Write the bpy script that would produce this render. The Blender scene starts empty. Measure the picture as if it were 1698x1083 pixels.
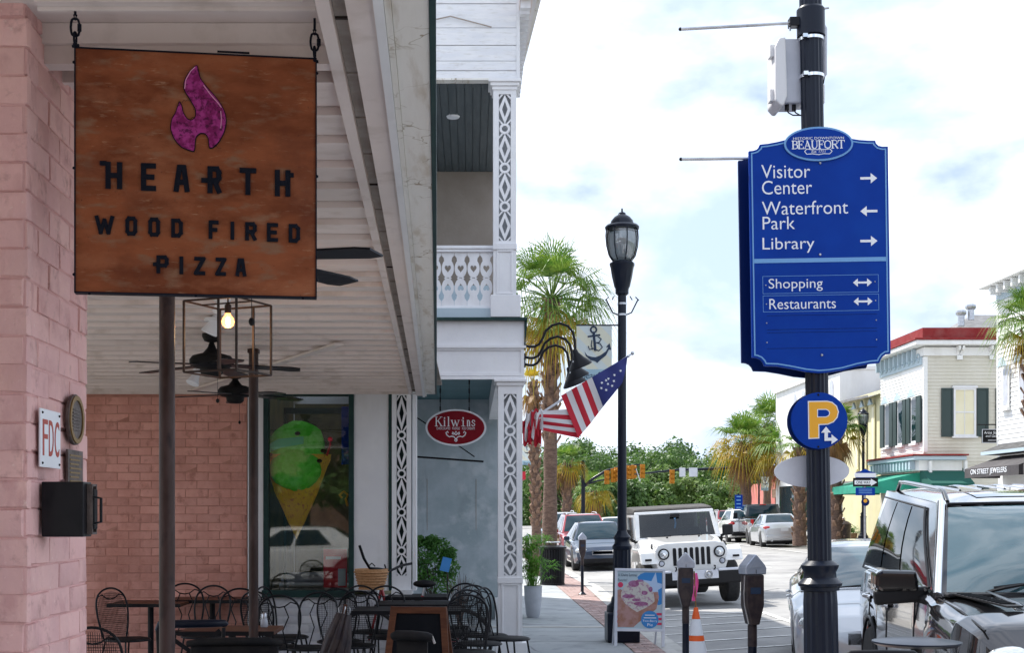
import bpy, math, random
from mathutils import Vector, Matrix, Euler
random.seed(7)
R = math.radians; PI = math.pi
scene = bpy.context.scene
# ---------------------------------------------------------------- camera, world, sun, exposure
FPX, VX, HY, EYE = 2200.0, 780.0, 850.0, 1.65
cam_d = bpy.data.cameras.new('camera'); cam = bpy.data.objects.new('camera', cam_d)
scene.collection.objects.link(cam); scene.camera = cam
cam.location = (0, 0, EYE); cam.rotation_euler = (PI/2, 0, 0)
cam_d.sensor_width = 36; cam_d.lens = FPX/1698*36
cam_d.shift_x = (849-VX)/1698; cam_d.shift_y = (HY-541.5)/1698
cam_d.clip_start = 0.1; cam_d.clip_end = 6000
KX, KY = 0.52, 0.55
SUN_EL = math.atan(1/math.hypot(KX, KY)); SUN_AZ = math.atan2(-KX, KY)   # from +Y towards +X
world = bpy.data.worlds.new('World'); scene.world = world; world.use_nodes = True
def make_world():
    nt = world.node_tree; N = nt.nodes; L = nt.links; N.clear()
    out = N.new('ShaderNodeOutputWorld'); bg = N.new('ShaderNodeBackground'); bg.inputs['Strength'].default_value = 0.10
    sky = N.new('ShaderNodeTexSky'); sky.sky_type = 'NISHITA'; sky.sun_disc = False
    sky.sun_elevation = SUN_EL; sky.sun_rotation = SUN_AZ; sky.dust_density = 2.0; sky.air_density = 1.0
    tc = N.new('ShaderNodeTexCoord'); mp = N.new('ShaderNodeMapping')
    mp.inputs['Scale'].default_value = (1, 1, 1.9); mp.inputs['Location'].default_value = (0.37, 0.2, 0.13)
    L.new(tc.outputs['Generated'], mp.inputs['Vector'])
    n1 = N.new('ShaderNodeTexNoise'); n1.inputs['Scale'].default_value = 4.2; n1.inputs['Detail'].default_value = 7
    n1.inputs['Roughness'].default_value = .52; n1.inputs['Distortion'].default_value = .25
    L.new(mp.outputs[0], n1.inputs['Vector'])
    r1 = N.new('ShaderNodeValToRGB'); r1.color_ramp.elements[0].position = .36; r1.color_ramp.elements[1].position = .52
    r1.color_ramp.elements[0].color = (0, 0, 0, 1); r1.color_ramp.elements[1].color = (1, 1, 1, 1)
    L.new(n1.outputs['Fac'], r1.inputs['Fac'])
    n2 = N.new('ShaderNodeTexNoise'); n2.inputs['Scale'].default_value = 9; n2.inputs['Detail'].default_value = 6
    L.new(mp.outputs[0], n2.inputs['Vector'])
    r2 = N.new('ShaderNodeValToRGB'); e = r2.color_ramp.elements
    e[0].position = .3; e[0].color = (4.0, 5.1, 6.8, 1); e[1].position = .56; e[1].color = (9.6, 10.3, 11.8, 1)
    L.new(n2.outputs['Fac'], r2.inputs['Fac'])
    # thin high veil keeps the open patches pale
    veil = N.new('ShaderNodeMixRGB'); veil.inputs['Fac'].default_value = .7; veil.inputs['Color2'].default_value = (5.7, 7.1, 8.9, 1)
    L.new(sky.outputs[0], veil.inputs['Color1'])
    mx = N.new('ShaderNodeMixRGB'); L.new(r1.outputs[0], mx.inputs['Fac']); L.new(veil.outputs[0], mx.inputs['Color1']); L.new(r2.outputs[0], mx.inputs['Color2'])
    L.new(mx.outputs[0], bg.inputs['Color']); L.new(bg.outputs[0], out.inputs['Surface'])
make_world()
sun_d = bpy.data.lights.new('sun', 'SUN'); sun = bpy.data.objects.new('sun', sun_d); scene.collection.objects.link(sun)
sun_d.energy = 4.8; sun_d.angle = R(.5); sun_d.color = (1, .95, .87)
sun.rotation_euler = Vector((-KX, KY, 1)).to_track_quat('Z', 'Y').to_euler(); sun.location = (0, 0, 30)
scene.view_settings.view_transform = 'Standard'; scene.view_settings.look = 'None'
scene.view_settings.gamma = 1; scene.view_settings.use_curve_mapping = False
scene.view_settings.exposure = 0.58
scene.render.engine = 'CYCLES'
try:
    scene.cycles.max_bounces = 8; scene.cycles.transparent_max_bounces = 12
except Exception: pass

# ---------------------------------------------------------------- helpers
def at(px, py, s):
    "point at scale s (pixels of the 1698 px photograph per metre)"
    return Vector(((px-VX)/s, FPX/s, EYE-(py-HY)/s))
def X_(px, s): return (px-VX)/s
def Z_(py, s): return EYE-(py-HY)/s
def road_z(x): return -.12+.029*(min(max(x, 2.6), 12)-2.6)

class MB:
    def __init__(self): self.v = []; self.f = []; self.mi = []; self.cur = 0
    def add(self, vs, fs, M=None):
        b = len(self.v)
        if M is not None: vs = [M @ Vector(p) for p in vs]
        self.v += [tuple(p) for p in vs]
        self.f += [tuple(i+b for i in f) for f in fs]; self.mi += [self.cur]*len(fs)
        return self
    def mat(self, i): self.cur = i; return self
    def box(self, x0, x1, y0, y1, z0, z1, M=None):
        return self.add([(x0,y0,z0),(x1,y0,z0),(x1,y1,z0),(x0,y1,z0),(x0,y0,z1),(x1,y0,z1),(x1,y1,z1),(x0,y1,z1)],
            [(0,3,2,1),(4,5,6,7),(0,1,5,4),(1,2,6,5),(2,3,7,6),(3,0,4,7)], M)
    def cbox(self, c, d, M=None):
        return self.box(c[0]-d[0]/2, c[0]+d[0]/2, c[1]-d[1]/2, c[1]+d[1]/2, c[2]-d[2]/2, c[2]+d[2]/2, M)
    def bar(self, a, b, w, d, up=(0,1,0)):
        "rectangular bar from a to b: d along 'up', w across"
        a = Vector(a); b = Vector(b); t = (b-a).normalized(); u = Vector(up); u = (u-t*u.dot(t)).normalized(); s = t.cross(u)
        vs = [p+s*i*w/2+u*j*d/2 for p in (a, b) for i, j in ((-1,-1),(1,-1),(1,1),(-1,1))]
        return self.add(vs, [(0,1,2,3),(7,6,5,4),(0,4,5,1),(1,5,6,2),(2,6,7,3),(3,7,4,0)])
    def tube(self, pts, r, n=8, closed=False, cap=True):
        pts = [Vector(p) for p in pts]; m = len(pts); rs = r if isinstance(r, (list, tuple)) else [r]*m
        vs = []; prev = None
        for i, p in enumerate(pts):
            if closed: t = pts[(i+1) % m]-pts[i-1]
            else: t = pts[min(i+1, m-1)]-pts[max(i-1, 0)]
            if t.length < 1e-9: t = Vector((0,0,1))
            t.normalize()
            if prev is None:
                u = t.orthogonal().normalized()
            else:
                u = prev-t*prev.dot(t); u = u.normalized() if u.length > 1e-6 else t.orthogonal().normalized()
            prev = u; w = t.cross(u)
            for k in range(n):
                a = 2*PI*k/n; vs.append(p+(u*math.cos(a)+w*math.sin(a))*rs[i])
        fs = []
        for i in range(m if closed else m-1):
            j = (i+1) % m
            for k in range(n):
                k2 = (k+1) % n; fs.append((i*n+k, i*n+k2, j*n+k2, j*n+k))
        if not closed and cap: fs += [tuple(range(n))[::-1], tuple((m-1)*n+k for k in range(n))]
        return self.add(vs, fs)
    def cyl(self, a, b, r, n=16, r2=None): return self.tube([a, b], [r, r if r2 is None else r2], n)
    def lathe(self, prof, n=24, c=(0,0,0), flute=0, M=None):
        vs = []; c = Vector(c)
        for r, z in prof:
            for k in range(n):
                a = 2*PI*k/n; rr = r*(1-flute*(k % 2)); vs.append((c.x+rr*math.cos(a), c.y+rr*math.sin(a), c.z+z))
        fs = [(i*n+k, i*n+(k+1) % n, (i+1)*n+(k+1) % n, (i+1)*n+k) for i in range(len(prof)-1) for k in range(n)]
        fs += [tuple(range(n))[::-1], tuple((len(prof)-1)*n+k for k in range(n))]
        return self.add(vs, fs, M)
    def prism(self, poly, y0, y1, M=None):
        "poly in XZ, extruded along Y"
        n = len(poly); ar = sum(poly[i][0]*poly[(i+1) % n][1]-poly[(i+1) % n][0]*poly[i][1] for i in range(n))
        if ar < 0: poly = poly[::-1]
        vs = [(x, y0, z) for x, z in poly]+[(x, y1, z) for x, z in poly]
        fs = [tuple(range(n)), tuple(range(2*n-1, n-1, -1))]+[(i, i+n, (i+1) % n+n, (i+1) % n) for i in range(n)]
        return self.add(vs, fs, M)
    def ring(self, outer, inner, y0, y1, M=None):
        n = len(outer)
        vs = [(x, y0, z) for x, z in outer]+[(x, y0, z) for x, z in inner]+[(x, y1, z) for x, z in outer]+[(x, y1, z) for x, z in inner]
        fs = []
        for i in range(n):
            j = (i+1) % n
            fs += [(i, j, n+j, n+i), (2*n+j, 2*n+i, 3*n+i, 3*n+j), (i, 2*n+i, 2*n+j, j), (n+j, 3*n+j, 3*n+i, n+i)]
        return self.add(vs, fs, M)
    def ball(self, c, r, n=16, m=10):
        c = Vector(c); r = r if isinstance(r, (tuple, list)) else (r, r, r)
        vs = [(c.x+r[0]*math.sin(PI*i/m)*math.cos(2*PI*k/n), c.y+r[1]*math.sin(PI*i/m)*math.sin(2*PI*k/n), c.z+r[2]*math.cos(PI*i/m)) for i in range(m+1) for k in range(n)]
        fs = [(i*n+k, (i+1)*n+k, (i+1)*n+(k+1) % n, i*n+(k+1) % n) for i in range(m) for k in range(n)]
        return self.add(vs, fs)
    def grid(self, F, nu, nv, flip=False):
        vs = [F(i/nu, j/nv) for j in range(nv+1) for i in range(nu+1)]
        fs = [(j*(nu+1)+i, j*(nu+1)+i+1, (j+1)*(nu+1)+i+1, (j+1)*(nu+1)+i) for j in range(nv) for i in range(nu)]
        if flip: fs = [f[::-1] for f in fs]
        return self.add(vs, fs)
    def mesh(self, name, mats, smooth=None):
        me = bpy.data.meshes.new(name); me.from_pydata(self.v, [], self.f)
        for m in (mats if isinstance(mats, (list, tuple)) else [mats]): me.materials.append(m)
        if any(self.mi): me.polygons.foreach_set('material_index', self.mi)
        if smooth is not None:
            me.shade_smooth()
            try: me.set_sharp_from_angle(angle=R(smooth))
            except Exception: pass
        me.update(); return me
    def build(self, name, mats, parent=None, smooth=None, world=True, bevel=None, kind=None, label=None, loc=None):
        "world=True: the vertices are world coordinates; they are moved into the parent's frame"
        if parent is not None and world:
            o_ = wloc(parent); self.v = [(x-o_[0], y-o_[1], z-o_[2]) for x, y, z in self.v]
        o = bpy.data.objects.new(name, self.mesh(name, mats, smooth)); scene.collection.objects.link(o)
        if parent is not None: o.parent = parent
        if bevel:
            b = o.modifiers.new('bevel', 'BEVEL'); b.width = bevel; b.segments = 2; b.limit_method = 'ANGLE'; b.angle_limit = R(35)
            try: b.harden_normals = False
            except Exception: pass
        if kind: o['kind'] = kind
        if label: o['label'] = label
        return o
def wloc(o):
    v = Vector((0, 0, 0))
    while o is not None: v = v+o.location; o = o.parent
    return v
def thing(name, label, cat, loc=(0,0,0), rot=0, group=None):
    o = bpy.data.objects.new(name, None); scene.collection.objects.link(o); o.location = loc
    o.rotation_euler = rot if isinstance(rot, tuple) else (0, 0, rot)
    o.empty_display_size = .2
    o['label'] = label; o['category'] = cat
    if group: o['group'] = group
    return o
def tag(o, label, cat, group=None):
    o['label'] = label; o['category'] = cat
    if group: o['group'] = group
    return o
def struct(name, mb, m, smooth=None, parent=None):
    o = mb.build(name, m, parent, smooth, world=False)
    if parent is None: o['kind'] = 'structure'
    return o
def copy_obj(o, parent=None):
    c = o.copy(); scene.collection.objects.link(c)
    if parent is not None: c.parent = parent
    for ch in list(o.children): copy_obj(ch, c)
    return c
def dup(o, loc, rot, label, group=None, scale=None):
    c = copy_obj(o); c.location = loc; c.rotation_euler = rot if isinstance(rot, tuple) else (0, 0, rot); c['label'] = label
    if group: c['group'] = group
    if scale: c.scale = (scale,)*3
    return c
def arc(cx, cz, rx, rz, a0, a1, n): return [(cx+rx*math.cos(R(a0+(a1-a0)*i/n)), cz+rz*math.sin(R(a0+(a1-a0)*i/n))) for i in range(n+1)]
def inset(poly, d):
    n = len(poly); ar = sum(poly[i][0]*poly[(i+1) % n][1]-poly[(i+1) % n][0]*poly[i][1] for i in range(n)); sg = 1 if ar > 0 else -1
    out = []
    for i in range(n):
        p0, p, p1 = Vector(poly[i-1]), Vector(poly[i]), Vector(poly[(i+1) % n])
        a = (p-p0); b = (p1-p)
        a = a.normalized() if a.length > 1e-9 else b.normalized(); b = b.normalized() if b.length > 1e-9 else a
        nn = Vector((-a.y-b.y, a.x+b.x))
        if nn.length < 1e-6: nn = Vector((-a.y, a.x))
        nn.normalize(); k = max(.5, nn.dot(Vector((-a.y, a.x)))); q = p+nn*sg*d/k; out.append((q.x, q.y))
    return out

# ---------------------------------------------------------------- materials
def mat(name, col, rough=.6, metal=0, col2=None, scale=6, detail=5, mixpos=(.4, .62), bump=0, bscale=30, spec=.5, coat=0, emit=None, estr=0, third=None, stretch=(1,1,1), pr=.0, sub=0):
    m = bpy.data.materials.new(name); m.use_nodes = True; nt = m.node_tree; N = nt.nodes; L = nt.links
    b = N['Principled BSDF']; b.inputs['Base Color'].default_value = (*col, 1); b.inputs['Roughness'].default_value = rough
    b.inputs['Metallic'].default_value = metal; b.inputs['Specular IOR Level'].default_value = spec; b.inputs['Coat Weight'].default_value = coat
    b.inputs['Coat Roughness'].default_value = .03
    tc = N.new('ShaderNodeTexCoord'); mp = N.new('ShaderNodeMapping'); mp.inputs['Scale'].default_value = stretch; L.new(tc.outputs['Object'], mp.inputs['Vector'])
    oi = N.new('ShaderNodeObjectInfo')
    ad = N.new('ShaderNodeVectorMath'); ad.operation = 'ADD'; sc = N.new('ShaderNodeVectorMath'); sc.operation = 'SCALE'
    cb = N.new('ShaderNodeCombineXYZ')
    for i in range(3): L.new(oi.outputs['Random'], cb.inputs[i])
    sc.inputs['Scale'].default_value = 40; L.new(cb.outputs[0], sc.inputs[0]); L.new(mp.outputs[0], ad.inputs[0]); L.new(sc.outputs[0], ad.inputs[1])
    vec = ad.outputs[0]; colout = None
    if col2 is not None:
        n = N.new('ShaderNodeTexNoise'); n.inputs['Scale'].default_value = scale; n.inputs['Detail'].default_value = detail; n.inputs['Roughness'].default_value = .6; L.new(vec, n.inputs['Vector'])
        r = N.new('ShaderNodeValToRGB'); r.color_ramp.elements[0].position = mixpos[0]; r.color_ramp.elements[1].position = mixpos[1]
        r.color_ramp.elements[0].color = (*col, 1); r.color_ramp.elements[1].color = (*col2, 1)
        L.new(n.outputs['Fac'], r.inputs['Fac']); colout = r.outputs[0]
        if third is not None:
            n3 = N.new('ShaderNodeTexNoise'); n3.inputs['Scale'].default_value = scale*2.7; n3.inputs['Detail'].default_value = 8; L.new(vec, n3.inputs['Vector'])
            r3 = N.new('ShaderNodeValToRGB'); r3.color_ramp.elements[0].position = .55; r3.color_ramp.elements[1].position = .68; L.new(n3.outputs['Fac'], r3.inputs['Fac'])
            mx = N.new('ShaderNodeMixRGB'); L.new(r3.outputs[0], mx.inputs['Fac']); L.new(colout, mx.inputs['Color1']); mx.inputs['Color2'].default_value = (*third, 1); colout = mx.outputs[0]
        if pr:
            rr = N.new('ShaderNodeMapRange'); rr.inputs['To Min'].default_value = max(.02, rough-pr); rr.inputs['To Max'].default_value = min(1, rough+pr)
            L.new(n.outputs['Fac'], rr.inputs['Value']); L.new(rr.outputs[0], b.inputs['Roughness'])
    if sub:   # brightness varies from object to object
        hs = N.new('ShaderNodeHueSaturation'); mr = N.new('ShaderNodeMapRange'); mr.inputs['To Min'].default_value = 1-sub; mr.inputs['To Max'].default_value = 1+sub
        L.new(oi.outputs['Random'], mr.inputs['Value']); L.new(mr.outputs[0], hs.inputs['Value'])
        if colout is not None: L.new(colout, hs.inputs['Color'])
        else: hs.inputs['Color'].default_value = (*col, 1)
        colout = hs.outputs[0]
    if colout is not None: L.new(colout, b.inputs['Base Color'])
    if bump:
        n2 = N.new('ShaderNodeTexNoise'); n2.inputs['Scale'].default_value = bscale; n2.inputs['Detail'].default_value = 8; L.new(vec, n2.inputs['Vector'])
        bp = N.new('ShaderNodeBump'); bp.inputs['Strength'].default_value = 1; bp.inputs['Distance'].default_value = bump; L.new(n2.outputs['Fac'], bp.inputs['Height']); L.new(bp.outputs[0], b.inputs['Normal'])
    if emit: b.inputs['Emission Color'].default_value = (*emit, 1); b.inputs['Emission Strength'].default_value = estr
    return m
def leaf_mat(name, c1, c2, trans=.35, scale=1.5):
    m = mat(name, c1, .55, col2=c2, scale=scale, mixpos=(.35, .65), detail=3); nt = m.node_tree; N = nt.nodes; L = nt.links
    b = N['Principled BSDF']; tr = N.new('ShaderNodeBsdfTranslucent'); mx = N.new('ShaderNodeMixShader'); mx.inputs[0].default_value = trans
    src = b.inputs['Base Color'].links[0].from_socket; L.new(src, tr.inputs['Color']); L.new(b.outputs[0], mx.inputs[1]); L.new(tr.outputs[0], mx.inputs[2])
    L.new(mx.outputs[0], N['Material Output'].inputs['Surface']); return m
def glass_mat(name, tint=(.94, .97, .97), refl=.02):
    m = bpy.data.materials.new(name); m.use_nodes = True; nt = m.node_tree; N = nt.nodes; L = nt.links; N.remove(N['Principled BSDF'])
    g = N.new('ShaderNodeBsdfGlossy'); g.inputs['Roughness'].default_value = .02; t = N.new('ShaderNodeBsdfTransparent'); t.inputs['Color'].default_value = (*tint, 1)
    lw = N.new('ShaderNodeFresnel'); lw.inputs['IOR'].default_value = 1.5
    ad = N.new('ShaderNodeMath'); ad.operation = 'ADD'; ad.use_clamp = True; ad.inputs[1].default_value = refl; L.new(lw.outputs[0], ad.inputs[0])
    mx = N.new('ShaderNodeMixShader'); L.new(ad.outputs[0], mx.inputs[0]); L.new(t.outputs[0], mx.inputs[1]); L.new(g.outputs[0], mx.inputs[2]); L.new(mx.outputs[0], N['Material Output'].inputs['Surface'])
    return m
M = {}
M['pink'] = mat('pink_paint', (.72, .43, .41), .75, col2=(.77, .48, .44), scale=4, bump=.008, bscale=22, sub=.035, third=(.63, .36, .34), spec=.2)
M['pink_dark'] = mat('pink_brick_paint', (.66, .33, .27), .8, col2=(.72, .375, .31), scale=5, bump=.007, bscale=28, sub=.07, spec=.2)
M['pink_joint'] = mat('pink_mortar', (.70, .42, .40), .85, col2=(.62, .36, .34), scale=12, bump=.004, bscale=80)
M['joint_dark'] = mat('pink_mortar_dark', (.50, .24, .18), .85, col2=(.40, .18, .135), scale=12, bump=.004, bscale=80)
M['whitebrick'] = mat('white_painted_brick', (.6, .61, .66), .7, col2=(.68, .69, .72), scale=5, bump=.003, bscale=50, sub=.05)
M['soffit'] = mat('soffit_paint', (.72, .63, .59), .55, col2=(.77, .68, .64), scale=2, bump=.0008, bscale=30, sub=.05, third=(.62, .53, .48))
M['cream'] = mat('cream_fascia', (.72, .69, .64), .65, col2=(.77, .75, .71), scale=2.2, bump=.002, bscale=25, third=(.58, .52, .44), stretch=(3, .5, 3))
M['brownstrip'] = mat('weathered_board', (.30, .25, .21), .8, col2=(.38, .33, .29), scale=9, bump=.002, bscale=40)
M['white'] = mat('white_paint', (.70, .70, .72), .5, col2=(.76, .76, .77), scale=2, bump=.0012, bscale=30, third=(.71, .71, .715))
M['whitewood'] = mat('white_wood', (.72, .73, .76), .55, col2=(.80, .80, .81), scale=3, bump=.002, bscale=35, third=(.68, .675, .67), stretch=(1, 1, 6))
M['black'] = mat('black_metal', (.006, .007, .010), .34, col2=(.011, .011, .014), scale=8, pr=.08, spec=.22)
M['blackmatte'] = mat('black_matte', (.009, .009, .011), .6, col2=(.018, .017, .017), scale=10, spec=.15)
M['darkgreen'] = mat('dark_green_paint', (.012, .035, .035), .4, col2=(.018, .05, .045), scale=6, spec=.2)
M['pole'] = mat('blue_black_pole', (.006, .010, .022), .3, col2=(.007, .011, .024), scale=5, pr=.06, spec=.28)
M['pipe'] = mat('rusty_brown_pipe', (.035, .018, .014), .45, col2=(.07, .042, .038), scale=7, bump=.001, bscale=40, third=(.03, .018, .018), stretch=(1, 1, .4), spec=.25)
M['rust'] = mat('rusted_steel', (.17, .046, .018), .62, col2=(.29, .088, .036), scale=6.5, detail=14, mixpos=(.38, .62), third=(.24, .12, .07), bump=.0007, bscale=50, stretch=(.7, 1, 1.8), spec=.15)
M['signletter'] = mat('dark_letter', (.006, .008, .016), .5, spec=.12)
M['flame'] = mat('magenta_flame', (.20, .010, .10), .45, col2=(.38, .04, .23), scale=34, mixpos=(.42, .56), third=(.14, .008, .07), spec=.2)
M['flamehi'] = mat('magenta_highlight', (.72, .32, .5), .5)
M['blue'] = mat('sign_blue', (.001, .034, .27), .42, col2=(.002, .042, .31), scale=3, spec=.12)
M['blueedge'] = mat('sign_blue_edge', (.002, .014, .09), .4, spec=.12)
M['ltblue'] = mat('sign_light_blue', (.14, .33, .62), .4)
M['signwhite'] = mat('sign_white', (.78, .8, .84), .4)
M['yellow'] = mat('sign_yellow', (.78, .37, .02), .4)
M['platewhite'] = mat('aluminium_plate', (.62, .64, .72), .4, col2=(.68, .70, .76), scale=3)
M['steel'] = mat('steel', (.55, .56, .58), .3, metal=.9, col2=(.42, .43, .46), scale=12)
M['chrome'] = mat('chrome', (.82, .83, .85), .08, metal=1)
M['grey'] = mat('grey_plastic', (.42, .44, .5), .45, col2=(.5, .52, .58), scale=4)
M['ltgrey'] = mat('light_grey_plastic', (.7, .7, .71), .5)
M['meterhead'] = mat('meter_cap', (.42, .46, .55), .35, metal=.5, col2=(.5, .53, .6), scale=10)
M['meterbody'] = mat('meter_body', (.03, .022, .026), .4, col2=(.06, .043, .04), scale=12, pr=.1, spec=.3)
M['asphalt'] = mat('asphalt', (.27, .265, .26), .85, col2=(.34, .335, .33), scale=.6, bump=.004, bscale=60, third=(.24, .235, .235))
M['concrete'] = mat('sidewalk_concrete', (.30, .32, .335), .85, col2=(.38, .40, .41), scale=1.3, bump=.002, bscale=40, third=(.25, .27, .28), sub=.06)
M['kerb'] = mat('kerb_concrete', (.38, .37, .35), .85, col2=(.46, .45, .43), scale=2, bump=.003, bscale=40)
M['paver'] = mat('brick_paver', (.33, .21, .19), .85, col2=(.43, .33, .31), scale=7, bump=.003, bscale=60, sub=.3)
M['sand'] = mat('joint_sand', (.30, .27, .25), .95, col2=(.36, .33, .31), scale=10)
M['roadpaint'] = mat('road_paint', (.72, .72, .7), .7, col2=(.55, .55, .54), scale=5, bump=.001)
M['earth'] = mat('verge', (.07, .09, .035), .95, col2=(.14, .14, .08), scale=.4)
M['greywall'] = mat('grey_stucco', (.30, .36, .38), .8, col2=(.42, .47, .50), scale=1.3, detail=9, bump=.002, bscale=30, third=(.47, .51, .53))
M['teal'] = mat('teal_ceiling', (.055, .13, .15), .6, col2=(.075, .16, .18), scale=2)
M['slateceil'] = mat('dark_porch_ceiling', (.055, .075, .085), .6, col2=(.08, .10, .11), scale=3, stretch=(4, .6, 1))
M['tan'] = mat('tan_stucco', (.30, .255, .215), .8, col2=(.36, .31, .27), scale=1.6, bump=.002)
M['glass'] = glass_mat('window_glass')
M['clear'] = glass_mat('lamp_glass', (.86, .9, .92), .12)
M['carglass'] = mat('car_glass', (.006, .024, .034), .03, spec=.42)
M['darkglass'] = mat('dark_tinted_glass', (.004, .006, .008), .03, spec=.16); M['suvglass'] = mat('suv_glass', (.03, .07, .085), .02, spec=1.0, coat=1)
M['tyre'] = mat('tyre', (.018, .018, .02), .8, col2=(.03, .03, .03), scale=20)
M['rubber'] = mat('black_plastic', (.012, .012, .014), .5, spec=.25)
M['bark'] = mat('palm_bark', (.10, .06, .045), .9, col2=(.18, .115, .085), scale=9, bump=.02, bscale=14, third=(.09, .055, .04), stretch=(1, 1, 2.5))
M['boot'] = mat('palm_boot', (.15, .085, .055), .9, col2=(.27, .17, .115), scale=9, bump=.008, bscale=30)
M['oakbark'] = mat('oak_bark', (.09, .07, .055), .95, col2=(.13, .11, .09), scale=6, bump=.02, bscale=12)
M['palm'] = leaf_mat('palm_green', (.045, .14, .012), (.21, .31, .045), .35, 4)
M['palmy'] = leaf_mat('palm_yellow', (.45, .27, .012), (.28, .27, .02), .4, 2)
M['palmd'] = leaf_mat('palm_dead', (.30, .15, .04), (.20, .11, .045), .3, 2)
M['oak'] = leaf_mat('oak_leaf', (.028, .08, .013), (.12, .215, .045), .35, .45)
M['oak2'] = leaf_mat('oak_leaf_pale', (.08, .16, .03), (.17, .25, .06), .4, .5)
M['bush'] = leaf_mat('bush_leaf', (.035, .14, .015), (.08, .22, .03), .35, 6)
M['reed'] = leaf_mat('reed_leaf', (.12, .36, .04), (.26, .46, .07), .45, 4)
M['pot'] = mat('grey_pot', (.36, .38, .42), .6, col2=(.42, .44, .48), scale=6, bump=.001)
M['wood'] = mat('dark_wood', (.075, .026, .014), .5, col2=(.12, .045, .022), scale=4, stretch=(1, 1, 8), spec=.2)
M['board'] = mat('chalkboard', (.010, .012, .017), .6, col2=(.016, .018, .024), scale=4, spec=.15)
M['wicker'] = mat('wicker', (.38, .19, .08), .7, col2=(.5, .28, .13), scale=40, bump=.003, bscale=90)
M['redflag'] = mat('flag_red', (.48, .012, .03), .8)
M['whiteflag'] = mat('flag_white', (.68, .66, .68), .8)
M['blueflag'] = mat('flag_blue', (.022, .03, .16), .8)
M['orange'] = mat('cone_orange', (.85, .12, .015), .45)
M['pinkflag'] = mat('pink_ribbon', (.85, .12, .36), .6)
M['signal'] = mat('signal_yellow', (.42, .165, .015), .6, spec=.2)
M['clap'] = mat('cream_clapboard', (.60, .57, .48), .6, col2=(.65, .62, .54), scale=1, bump=.001)
M['clapw'] = mat('white_clapboard', (.78, .78, .77), .55, col2=(.82, .82, .81), scale=1)
M['redroof'] = mat('red_parapet', (.22, .018, .018), .6, col2=(.26, .03, .03), scale=2, spec=.2)
M['shutter'] = mat('dark_shutter', (.022, .045, .045), .5)
M['blind'] = mat('window_blind', (.72, .66, .46), .7, col2=(.78, .73, .55), scale=.8)
M['awning'] = mat('green_awning', (.01, .26, .17), .75, col2=(.02, .30, .20), scale=2)
M['blackawn'] = mat('charcoal_awning', (.045, .04, .045), .8, col2=(.06, .055, .058), scale=2)
M['roofgrey'] = mat('grey_shingle', (.16, .16, .165), .85, col2=(.22, .22, .225), scale=4, bump=.01, bscale=8)
M['yellowwall'] = mat('pale_yellow_wall', (.66, .60, .36), .7, col2=(.70, .65, .42), scale=1)
M['paleblue'] = mat('blue_grey_trim', (.42, .52, .58), .6)
M['maroon'] = mat('maroon_sign', (.20, .004, .012), .4, col2=(.24, .006, .016), scale=3, spec=.12)
M['bulb'] = mat('bulb_glow', (1, .5, .2), .3, emit=(1, .42, .14), estr=6)
M['filament'] = mat('filament_glow', (1, .85, .6), .3, emit=(1, .8, .5), estr=40)
M['bronze'] = mat('bronze_plaque', (.08, .06, .055), .5, metal=.4, col2=(.14, .11, .10), scale=30, bump=.002, bscale=60)
M['brass'] = mat('aged_brass', (.25, .16, .06), .5, metal=.5)
M['fdcred'] = mat('sign_red', (.42, .07, .05), .6)
M['towel'] = mat('pale_towel', (.50, .52, .62), .9)
M['scoop'] = mat('mint_scoop', (.10, .78, .03), .6, col2=(.2, .88, .10), scale=14, bump=.01, bscale=30)
M['cone'] = mat('waffle_cone', (.88, .55, .03), .7, col2=(.85, .45, .05), scale=9, third=(.6, .22, .06))
M['choc'] = mat('chocolate', (.05, .02, .012), .6)
M['shopred'] = mat('shop_red', (.55, .01, .03), .5)
M['shopdark'] = mat('shop_interior', (.05, .10, .10), .8, col2=(.10, .13, .11), scale=1)
M['shopolive'] = mat('shop_olive', (.16, .14, .05), .8, col2=(.07, .08, .04), scale=3)
M['taill'] = mat('tail_light', (.5, .01, .01), .2, coat=1)
M['lampglass'] = mat('headlight_glass', (.55, .58, .6), .08, spec=1, coat=1, metal=.5)
M['plate'] = mat('licence_plate', (.6, .62, .66), .4)
def paint(name, c, metal=.0, rough=.3): return mat(name, c, rough, metal=metal, coat=1, spec=.5)
M['pwhite'] = paint('car_white', (.78, .78, .77)); M['psilver'] = paint('car_silver', (.50, .52, .55), .6)
M['pblack'] = paint('car_graphite', (.022, .022, .026), .55, .10); M['pblue'] = paint('car_blue', (.008, .024, .055), .3)
M['pred'] = paint('car_red', (.30, .012, .02), .3); M['pdark'] = paint('car_dark', (.025, .03, .035), .4)
M['frost'] = leaf_mat('frosted_glass', (.85, .87, .88), (.8, .82, .84), .5, 2); M['darkawn'] = mat('dark_awning', (.004, .085, .065), .8)
M['softtop'] = mat('soft_top', (.055, .052, .05), .9, col2=(.075, .07, .068), scale=10)

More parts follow.
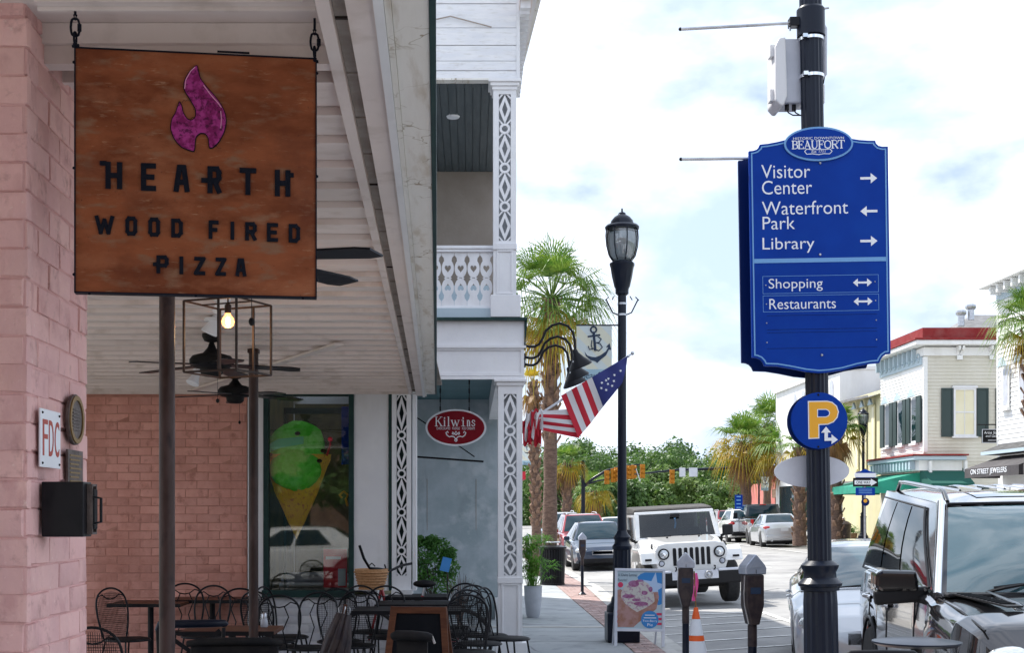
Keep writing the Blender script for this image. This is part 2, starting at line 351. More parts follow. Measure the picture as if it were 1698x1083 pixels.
def crackle(m, scale, col, width):
    nt = m.node_tree; N = nt.nodes; L = nt.links; b = N['Principled BSDF']; src = b.inputs['Base Color'].links[0].from_socket
    tc = N.new('ShaderNodeTexCoord'); nz = N.new('ShaderNodeTexNoise'); nz.inputs['Scale'].default_value = scale*1.5; L.new(tc.outputs['Object'], nz.inputs['Vector'])
    ad = N.new('ShaderNodeMixRGB'); ad.inputs['Fac'].default_value = .35; L.new(tc.outputs['Object'], ad.inputs['Color1']); L.new(nz.outputs['Color'], ad.inputs['Color2'])
    v = N.new('ShaderNodeTexVoronoi'); v.feature = 'DISTANCE_TO_EDGE'; v.inputs['Scale'].default_value = scale; L.new(ad.outputs[0], v.inputs['Vector'])
    r = N.new('ShaderNodeValToRGB'); r.color_ramp.elements[0].position = width*.4; r.color_ramp.elements[1].position = width; r.color_ramp.elements[0].color = (1, 1, 1, 1); r.color_ramp.elements[1].color = (0, 0, 0, 1); L.new(v.outputs['Distance'], r.inputs['Fac'])
    n2 = N.new('ShaderNodeTexNoise'); n2.inputs['Scale'].default_value = scale*.8; L.new(tc.outputs['Object'], n2.inputs['Vector'])
    r2 = N.new('ShaderNodeValToRGB'); r2.color_ramp.elements[0].position = .5; r2.color_ramp.elements[1].position = .6; L.new(n2.outputs['Fac'], r2.inputs['Fac'])
    ml = N.new('ShaderNodeMath'); ml.operation = 'MULTIPLY'; L.new(r.outputs[0], ml.inputs[0]); L.new(r2.outputs[0], ml.inputs[1])
    mx = N.new('ShaderNodeMixRGB'); L.new(ml.outputs[0], mx.inputs['Fac']); L.new(src, mx.inputs['Color1']); mx.inputs['Color2'].default_value = (*col, 1); L.new(mx.outputs[0], b.inputs['Base Color'])
crackle(M['asphalt'], .45, (.07, .07, .07), .012)
crackle(M['concrete'], .5, (.16, .16, .17), .006)
crackle(M['cream'], 5, (.34, .28, .2), .02)
M['jeepglass'] = glass_mat('tinted_windshield', (.42, .62, .66), .04)
M['iron'] = mat('dark_iron', (.03, .02, .017), .55, col2=(.05, .03, .024), scale=8, spec=.2)

def grime(m, scale, col, lo, hi, amt, stretch=(1, 1, 1), detail=8):
    "stains laid over the whole surface in place, whatever object carries them"
    nt = m.node_tree; N = nt.nodes; L = nt.links; b = N['Principled BSDF']; lk = b.inputs['Base Color'].links
    ge = N.new('ShaderNodeNewGeometry'); mp = N.new('ShaderNodeMapping'); mp.inputs['Scale'].default_value = stretch; L.new(ge.outputs['Position'], mp.inputs['Vector'])
    nz = N.new('ShaderNodeTexNoise'); nz.inputs['Scale'].default_value = scale; nz.inputs['Detail'].default_value = detail; nz.inputs['Roughness'].default_value = .65; L.new(mp.outputs[0], nz.inputs['Vector'])
    r = N.new('ShaderNodeMapRange'); r.inputs['From Min'].default_value = lo; r.inputs['From Max'].default_value = hi; r.inputs['To Max'].default_value = amt; L.new(nz.outputs['Fac'], r.inputs['Value'])
    mx = N.new('ShaderNodeMixRGB'); L.new(r.outputs[0], mx.inputs['Fac']); mx.inputs['Color2'].default_value = (*col, 1)
    if lk: L.new(lk[0].from_socket, mx.inputs['Color1'])
    else: mx.inputs['Color1'].default_value = b.inputs['Base Color'].default_value
    L.new(mx.outputs[0], b.inputs['Base Color'])
grime(M['pink'], 14, (.36, .19, .17), .56, .68, .55); grime(M['pink'], 2.2, (.50, .30, .31), .45, .7, .5, (1, 1, .35)); grime(M['pink'], 60, (.80, .62, .56), .62, .70, .6)
grime(M['pink_dark'], 9, (.30, .12, .09), .55, .70, .6); grime(M['pink_dark'], 1.4, (.42, .17, .12), .42, .68, .6, (1, 1, .4)); grime(M['pink_dark'], 40, (.72, .46, .36), .62, .70, .5)
grime(M['asphalt'], .35, (.13, .13, .135), .50, .70, .7, (1, .5, 1)); grime(M['asphalt'], 3, (.06, .06, .06), .64, .72, .7); grime(M['concrete'], 2.5, (.15, .15, .155), .60, .74, .6); grime(M['concrete'], 14, (.10, .10, .10), .66, .72, .6)
grime(M['white'], 3, (.52, .51, .50), .55, .75, .4, (1, 1, .3)); grime(M['whitewood'], 5, (.45, .42, .39), .58, .75, .5, (1, 1, 2.5)); grime(M['clap'], 1.2, (.45, .41, .33), .5, .75, .5, (1, 1, .3)); grime(M['clapw'], 1.2, (.58, .56, .52), .5, .75, .5, (1, 1, .3))
grime(M['soffit'], 4, (.45, .38, .34), .56, .74, .45, (1, .4, 1)); grime(M['cream'], 6, (.42, .35, .26), .56, .70, .5, (2, .25, 1)); grime(M['redroof'], 2, (.30, .10, .09), .5, .7, .6); grime(M['awning'], 1.5, (.02, .16, .12), .5, .7, .6)
grime(M['blackawn'], 2, (.12, .11, .11), .5, .7, .5); grime(M['yellowwall'], .8, (.5, .46, .3), .5, .7, .5, (1, 1, .3)); grime(M['whitebrick'], 8, (.35, .35, .38), .56, .72, .5); grime(M['greywall'], 1.6, (.18, .2, .2), .52, .72, .55, (1, 1, .4))
grime(M['rust'], 7, (.34, .125, .06), .50, .66, .7, (.8, 1, 1.6), 12); grime(M['rust'], 55, (.42, .26, .16), .60, .72, .55, (.35, 1, 2)); grime(M['rust'], 3.1, (.10, .03, .02), .50, .70, .6, (1, 1, 1), 10); grime(M['rust'], 90, (.05, .02, .015), .64, .72, .7)
grime(M['flame'], 70, (.05, .004, .03), .55, .62, .8); grime(M['paver'], 3, (.16, .12, .11), .5, .7, .5); grime(M['kerb'], 4, (.2, .19, .18), .5, .7, .5); grime(M['roadpaint'], 9, (.3, .3, .3), .50, .62, .7)
grime(M['pwhite'], 3, (.60, .59, .56), .5, .75, .35); grime(M['blue'], 5, (.004, .055, .30), .5, .75, .4); grime(M['platewhite'], 4, (.45, .45, .5), .5, .7, .4)
# ---------------------------------------------------------------- lettering
def fit_text(txt, x0, x1, z0, z1, y, m, parent, d=.002, shear=0, weight=0):
    "letters as real geometry, fitted to a box in the parent's XZ plane, facing -Y"
    cu = bpy.data.curves.new('lettering', 'FONT'); cu.body = txt; cu.extrude = .01; cu.shear = shear; cu.offset = weight; cu.resolution_u = 4
    tmp = bpy.data.objects.new('lettering', cu); scene.collection.objects.link(tmp)
    dg = bpy.context.evaluated_depsgraph_get(); me = bpy.data.meshes.new_from_object(tmp.evaluated_get(dg))
    bpy.data.objects.remove(tmp)
    xs = [v.co.x for v in me.vertices]; ys = [v.co.y for v in me.vertices]
    ax, bx, ay, by = min(xs), max(xs), min(ys), max(ys)
    for v in me.vertices:
        v.co = (x0+(v.co.x-ax)/(bx-ax)*(x1-x0), y-(v.co.z+.01)/.02*d, z0+(v.co.y-ay)/(by-ay)*(z1-z0))
    me.materials.clear(); me.materials.append(m)
    o = bpy.data.objects.new('lettering', me); scene.collection.objects.link(o); o.parent = parent
    return o
# block stroke letters on a 1 x 1 cell (for the forged sign) and serif ones
BLOCK = {
 'H': [[(0,0),(0,1)], [(1,0),(1,1)], [(0,.5),(1,.5)]],
 'E': [[(1,0),(0,0),(0,1),(1,1)], [(0,.5),(.85,.5)]],
 'A': [[(0,0),(.3,1),(.7,1),(1,0)], [(.16,.33),(.84,.33)]],
 'R': [[(0,0),(0,1),(.8,1),(1,.85),(1,.6),(.8,.47),(0,.47)], [(.5,.47),(1,0)]],
 'T': [[(0,1),(1,1)], [(.5,0),(.5,1)]],
 'W': [[(0,1),(.25,0),(.5,.8),(.75,0),(1,1)]],
 'O': [[(.2,0),(0,.15),(0,.85),(.2,1),(.8,1),(1,.85),(1,.15),(.8,0),(.2,0)]],
 'D': [[(0,0),(0,1),(.7,1),(1,.82),(1,.18),(.7,0),(0,0)]],
 'F': [[(0,0),(0,1),(1,1)], [(0,.5),(.8,.5)]],
 'I': [[(.5,0),(.5,1)]],
 'P': [[(0,0),(0,1),(.8,1),(1,.85),(1,.58),(.8,.43),(0,.43)]],
 'Z': [[(0,1),(1,1),(0,0),(1,0)]],
}
def block(mb, ch, x0, x1, z0, z1, t, y0, y1):
    x0 += t/2; x1 -= t/2; z0 += t/2; z1 -= t/2; q = 0
    for st in BLOCK[ch]:
        pts = [(x0+(x1-x0)*a, z0+(z1-z0)*b) for a, b in st]
        for i in range(len(pts)-1):
            a, b = Vector(pts[i]), Vector(pts[i+1]); dlt = (b-a).normalized()*t*.42
            a2 = a-dlt; b2 = b+dlt; q += 1; k = 2.2e-4*q
            mb.bar((a2.x, (y0+y1)/2-k, a2.y), (b2.x, (y0+y1)/2-k, b2.y), t, abs(y1-y0))
# serif letters: thick stems, thin strokes: (points, weight)
SER = {
 'K': [([(.2,0),(.2,1)],1), ([(.2,.42),(.85,1)],.5), ([(.42,.6),(.9,0)],1), ([(.02,0),(.4,0)],.4), ([(.02,1),(.4,1)],.4), ([(.7,1),(1,1)],.4), ([(.72,0),(1.05,0)],.4)],
 'i': [([(.5,0),(.5,.62)],1), ([(.2,0),(.8,0)],.4), ([(.2,.64),(.5,.64)],.4), ([(.5,.82),(.5,.92)],1.1)],
 'l': [([(.5,0),(.5,1)],1), ([(.2,0),(.8,0)],.4), ([(.2,1),(.5,1)],.4)],
 'w': [([(.1,.62),(.33,0)],1), ([(.33,0),(.52,.58)],.5), ([(.48,.62),(.70,0)],1), ([(.70,0),(.92,.62)],.5), ([(0,.64),(.25,.64)],.4), ([(.8,.64),(1,.64)],.4)],
 'n': [([(.2,0),(.2,.62)],1), ([(.2,.5),(.45,.64),(.7,.58),(.78,.4)],.7), ([(.78,.42),(.78,0)],1), ([(.02,0),(.4,0)],.4), ([(.6,0),(.96,0)],.4), ([(.04,.64),(.2,.64)],.4)],
 's': [([(.8,.48),(.72,.62),(.4,.64),(.24,.48),(.4,.36),(.7,.26),(.8,.14),(.62,0),(.3,0),(.2,.14)],.7)],
 'B': [([(.18,0),(.18,1)],1), ([(.0,1),(.6,1),(.82,.9),(.82,.65),(.6,.54),(.18,.54)],.55), ([(.6,.54),(.92,.42),(.92,.12),(.6,0),(0,0)],.55), ([(.82,.9),(.82,.65)],1), ([(.92,.42),(.92,.12)],1)],
 'E': [([(.18,0),(.18,1)],1), ([(0,1),(.88,1),(.88,.8)],.5), ([(.18,.52),(.65,.52)],.5), ([(.65,.66),(.65,.4)],.4), ([(0,0),(.92,0),(.92,.22)],.5)],
 'A': [([(.12,0),(.5,1)],.5), ([(.46,1),(.86,0)],1), ([(.26,.35),(.72,.35)],.5), ([(0,0),(.28,0)],.4), ([(.68,0),(1,0)],.4)],
 'U': [([(.16,1),(.16,.25),(.3,.02)],1), ([(.3,.02),(.6,.0),(.82,.25),(.82,1)],.55), ([(0,1),(.34,1)],.4), ([(.66,1),(1,1)],.4)],
 'F': [([(.2,0),(.2,1)],1), ([(0,1),(.9,1),(.9,.78)],.5), ([(.2,.52),(.66,.52)],.5), ([(.66,.66),(.66,.4)],.4), ([(0,0),(.42,0)],.4)],
 'O': [([(.5,1),(.15,.85),(.06,.5),(.15,.15),(.5,0),(.85,.15),(.94,.5),(.85,.85),(.5,1)],.75)],
 'R': [([(.18,0),(.18,1)],1), ([(0,1),(.6,1),(.84,.9),(.84,.6),(.6,.5),(.18,.5)],.55), ([(.5,.5),(.92,0)],1), ([(0,0),(.38,0)],.4), ([(.8,0),(1.05,0)],.4)],
 'T': [([(.5,0),(.5,1)],1), ([(.02,.8),(.02,1),(.98,1),(.98,.8)],.5), ([(.3,0),(.7,0)],.4)],
}
def serif_word(word, widths, x0, x1, z0, z1, y, m, parent, t, d=.0015, gap=.14):
    mb = MB(); tot = sum(widths)+gap*(len(word)-1); k = (x1-x0)/tot; x = x0; c = 0
    for ch, w in zip(word, widths):
        for pts, wt in SER[ch]:
            for i in range(len(pts)-1):
                a = Vector((x+pts[i][0]*w*k, z0+pts[i][1]*(z1-z0))); b = Vector((x+pts[i+1][0]*w*k, z0+pts[i+1][1]*(z1-z0))); e = (b-a).normalized()*t*wt*.35; c += 1
                mb.bar((a.x-e.x, y-d/2-c*2e-6, a.y-e.y), (b.x+e.x, y-d/2-c*2e-6, b.y+e.y), t*wt, d)
        x += (w+gap)*k
    return mb.build('lettering', m, parent, world=False)

# ---------------------------------------------------------------- ground
def lerp_poly(P, y):
    if y <= P[0][1]: return P[0][0]
    for (x0, y0), (x1, y1) in zip(P, P[1:]):
        if y <= y1: return x0+(x1-x0)*(y-y0)/(y1-y0)
    return P[-1][0]
KERB = [(2.45,-12),(2.45,12),(2.45,17),(2.52,21),(2.6,25),(2.75,31),(2.7,36),(2.7,160)]
def kx_(y): return lerp_poly(KERB, y)
g = MB()
xs = [-400, -60, 30, 60, 400]; ys = [-300, -20, 60, 200, 420, 3000]
g.add([(x*(1 if y < 420 else 6), y, -.35) for y in ys for x in xs], [(j*5+i, j*5+i+1, (j+1)*5+i+1, (j+1)*5+i) for j in range(5) for i in range(4)])
struct('ground', g, M['earth'])
st = MB(); YS = [-12, -4, 0, 4, 8, 12, 15, 18, 21, 25, 28, 31, 36, 45, 60, 80, 110, 160]; NX = [0, .1, .25, .45, .7, 1]
def roadx(y, u): return kx_(y)+(15.0-kx_(y))*u
rows = [[(roadx(y, u), y, road_z(roadx(y, u))) for u in NX] for y in YS]
st.add([p for r in rows for p in r], [(j*6+i, j*6+i+1, (j+1)*6+i+1, (j+1)*6+i) for j in range(len(YS)-1) for i in range(5)])
street = struct('street', st, M['asphalt'])
# cross street beyond, as one broad sheet
cs = MB(); cs.add([(-60,62,-.13),(2.7,62,-.13),(2.7,78,-.13),(-60,78,-.13)], [(0,1,2,3)]); struct('side_street', cs, M['asphalt'])
# pavement on the left
sw = MB(); sw.add([(-9,.3,-.012),(1.93,.3,-.012),(1.93,61,-.012),(-9,61,-.012)], [(0,1,2,3)])
sidewalk = struct('sidewalk', sw, M['sand'])
for i in range(34):
    y0 = .4+i*1.5
    for (a, b) in ((-.95, .47), (.482, 1.918)):
        MB().box(a, b, y0, y0+1.488, -.011, random.uniform(-.0015, .0015)).build('slab', M['concrete'], sidewalk, world=False)
for i in range(8):
    y0 = 1.2+i*1.6
    for k in range(2):
        MB().box(-4.2+k*1.62, -4.2+k*1.62+1.608, y0, y0+1.588, -.011, random.uniform(-.001, .001)).build('slab', M['concrete'], sidewalk, world=False)
dc = MB(); dc.box(-.9, 1.9, 18.93, 19.16, -.008, .004)
dc.build('drain_channel', M['kerb'], sidewalk, world=False)
# kerb
kb = MB()
for (x0, y0), (x1, y1) in zip(KERB, KERB[1:]):
    P = [(x0-.15,y0,0),(x0,y0,0),(x0,y0,-.3),(x1-.15,y1,0),(x1,y1,0),(x1,y1,-.3)]
    kb.add(P, [(0,1,4,3),(1,2,5,4)])
struct('kerb', kb, M['kerb'])
gut = MB()
for (x0, y0), (x1, y1) in zip(KERB, KERB[1:]):
    gut.add([(x0,y0,-.117),(x0+.3,y0,road_z(x0+.3)+.004),(x1+.3,y1,road_z(x1+.3)+.004),(x1,y1,-.117)], [(0,1,2,3)])
struct('gutter', gut, M['kerb'])
# brick paver strip
ps = MB()
for (x0, y0), (x1, y1) in zip(KERB, KERB[1:]): ps.add([(1.93,y0,-.010),(x0-.15,y0,-.010),(x1-.15,y1,-.010),(1.93,y1,-.010)], [(0,1,2,3)])
pstrip = struct('brick_paver_strip', ps, M['sand'])
pv = [MB().box(.004, .196, .004, .101, -.008, .0).mesh('paver', M['paver']) for _ in range(1)][0]
cnt = 0; rest = MB(); y = 15.2; j = 0
while y < 61:
    x = 1.935-(.1 if j % 2 else 0); xe = kx_(y)-.15
    while x < xe-.03:
        a = max(x, 1.935); b = min(x+.2, xe)
        if cnt < 300 and b-a > .05:
            o = bpy.data.objects.new('brick', pv); scene.collection.objects.link(o); o.parent = pstrip; o.location = (a, y, random.uniform(-.002, .002)); o.scale = ((b-a)/.2, 1, 1); o.rotation_euler.z = random.uniform(-.01, .01); cnt += 1
        elif b-a > .05: rest.box(a+.004, b-.004, y+.004, y+.101, -.008, random.uniform(-.002, .001))
        x += .2
    y += .105; j += 1
rest.build('distant_bricks', M['paver'], pstrip, world=False, kind='stuff')
near = MB(); y = 5.0
while y < 15.15:
    x = 1.935
    while x < 2.27: near.box(x+.004, min(x+.2, 2.295)-.004, y+.004, y+.101, -.008, random.uniform(-.002, .001)); x += .2
    y += .105
near.build('foreground_bricks', M['paver'], pstrip, world=False, kind='stuff')
# painted stall hatching and lane marks: each line a part of the street
def roadline(x0, y0, x1, y1, w=.1):
    n = 6; mb = MB(); d = Vector((x1-x0, y1-y0)).normalized(); q = Vector((-d.y, d.x))*w/2; vs = []
    for i in range(n+1):
        x = x0+(x1-x0)*i/n; y = y0+(y1-y0)*i/n
        for sgn in (-1, 1): xx = x+q.x*sgn; vs.append((xx, y+q.y*sgn, road_z(xx)+.008))
    mb.add(vs, [(2*i+1, 2*i, 2*i+2, 2*i+3) for i in range(n)]); return mb.build('painted_line', M['roadpaint'], street, world=False)
for yy in (21.3, 20.15, 19.0, 17.85, 16.7, 15.55, 14.4, 13.2): roadline(2.78, yy, 4.95, yy+.75, .085)
roadline(2.78, 22.3, 4.95, 22.55, .14); roadline(2.78, 12.6, 4.95, 12.6, .12); roadline(4.95, 12.6, 4.95, 22.5, .1); roadline(2.8, 31.5, 5, 31.5, .1); roadline(2.8, 38.2, 5, 38.2, .1)
for yy in range(20, 62, 6): roadline(8.6, yy, 8.6, yy+3, .12)
roadline(12.3, 10, 12.3, 61, .1); roadline(5.5, 61, 12.4, 61, .5)
# right pavement
rs = MB(); rs.box(15, 15.16, -12, 61, -.1, .27); struct('far_kerb', rs, M['kerb'])
rp = MB(); rp.add([(15.16,-12,.262),(24,-12,.262),(24,61,.262),(15.16,61,.262)], [(0,1,2,3)]); fs_ = struct('far_sidewalk', rp, M['concrete'])

# ---------------------------------------------------------------- brick helpers
def brick_mesh(w, d, h, m, seed):
    rnd = random.Random(seed); j = lambda a: rnd.uniform(-a, a); b = .0035
    mb = MB(); vs = []
    for (dx, dy, ins) in ((0, d, 0), (0, b, 0), (0, 0, b)):
        for (x, z) in ((ins, ins), (w-ins, ins), (w-ins, h-ins), (ins, h-ins)): vs.append((x+j(.002), dy+(j(.0025) if dy < d else 0), z+j(.002)))
    f = []
    for r in range(2):
        for k in range(4): f.append((r*4+k, r*4+(k+1) % 4, (r+1)*4+(k+1) % 4, (r+1)*4+k))
    f.append((8, 9, 10, 11)); mb.add(vs, f); return mb.mesh('brick', m, 40)
def lay_bricks(parent, m, origin, axis, out, length, height, bw, bh, joint=.005, limit=300, proud=.0045, start_course=0):
    "bricks on a wall face: axis = direction along the wall, out = outward normal"
    axis = Vector(axis); out = Vector(out); W = bw-joint; H = bh-joint
    pool = [brick_mesh(W, .03, H, m, s) for s in range(5)]; n = 0; rest = MB()
    Mx = Matrix((( axis.x, -out.x, 0), (axis.y, -out.y, 0), (0, 0, 1))).to_4x4(); rz = Mx.to_euler()
    courses = int(round(height/bh)); flip = axis.cross(-out).z < 0
    items = []
    for c in range(courses):
        x = -(bw/2 if (c+start_course) % 2 else 0)
        while x < length-.02:
            a = max(x, 0); e = min(x+bw, length)
            if e-a > .04: items.append((a, e, origin[2]+c*bh))
            x += bw
    items.reverse()
    for (a, e, z) in items:
        p = Vector(origin)+axis*(a+joint/2)+out*(proud+random.uniform(-.0015, .002)); sx = (e-a-joint)/W
        if n < limit:
            o = bpy.data.objects.new('brick', random.choice(pool)); scene.collection.objects.link(o); o.parent = parent
            o.location = (p.x, p.y, z+joint/2+random.uniform(-.0012, .0012)); o.rotation_euler = rz; o.scale = (sx, 1, 1); o.rotation_euler.y += random.uniform(-.006, .006); n += 1
        else:
            q0 = p-out*.03; q1 = p+axis*(e-a-joint)
            rest.box(min(q0.x, q1.x), max(q0.x, q1.x), min(q0.y, q1.y), max(q0.y, q1.y), z+joint/2, z+bh-joint/2)
    if rest.v: rest.build('lower_bricks', m, parent, world=False, kind='stuff')
    return n

# ---------------------------------------------------------------- pink pillar
ZC = 2.89; YW = 14.01; SW = FPX/YW
def lx(c, y): return c-.025*y               # the canopy runs slightly left of the view axis
pil = thing('brick_pillar', 'pink painted brick pillar at the left edge carrying the alarm box and plaques', 'pillar', (0, 0, 0))
xa = lx(-1.062, 3.44); xb = lx(-1.062, 4.05)
pc = MB(); t_ = .012
pc.add([(xa-t_-.02-1.0,3.44+t_,0),(xa-t_,3.44+t_,0),(xb-t_,4.05,0),(xb-1.0,4.05,0)]+[(xa-t_-1.02,3.44+t_,3.06),(xa-t_,3.44+t_,3.06),(xb-t_,4.05,3.06),(xb-1.0,4.05,3.06)], [(0,1,5,4),(1,2,6,5),(2,3,7,6),(3,0,4,7),(4,5,6,7)])
pc.build('mortar', M['pink_joint'], pil, world=False)
d_ = (Vector((xb, 4.05))-Vector((xa, 3.44))); ln = d_.length; d_.normalize(); o_ = Vector((d_.y, -d_.x))
lay_bricks(pil, M['pink'], (xa-t_, 3.44+t_, .006), (d_.x, d_.y, 0), (o_.x, o_.y, 0), ln-t_, 3.05, .204, .0752, .0045, 150)
lay_bricks(pil, M['pink'], (xa-t_-.612, 3.44+t_, .006), (1, 0, 0), (0, -1, 0), .612+.011, 3.05, .204, .0752, .004, 140, start_course=1)

# ---------------------------------------------------------------- canopy over the terrace
can = thing('terrace_canopy', 'long white board ceiling and eave of the canopy over the terrace', 'canopy', (-2.2, 8, ZC))
for i in range(37):
    y0 = 3.16+.311*i
    if y0 > YW-.15: break
    if i < 2: continue
    x0, x1 = -5.2, lx(-.292, y0+.15)
    y1 = min(y0+.302, YW-.005)
    mb = MB(); mb.add([(x0,y0,ZC-.004),(x1,y0,ZC-.004),(x1,y1,ZC+.012),(x0,y1,ZC+.012),(x0,y0,ZC+.026),(x1,y0,ZC+.026),(x1,y1,ZC+.031),(x0,y1,ZC+.031)], [(0,3,2,1),(4,5,6,7),(0,1,5,4),(1,2,6,5),(2,3,7,6),(3,0,4,7)])
    mb.box(x0, x1, y0-.003, y0+.022, ZC-.014, ZC+.018)
    mb.build('slat', M['soffit'], can)
MB().box(-5.2, -.3, 1, YW, ZC+.103, ZC+.12).build('deck_board', M['brownstrip'], can)
def strip(name, c0, c1, z0, z1, m, ya=.6, yb=13.6, par=can):
    mb = MB(); vs = [(lx(c, y), y, z) for y in (ya, yb) for c, z in ((c0, z0), (c1, z0), (c1, z1), (c0, z1))]
    mb.add(vs, [(0,1,2,3),(7,6,5,4),(0,4,5,1),(1,5,6,2),(2,6,7,3),(3,7,4,0)]); return mb.build(name, m, par)
strip('inner_beam', -.290, -.256, ZC-.03, ZC+.06, M['soffit'])
strip('recessed_board', -.255, -.217, ZC-.004, ZC+.06, M['brownstrip'])
# butt joints in the weathered board
for i in range(26):
    y = 3.3+i*.42; MB().box(lx(-.254, y), lx(-.218, y), y, y+.012, ZC-.009, ZC-.003).build('board_joint', M['iron'] if i % 4 == 0 else M['brownstrip'], can)
strip('outer_beam', -.216, -.150, ZC-.045, ZC+.06, M['soffit'])
strip('bed_moulding', -.149, -.125, ZC-.06, ZC+.1, M['white'])
strip('cove_moulding', -.124, -.108, ZC-.052, ZC+.1, M['cream'])
strip('eave_board', -.107, -.020, ZC-.045, ZC+.16, M['cream'], yb=13.4)
strip('drip_edge', -.019, -.003, ZC-.05, ZC+.22, M['darkgreen'], yb=13.4)
strip('roof_sheet', -.30, -.021, ZC+.161, ZC+.2, M['darkgreen'], yb=13.4)
MB().box(-5.2, lx(-.31, 10), .6, YW, ZC+.121, ZC+.2).build('roof_deck', M['darkgreen'], can)
# front bay: flat panel with a moulded frame
MB().box(-5.2, lx(-.292, 2), .6, 3.60, ZC+.085, ZC+.10).build('front_panel', M['soffit'], can)
MB().box(-5.2, lx(-.292, 3.5), 3.605, 3.66, ZC-.02, ZC+.10).box(-5.2, lx(-.292, 3.5), 3.585, 3.604, ZC+.03, ZC+.084).build('cross_board', M['soffit'], can)
MB().box(-1.12, -.40, 3.40, 3.43, ZC+.07, ZC+.084).box(-1.12, -.40, 3.432, 3.445, ZC+.06, ZC+.084).build('panel_moulding', M['soffit'], can)
MB().box(-.43, -.40, 1, 3.399, ZC+.07, ZC+.084).build('panel_moulding', M['soffit'], can)
# diagonal brace board at the far right of the ceiling
MB().bar((-2.75, 13.2, ZC-.022), (-.95, 9.6, ZC-.022), .07, .016, (0, 0, 1)).build('brace_board', M['soffit'], can)
# beam band on top of pillar
bm = MB(); bm.box(-2.2, xa+.012, 3.40, 4.1, 3.0, 3.13)
bm.build('pillar_trim', M['cream'], can)
mb = MB(); a = Vector((xa+.012, 3.42, 3.045)); b = Vector((xb+.014, 4.08, 3.045)); mb.bar(a, b, .03, .10, (0, 0, 1)); mb.build('side_moulding', M['cream'], can)

rest_ = thing('unseen_parapet', 'unseen pink restaurant wall above the terrace canopy, cut low to keep the terrace bright', 'building', (-5, 6, 0))  # unseen; added for the SUV's window reflections, kept low to let light in
MB().box(-5.2, -1.5, .6, 13.3, 3.12, 4.4).build('wall', M['pink'], rest_)
MB().box(-5.3, -1.3, .5, 13.35, 4.401, 4.55).build('cornice', M['white'], rest_)
# ---------------------------------------------------------------- pink back wall, shop wall
pw = thing('terrace_wall', 'salmon pink brick wall across the back of the terrace', 'wall', (-3.4, YW, 0))
MB().box(-5.2, -2.36, YW+.012, YW+.25, 0, 3.1).build('mortar', M['joint_dark'], pw)
# bricks in the wall's own frame
lay_bricks(pw, M['pink_dark'], (-1.05, .014, .03), (1, 0, 0), (0, -1, 0), 2.088, 2.84, .24, .0888, .0055, 300)

kil = thing('corner_shop', 'white two storey corner shop with fretwork porch, gallery and boarded gable', 'building', (-.3, YW, 0))
def K(name, mb, m, **k): return mb.build(name, M[m] if isinstance(m, str) else m, kil, **k)
kx = lambda px: X_(px, SW); kz = lambda py: Z_(py, SW)
# window wall pieces
K('white_trim', MB().box(kx(411), kx(437), YW-.01, YW+.2, 0, 3.1), 'white')
K('wall_panel', MB().box(kx(587), kx(644), YW, YW+.2, kz(980), 3.1), 'white')
K('downpipe', MB().box(kx(645), kx(650), YW-.02, YW+.03, kz(980), 3.1), 'darkgreen')
kn = K('knee_wall', MB().box(kx(437), kx(684), YW+.012, YW+.22, 0, kz(989)), 'whitebrick')
lay_bricks(kn, M['whitebrick'], (kx(437)+.3, .012, .02), (1, 0, 0), (0, -1, 0), kx(650)-kx(437), kz(989)-.03, .24, .0888, .007, 90)
kn2 = MB().box(kx(650), kx(684), YW-.12, YW+.2, 0, kz(978)); K('pilaster_base', kn2, 'white')
# solid mass of the building
K('side_wall', MB().box(-9, -1.0, YW+3.0, 26.9, 0, 7.2).box(-9, kx(437)-.0, YW+.25, YW+2.99, 3.1, 7.2).box(-1.12, -1.0, YW+.24, YW+2.99, 0, 3.39), 'white')
K('rear_wing', MB().box(-.999, .32, 20.9, 26.9, 0, 7.2), 'white')
K('side_return', MB().box(kx(684), kx(690), YW+.0, YW+.3, kz(980), 3.35), 'white')
# grey stucco end wall of the porch
K('stucco_wall', MB().box(-1.6, .43, 20.55, 20.88, 0, 3.5), 'greywall')
K('wall_plinth', MB().box(.38, .55, 20.3, 20.88, 0, .33), 'white')
K('porch_ceiling', MB().box(-1.6, .52, YW+.06, 20.55, 3.40, 3.47), 'teal')
for i in range(3):
    K('stucco_joint', MB().box(X_(708+i*40.5, 107), X_(708.8+i*40.5, 107), 20.545, 20.551, Z_(880, 107), Z_(795, 107)), 'brownstrip') if i != 1 else None
0 and K('wall_rail', MB().bar((-.66, 20.5, 2.62), (-.1, 20.5, 2.57), .012, .012), 'black')
# beam between storeys
bz0, bz1 = kz(625), kz(533)
K('lower_beam', MB().box(kx(722)-.6, kx(869), YW-.02, YW+.28, bz0, bz1), 'white')
K('beam_side', MB().box(kx(869)-.28, kx(869), YW+.281, 20.5, bz0, bz1), 'white')
def frame(mb, x0, x1, z0, z1, w, y0, y1):
    mb.box(x0, x1, y0, y1, z0, z0+w); mb.box(x0, x1, y0, y1, z1-w, z1); mb.box(x0, x0+w, y0, y1, z0+w, z1-w); mb.box(x1-w, x1, y0, y1, z0+w, z1-w); return mb
K('beam_moulding', frame(MB(), kx(700), kx(868), kz(624), kz(577), .03, YW-.035, YW-.021), 'white')
K('beam_cap', MB().box(kx(700), kx(872), YW-.055, YW-.021, kz(578), kz(574)), 'white')
K('beam_lip', MB().box(kx(700), kx(871), YW-.05, YW-.021, kz(630), kz(625)), 'white')
K('roof_flashing', MB().box(kx(690), kx(874), YW-.09, 20.5, bz1+.001, bz1+.03), 'darkgreen')
K('flashing_edge', MB().prism([(kx(869.5), kz(580)), (kx(869.5), bz1), (kx(874), bz1), (kx(873), kz(552))], YW-.04, YW+.0), 'darkgreen')
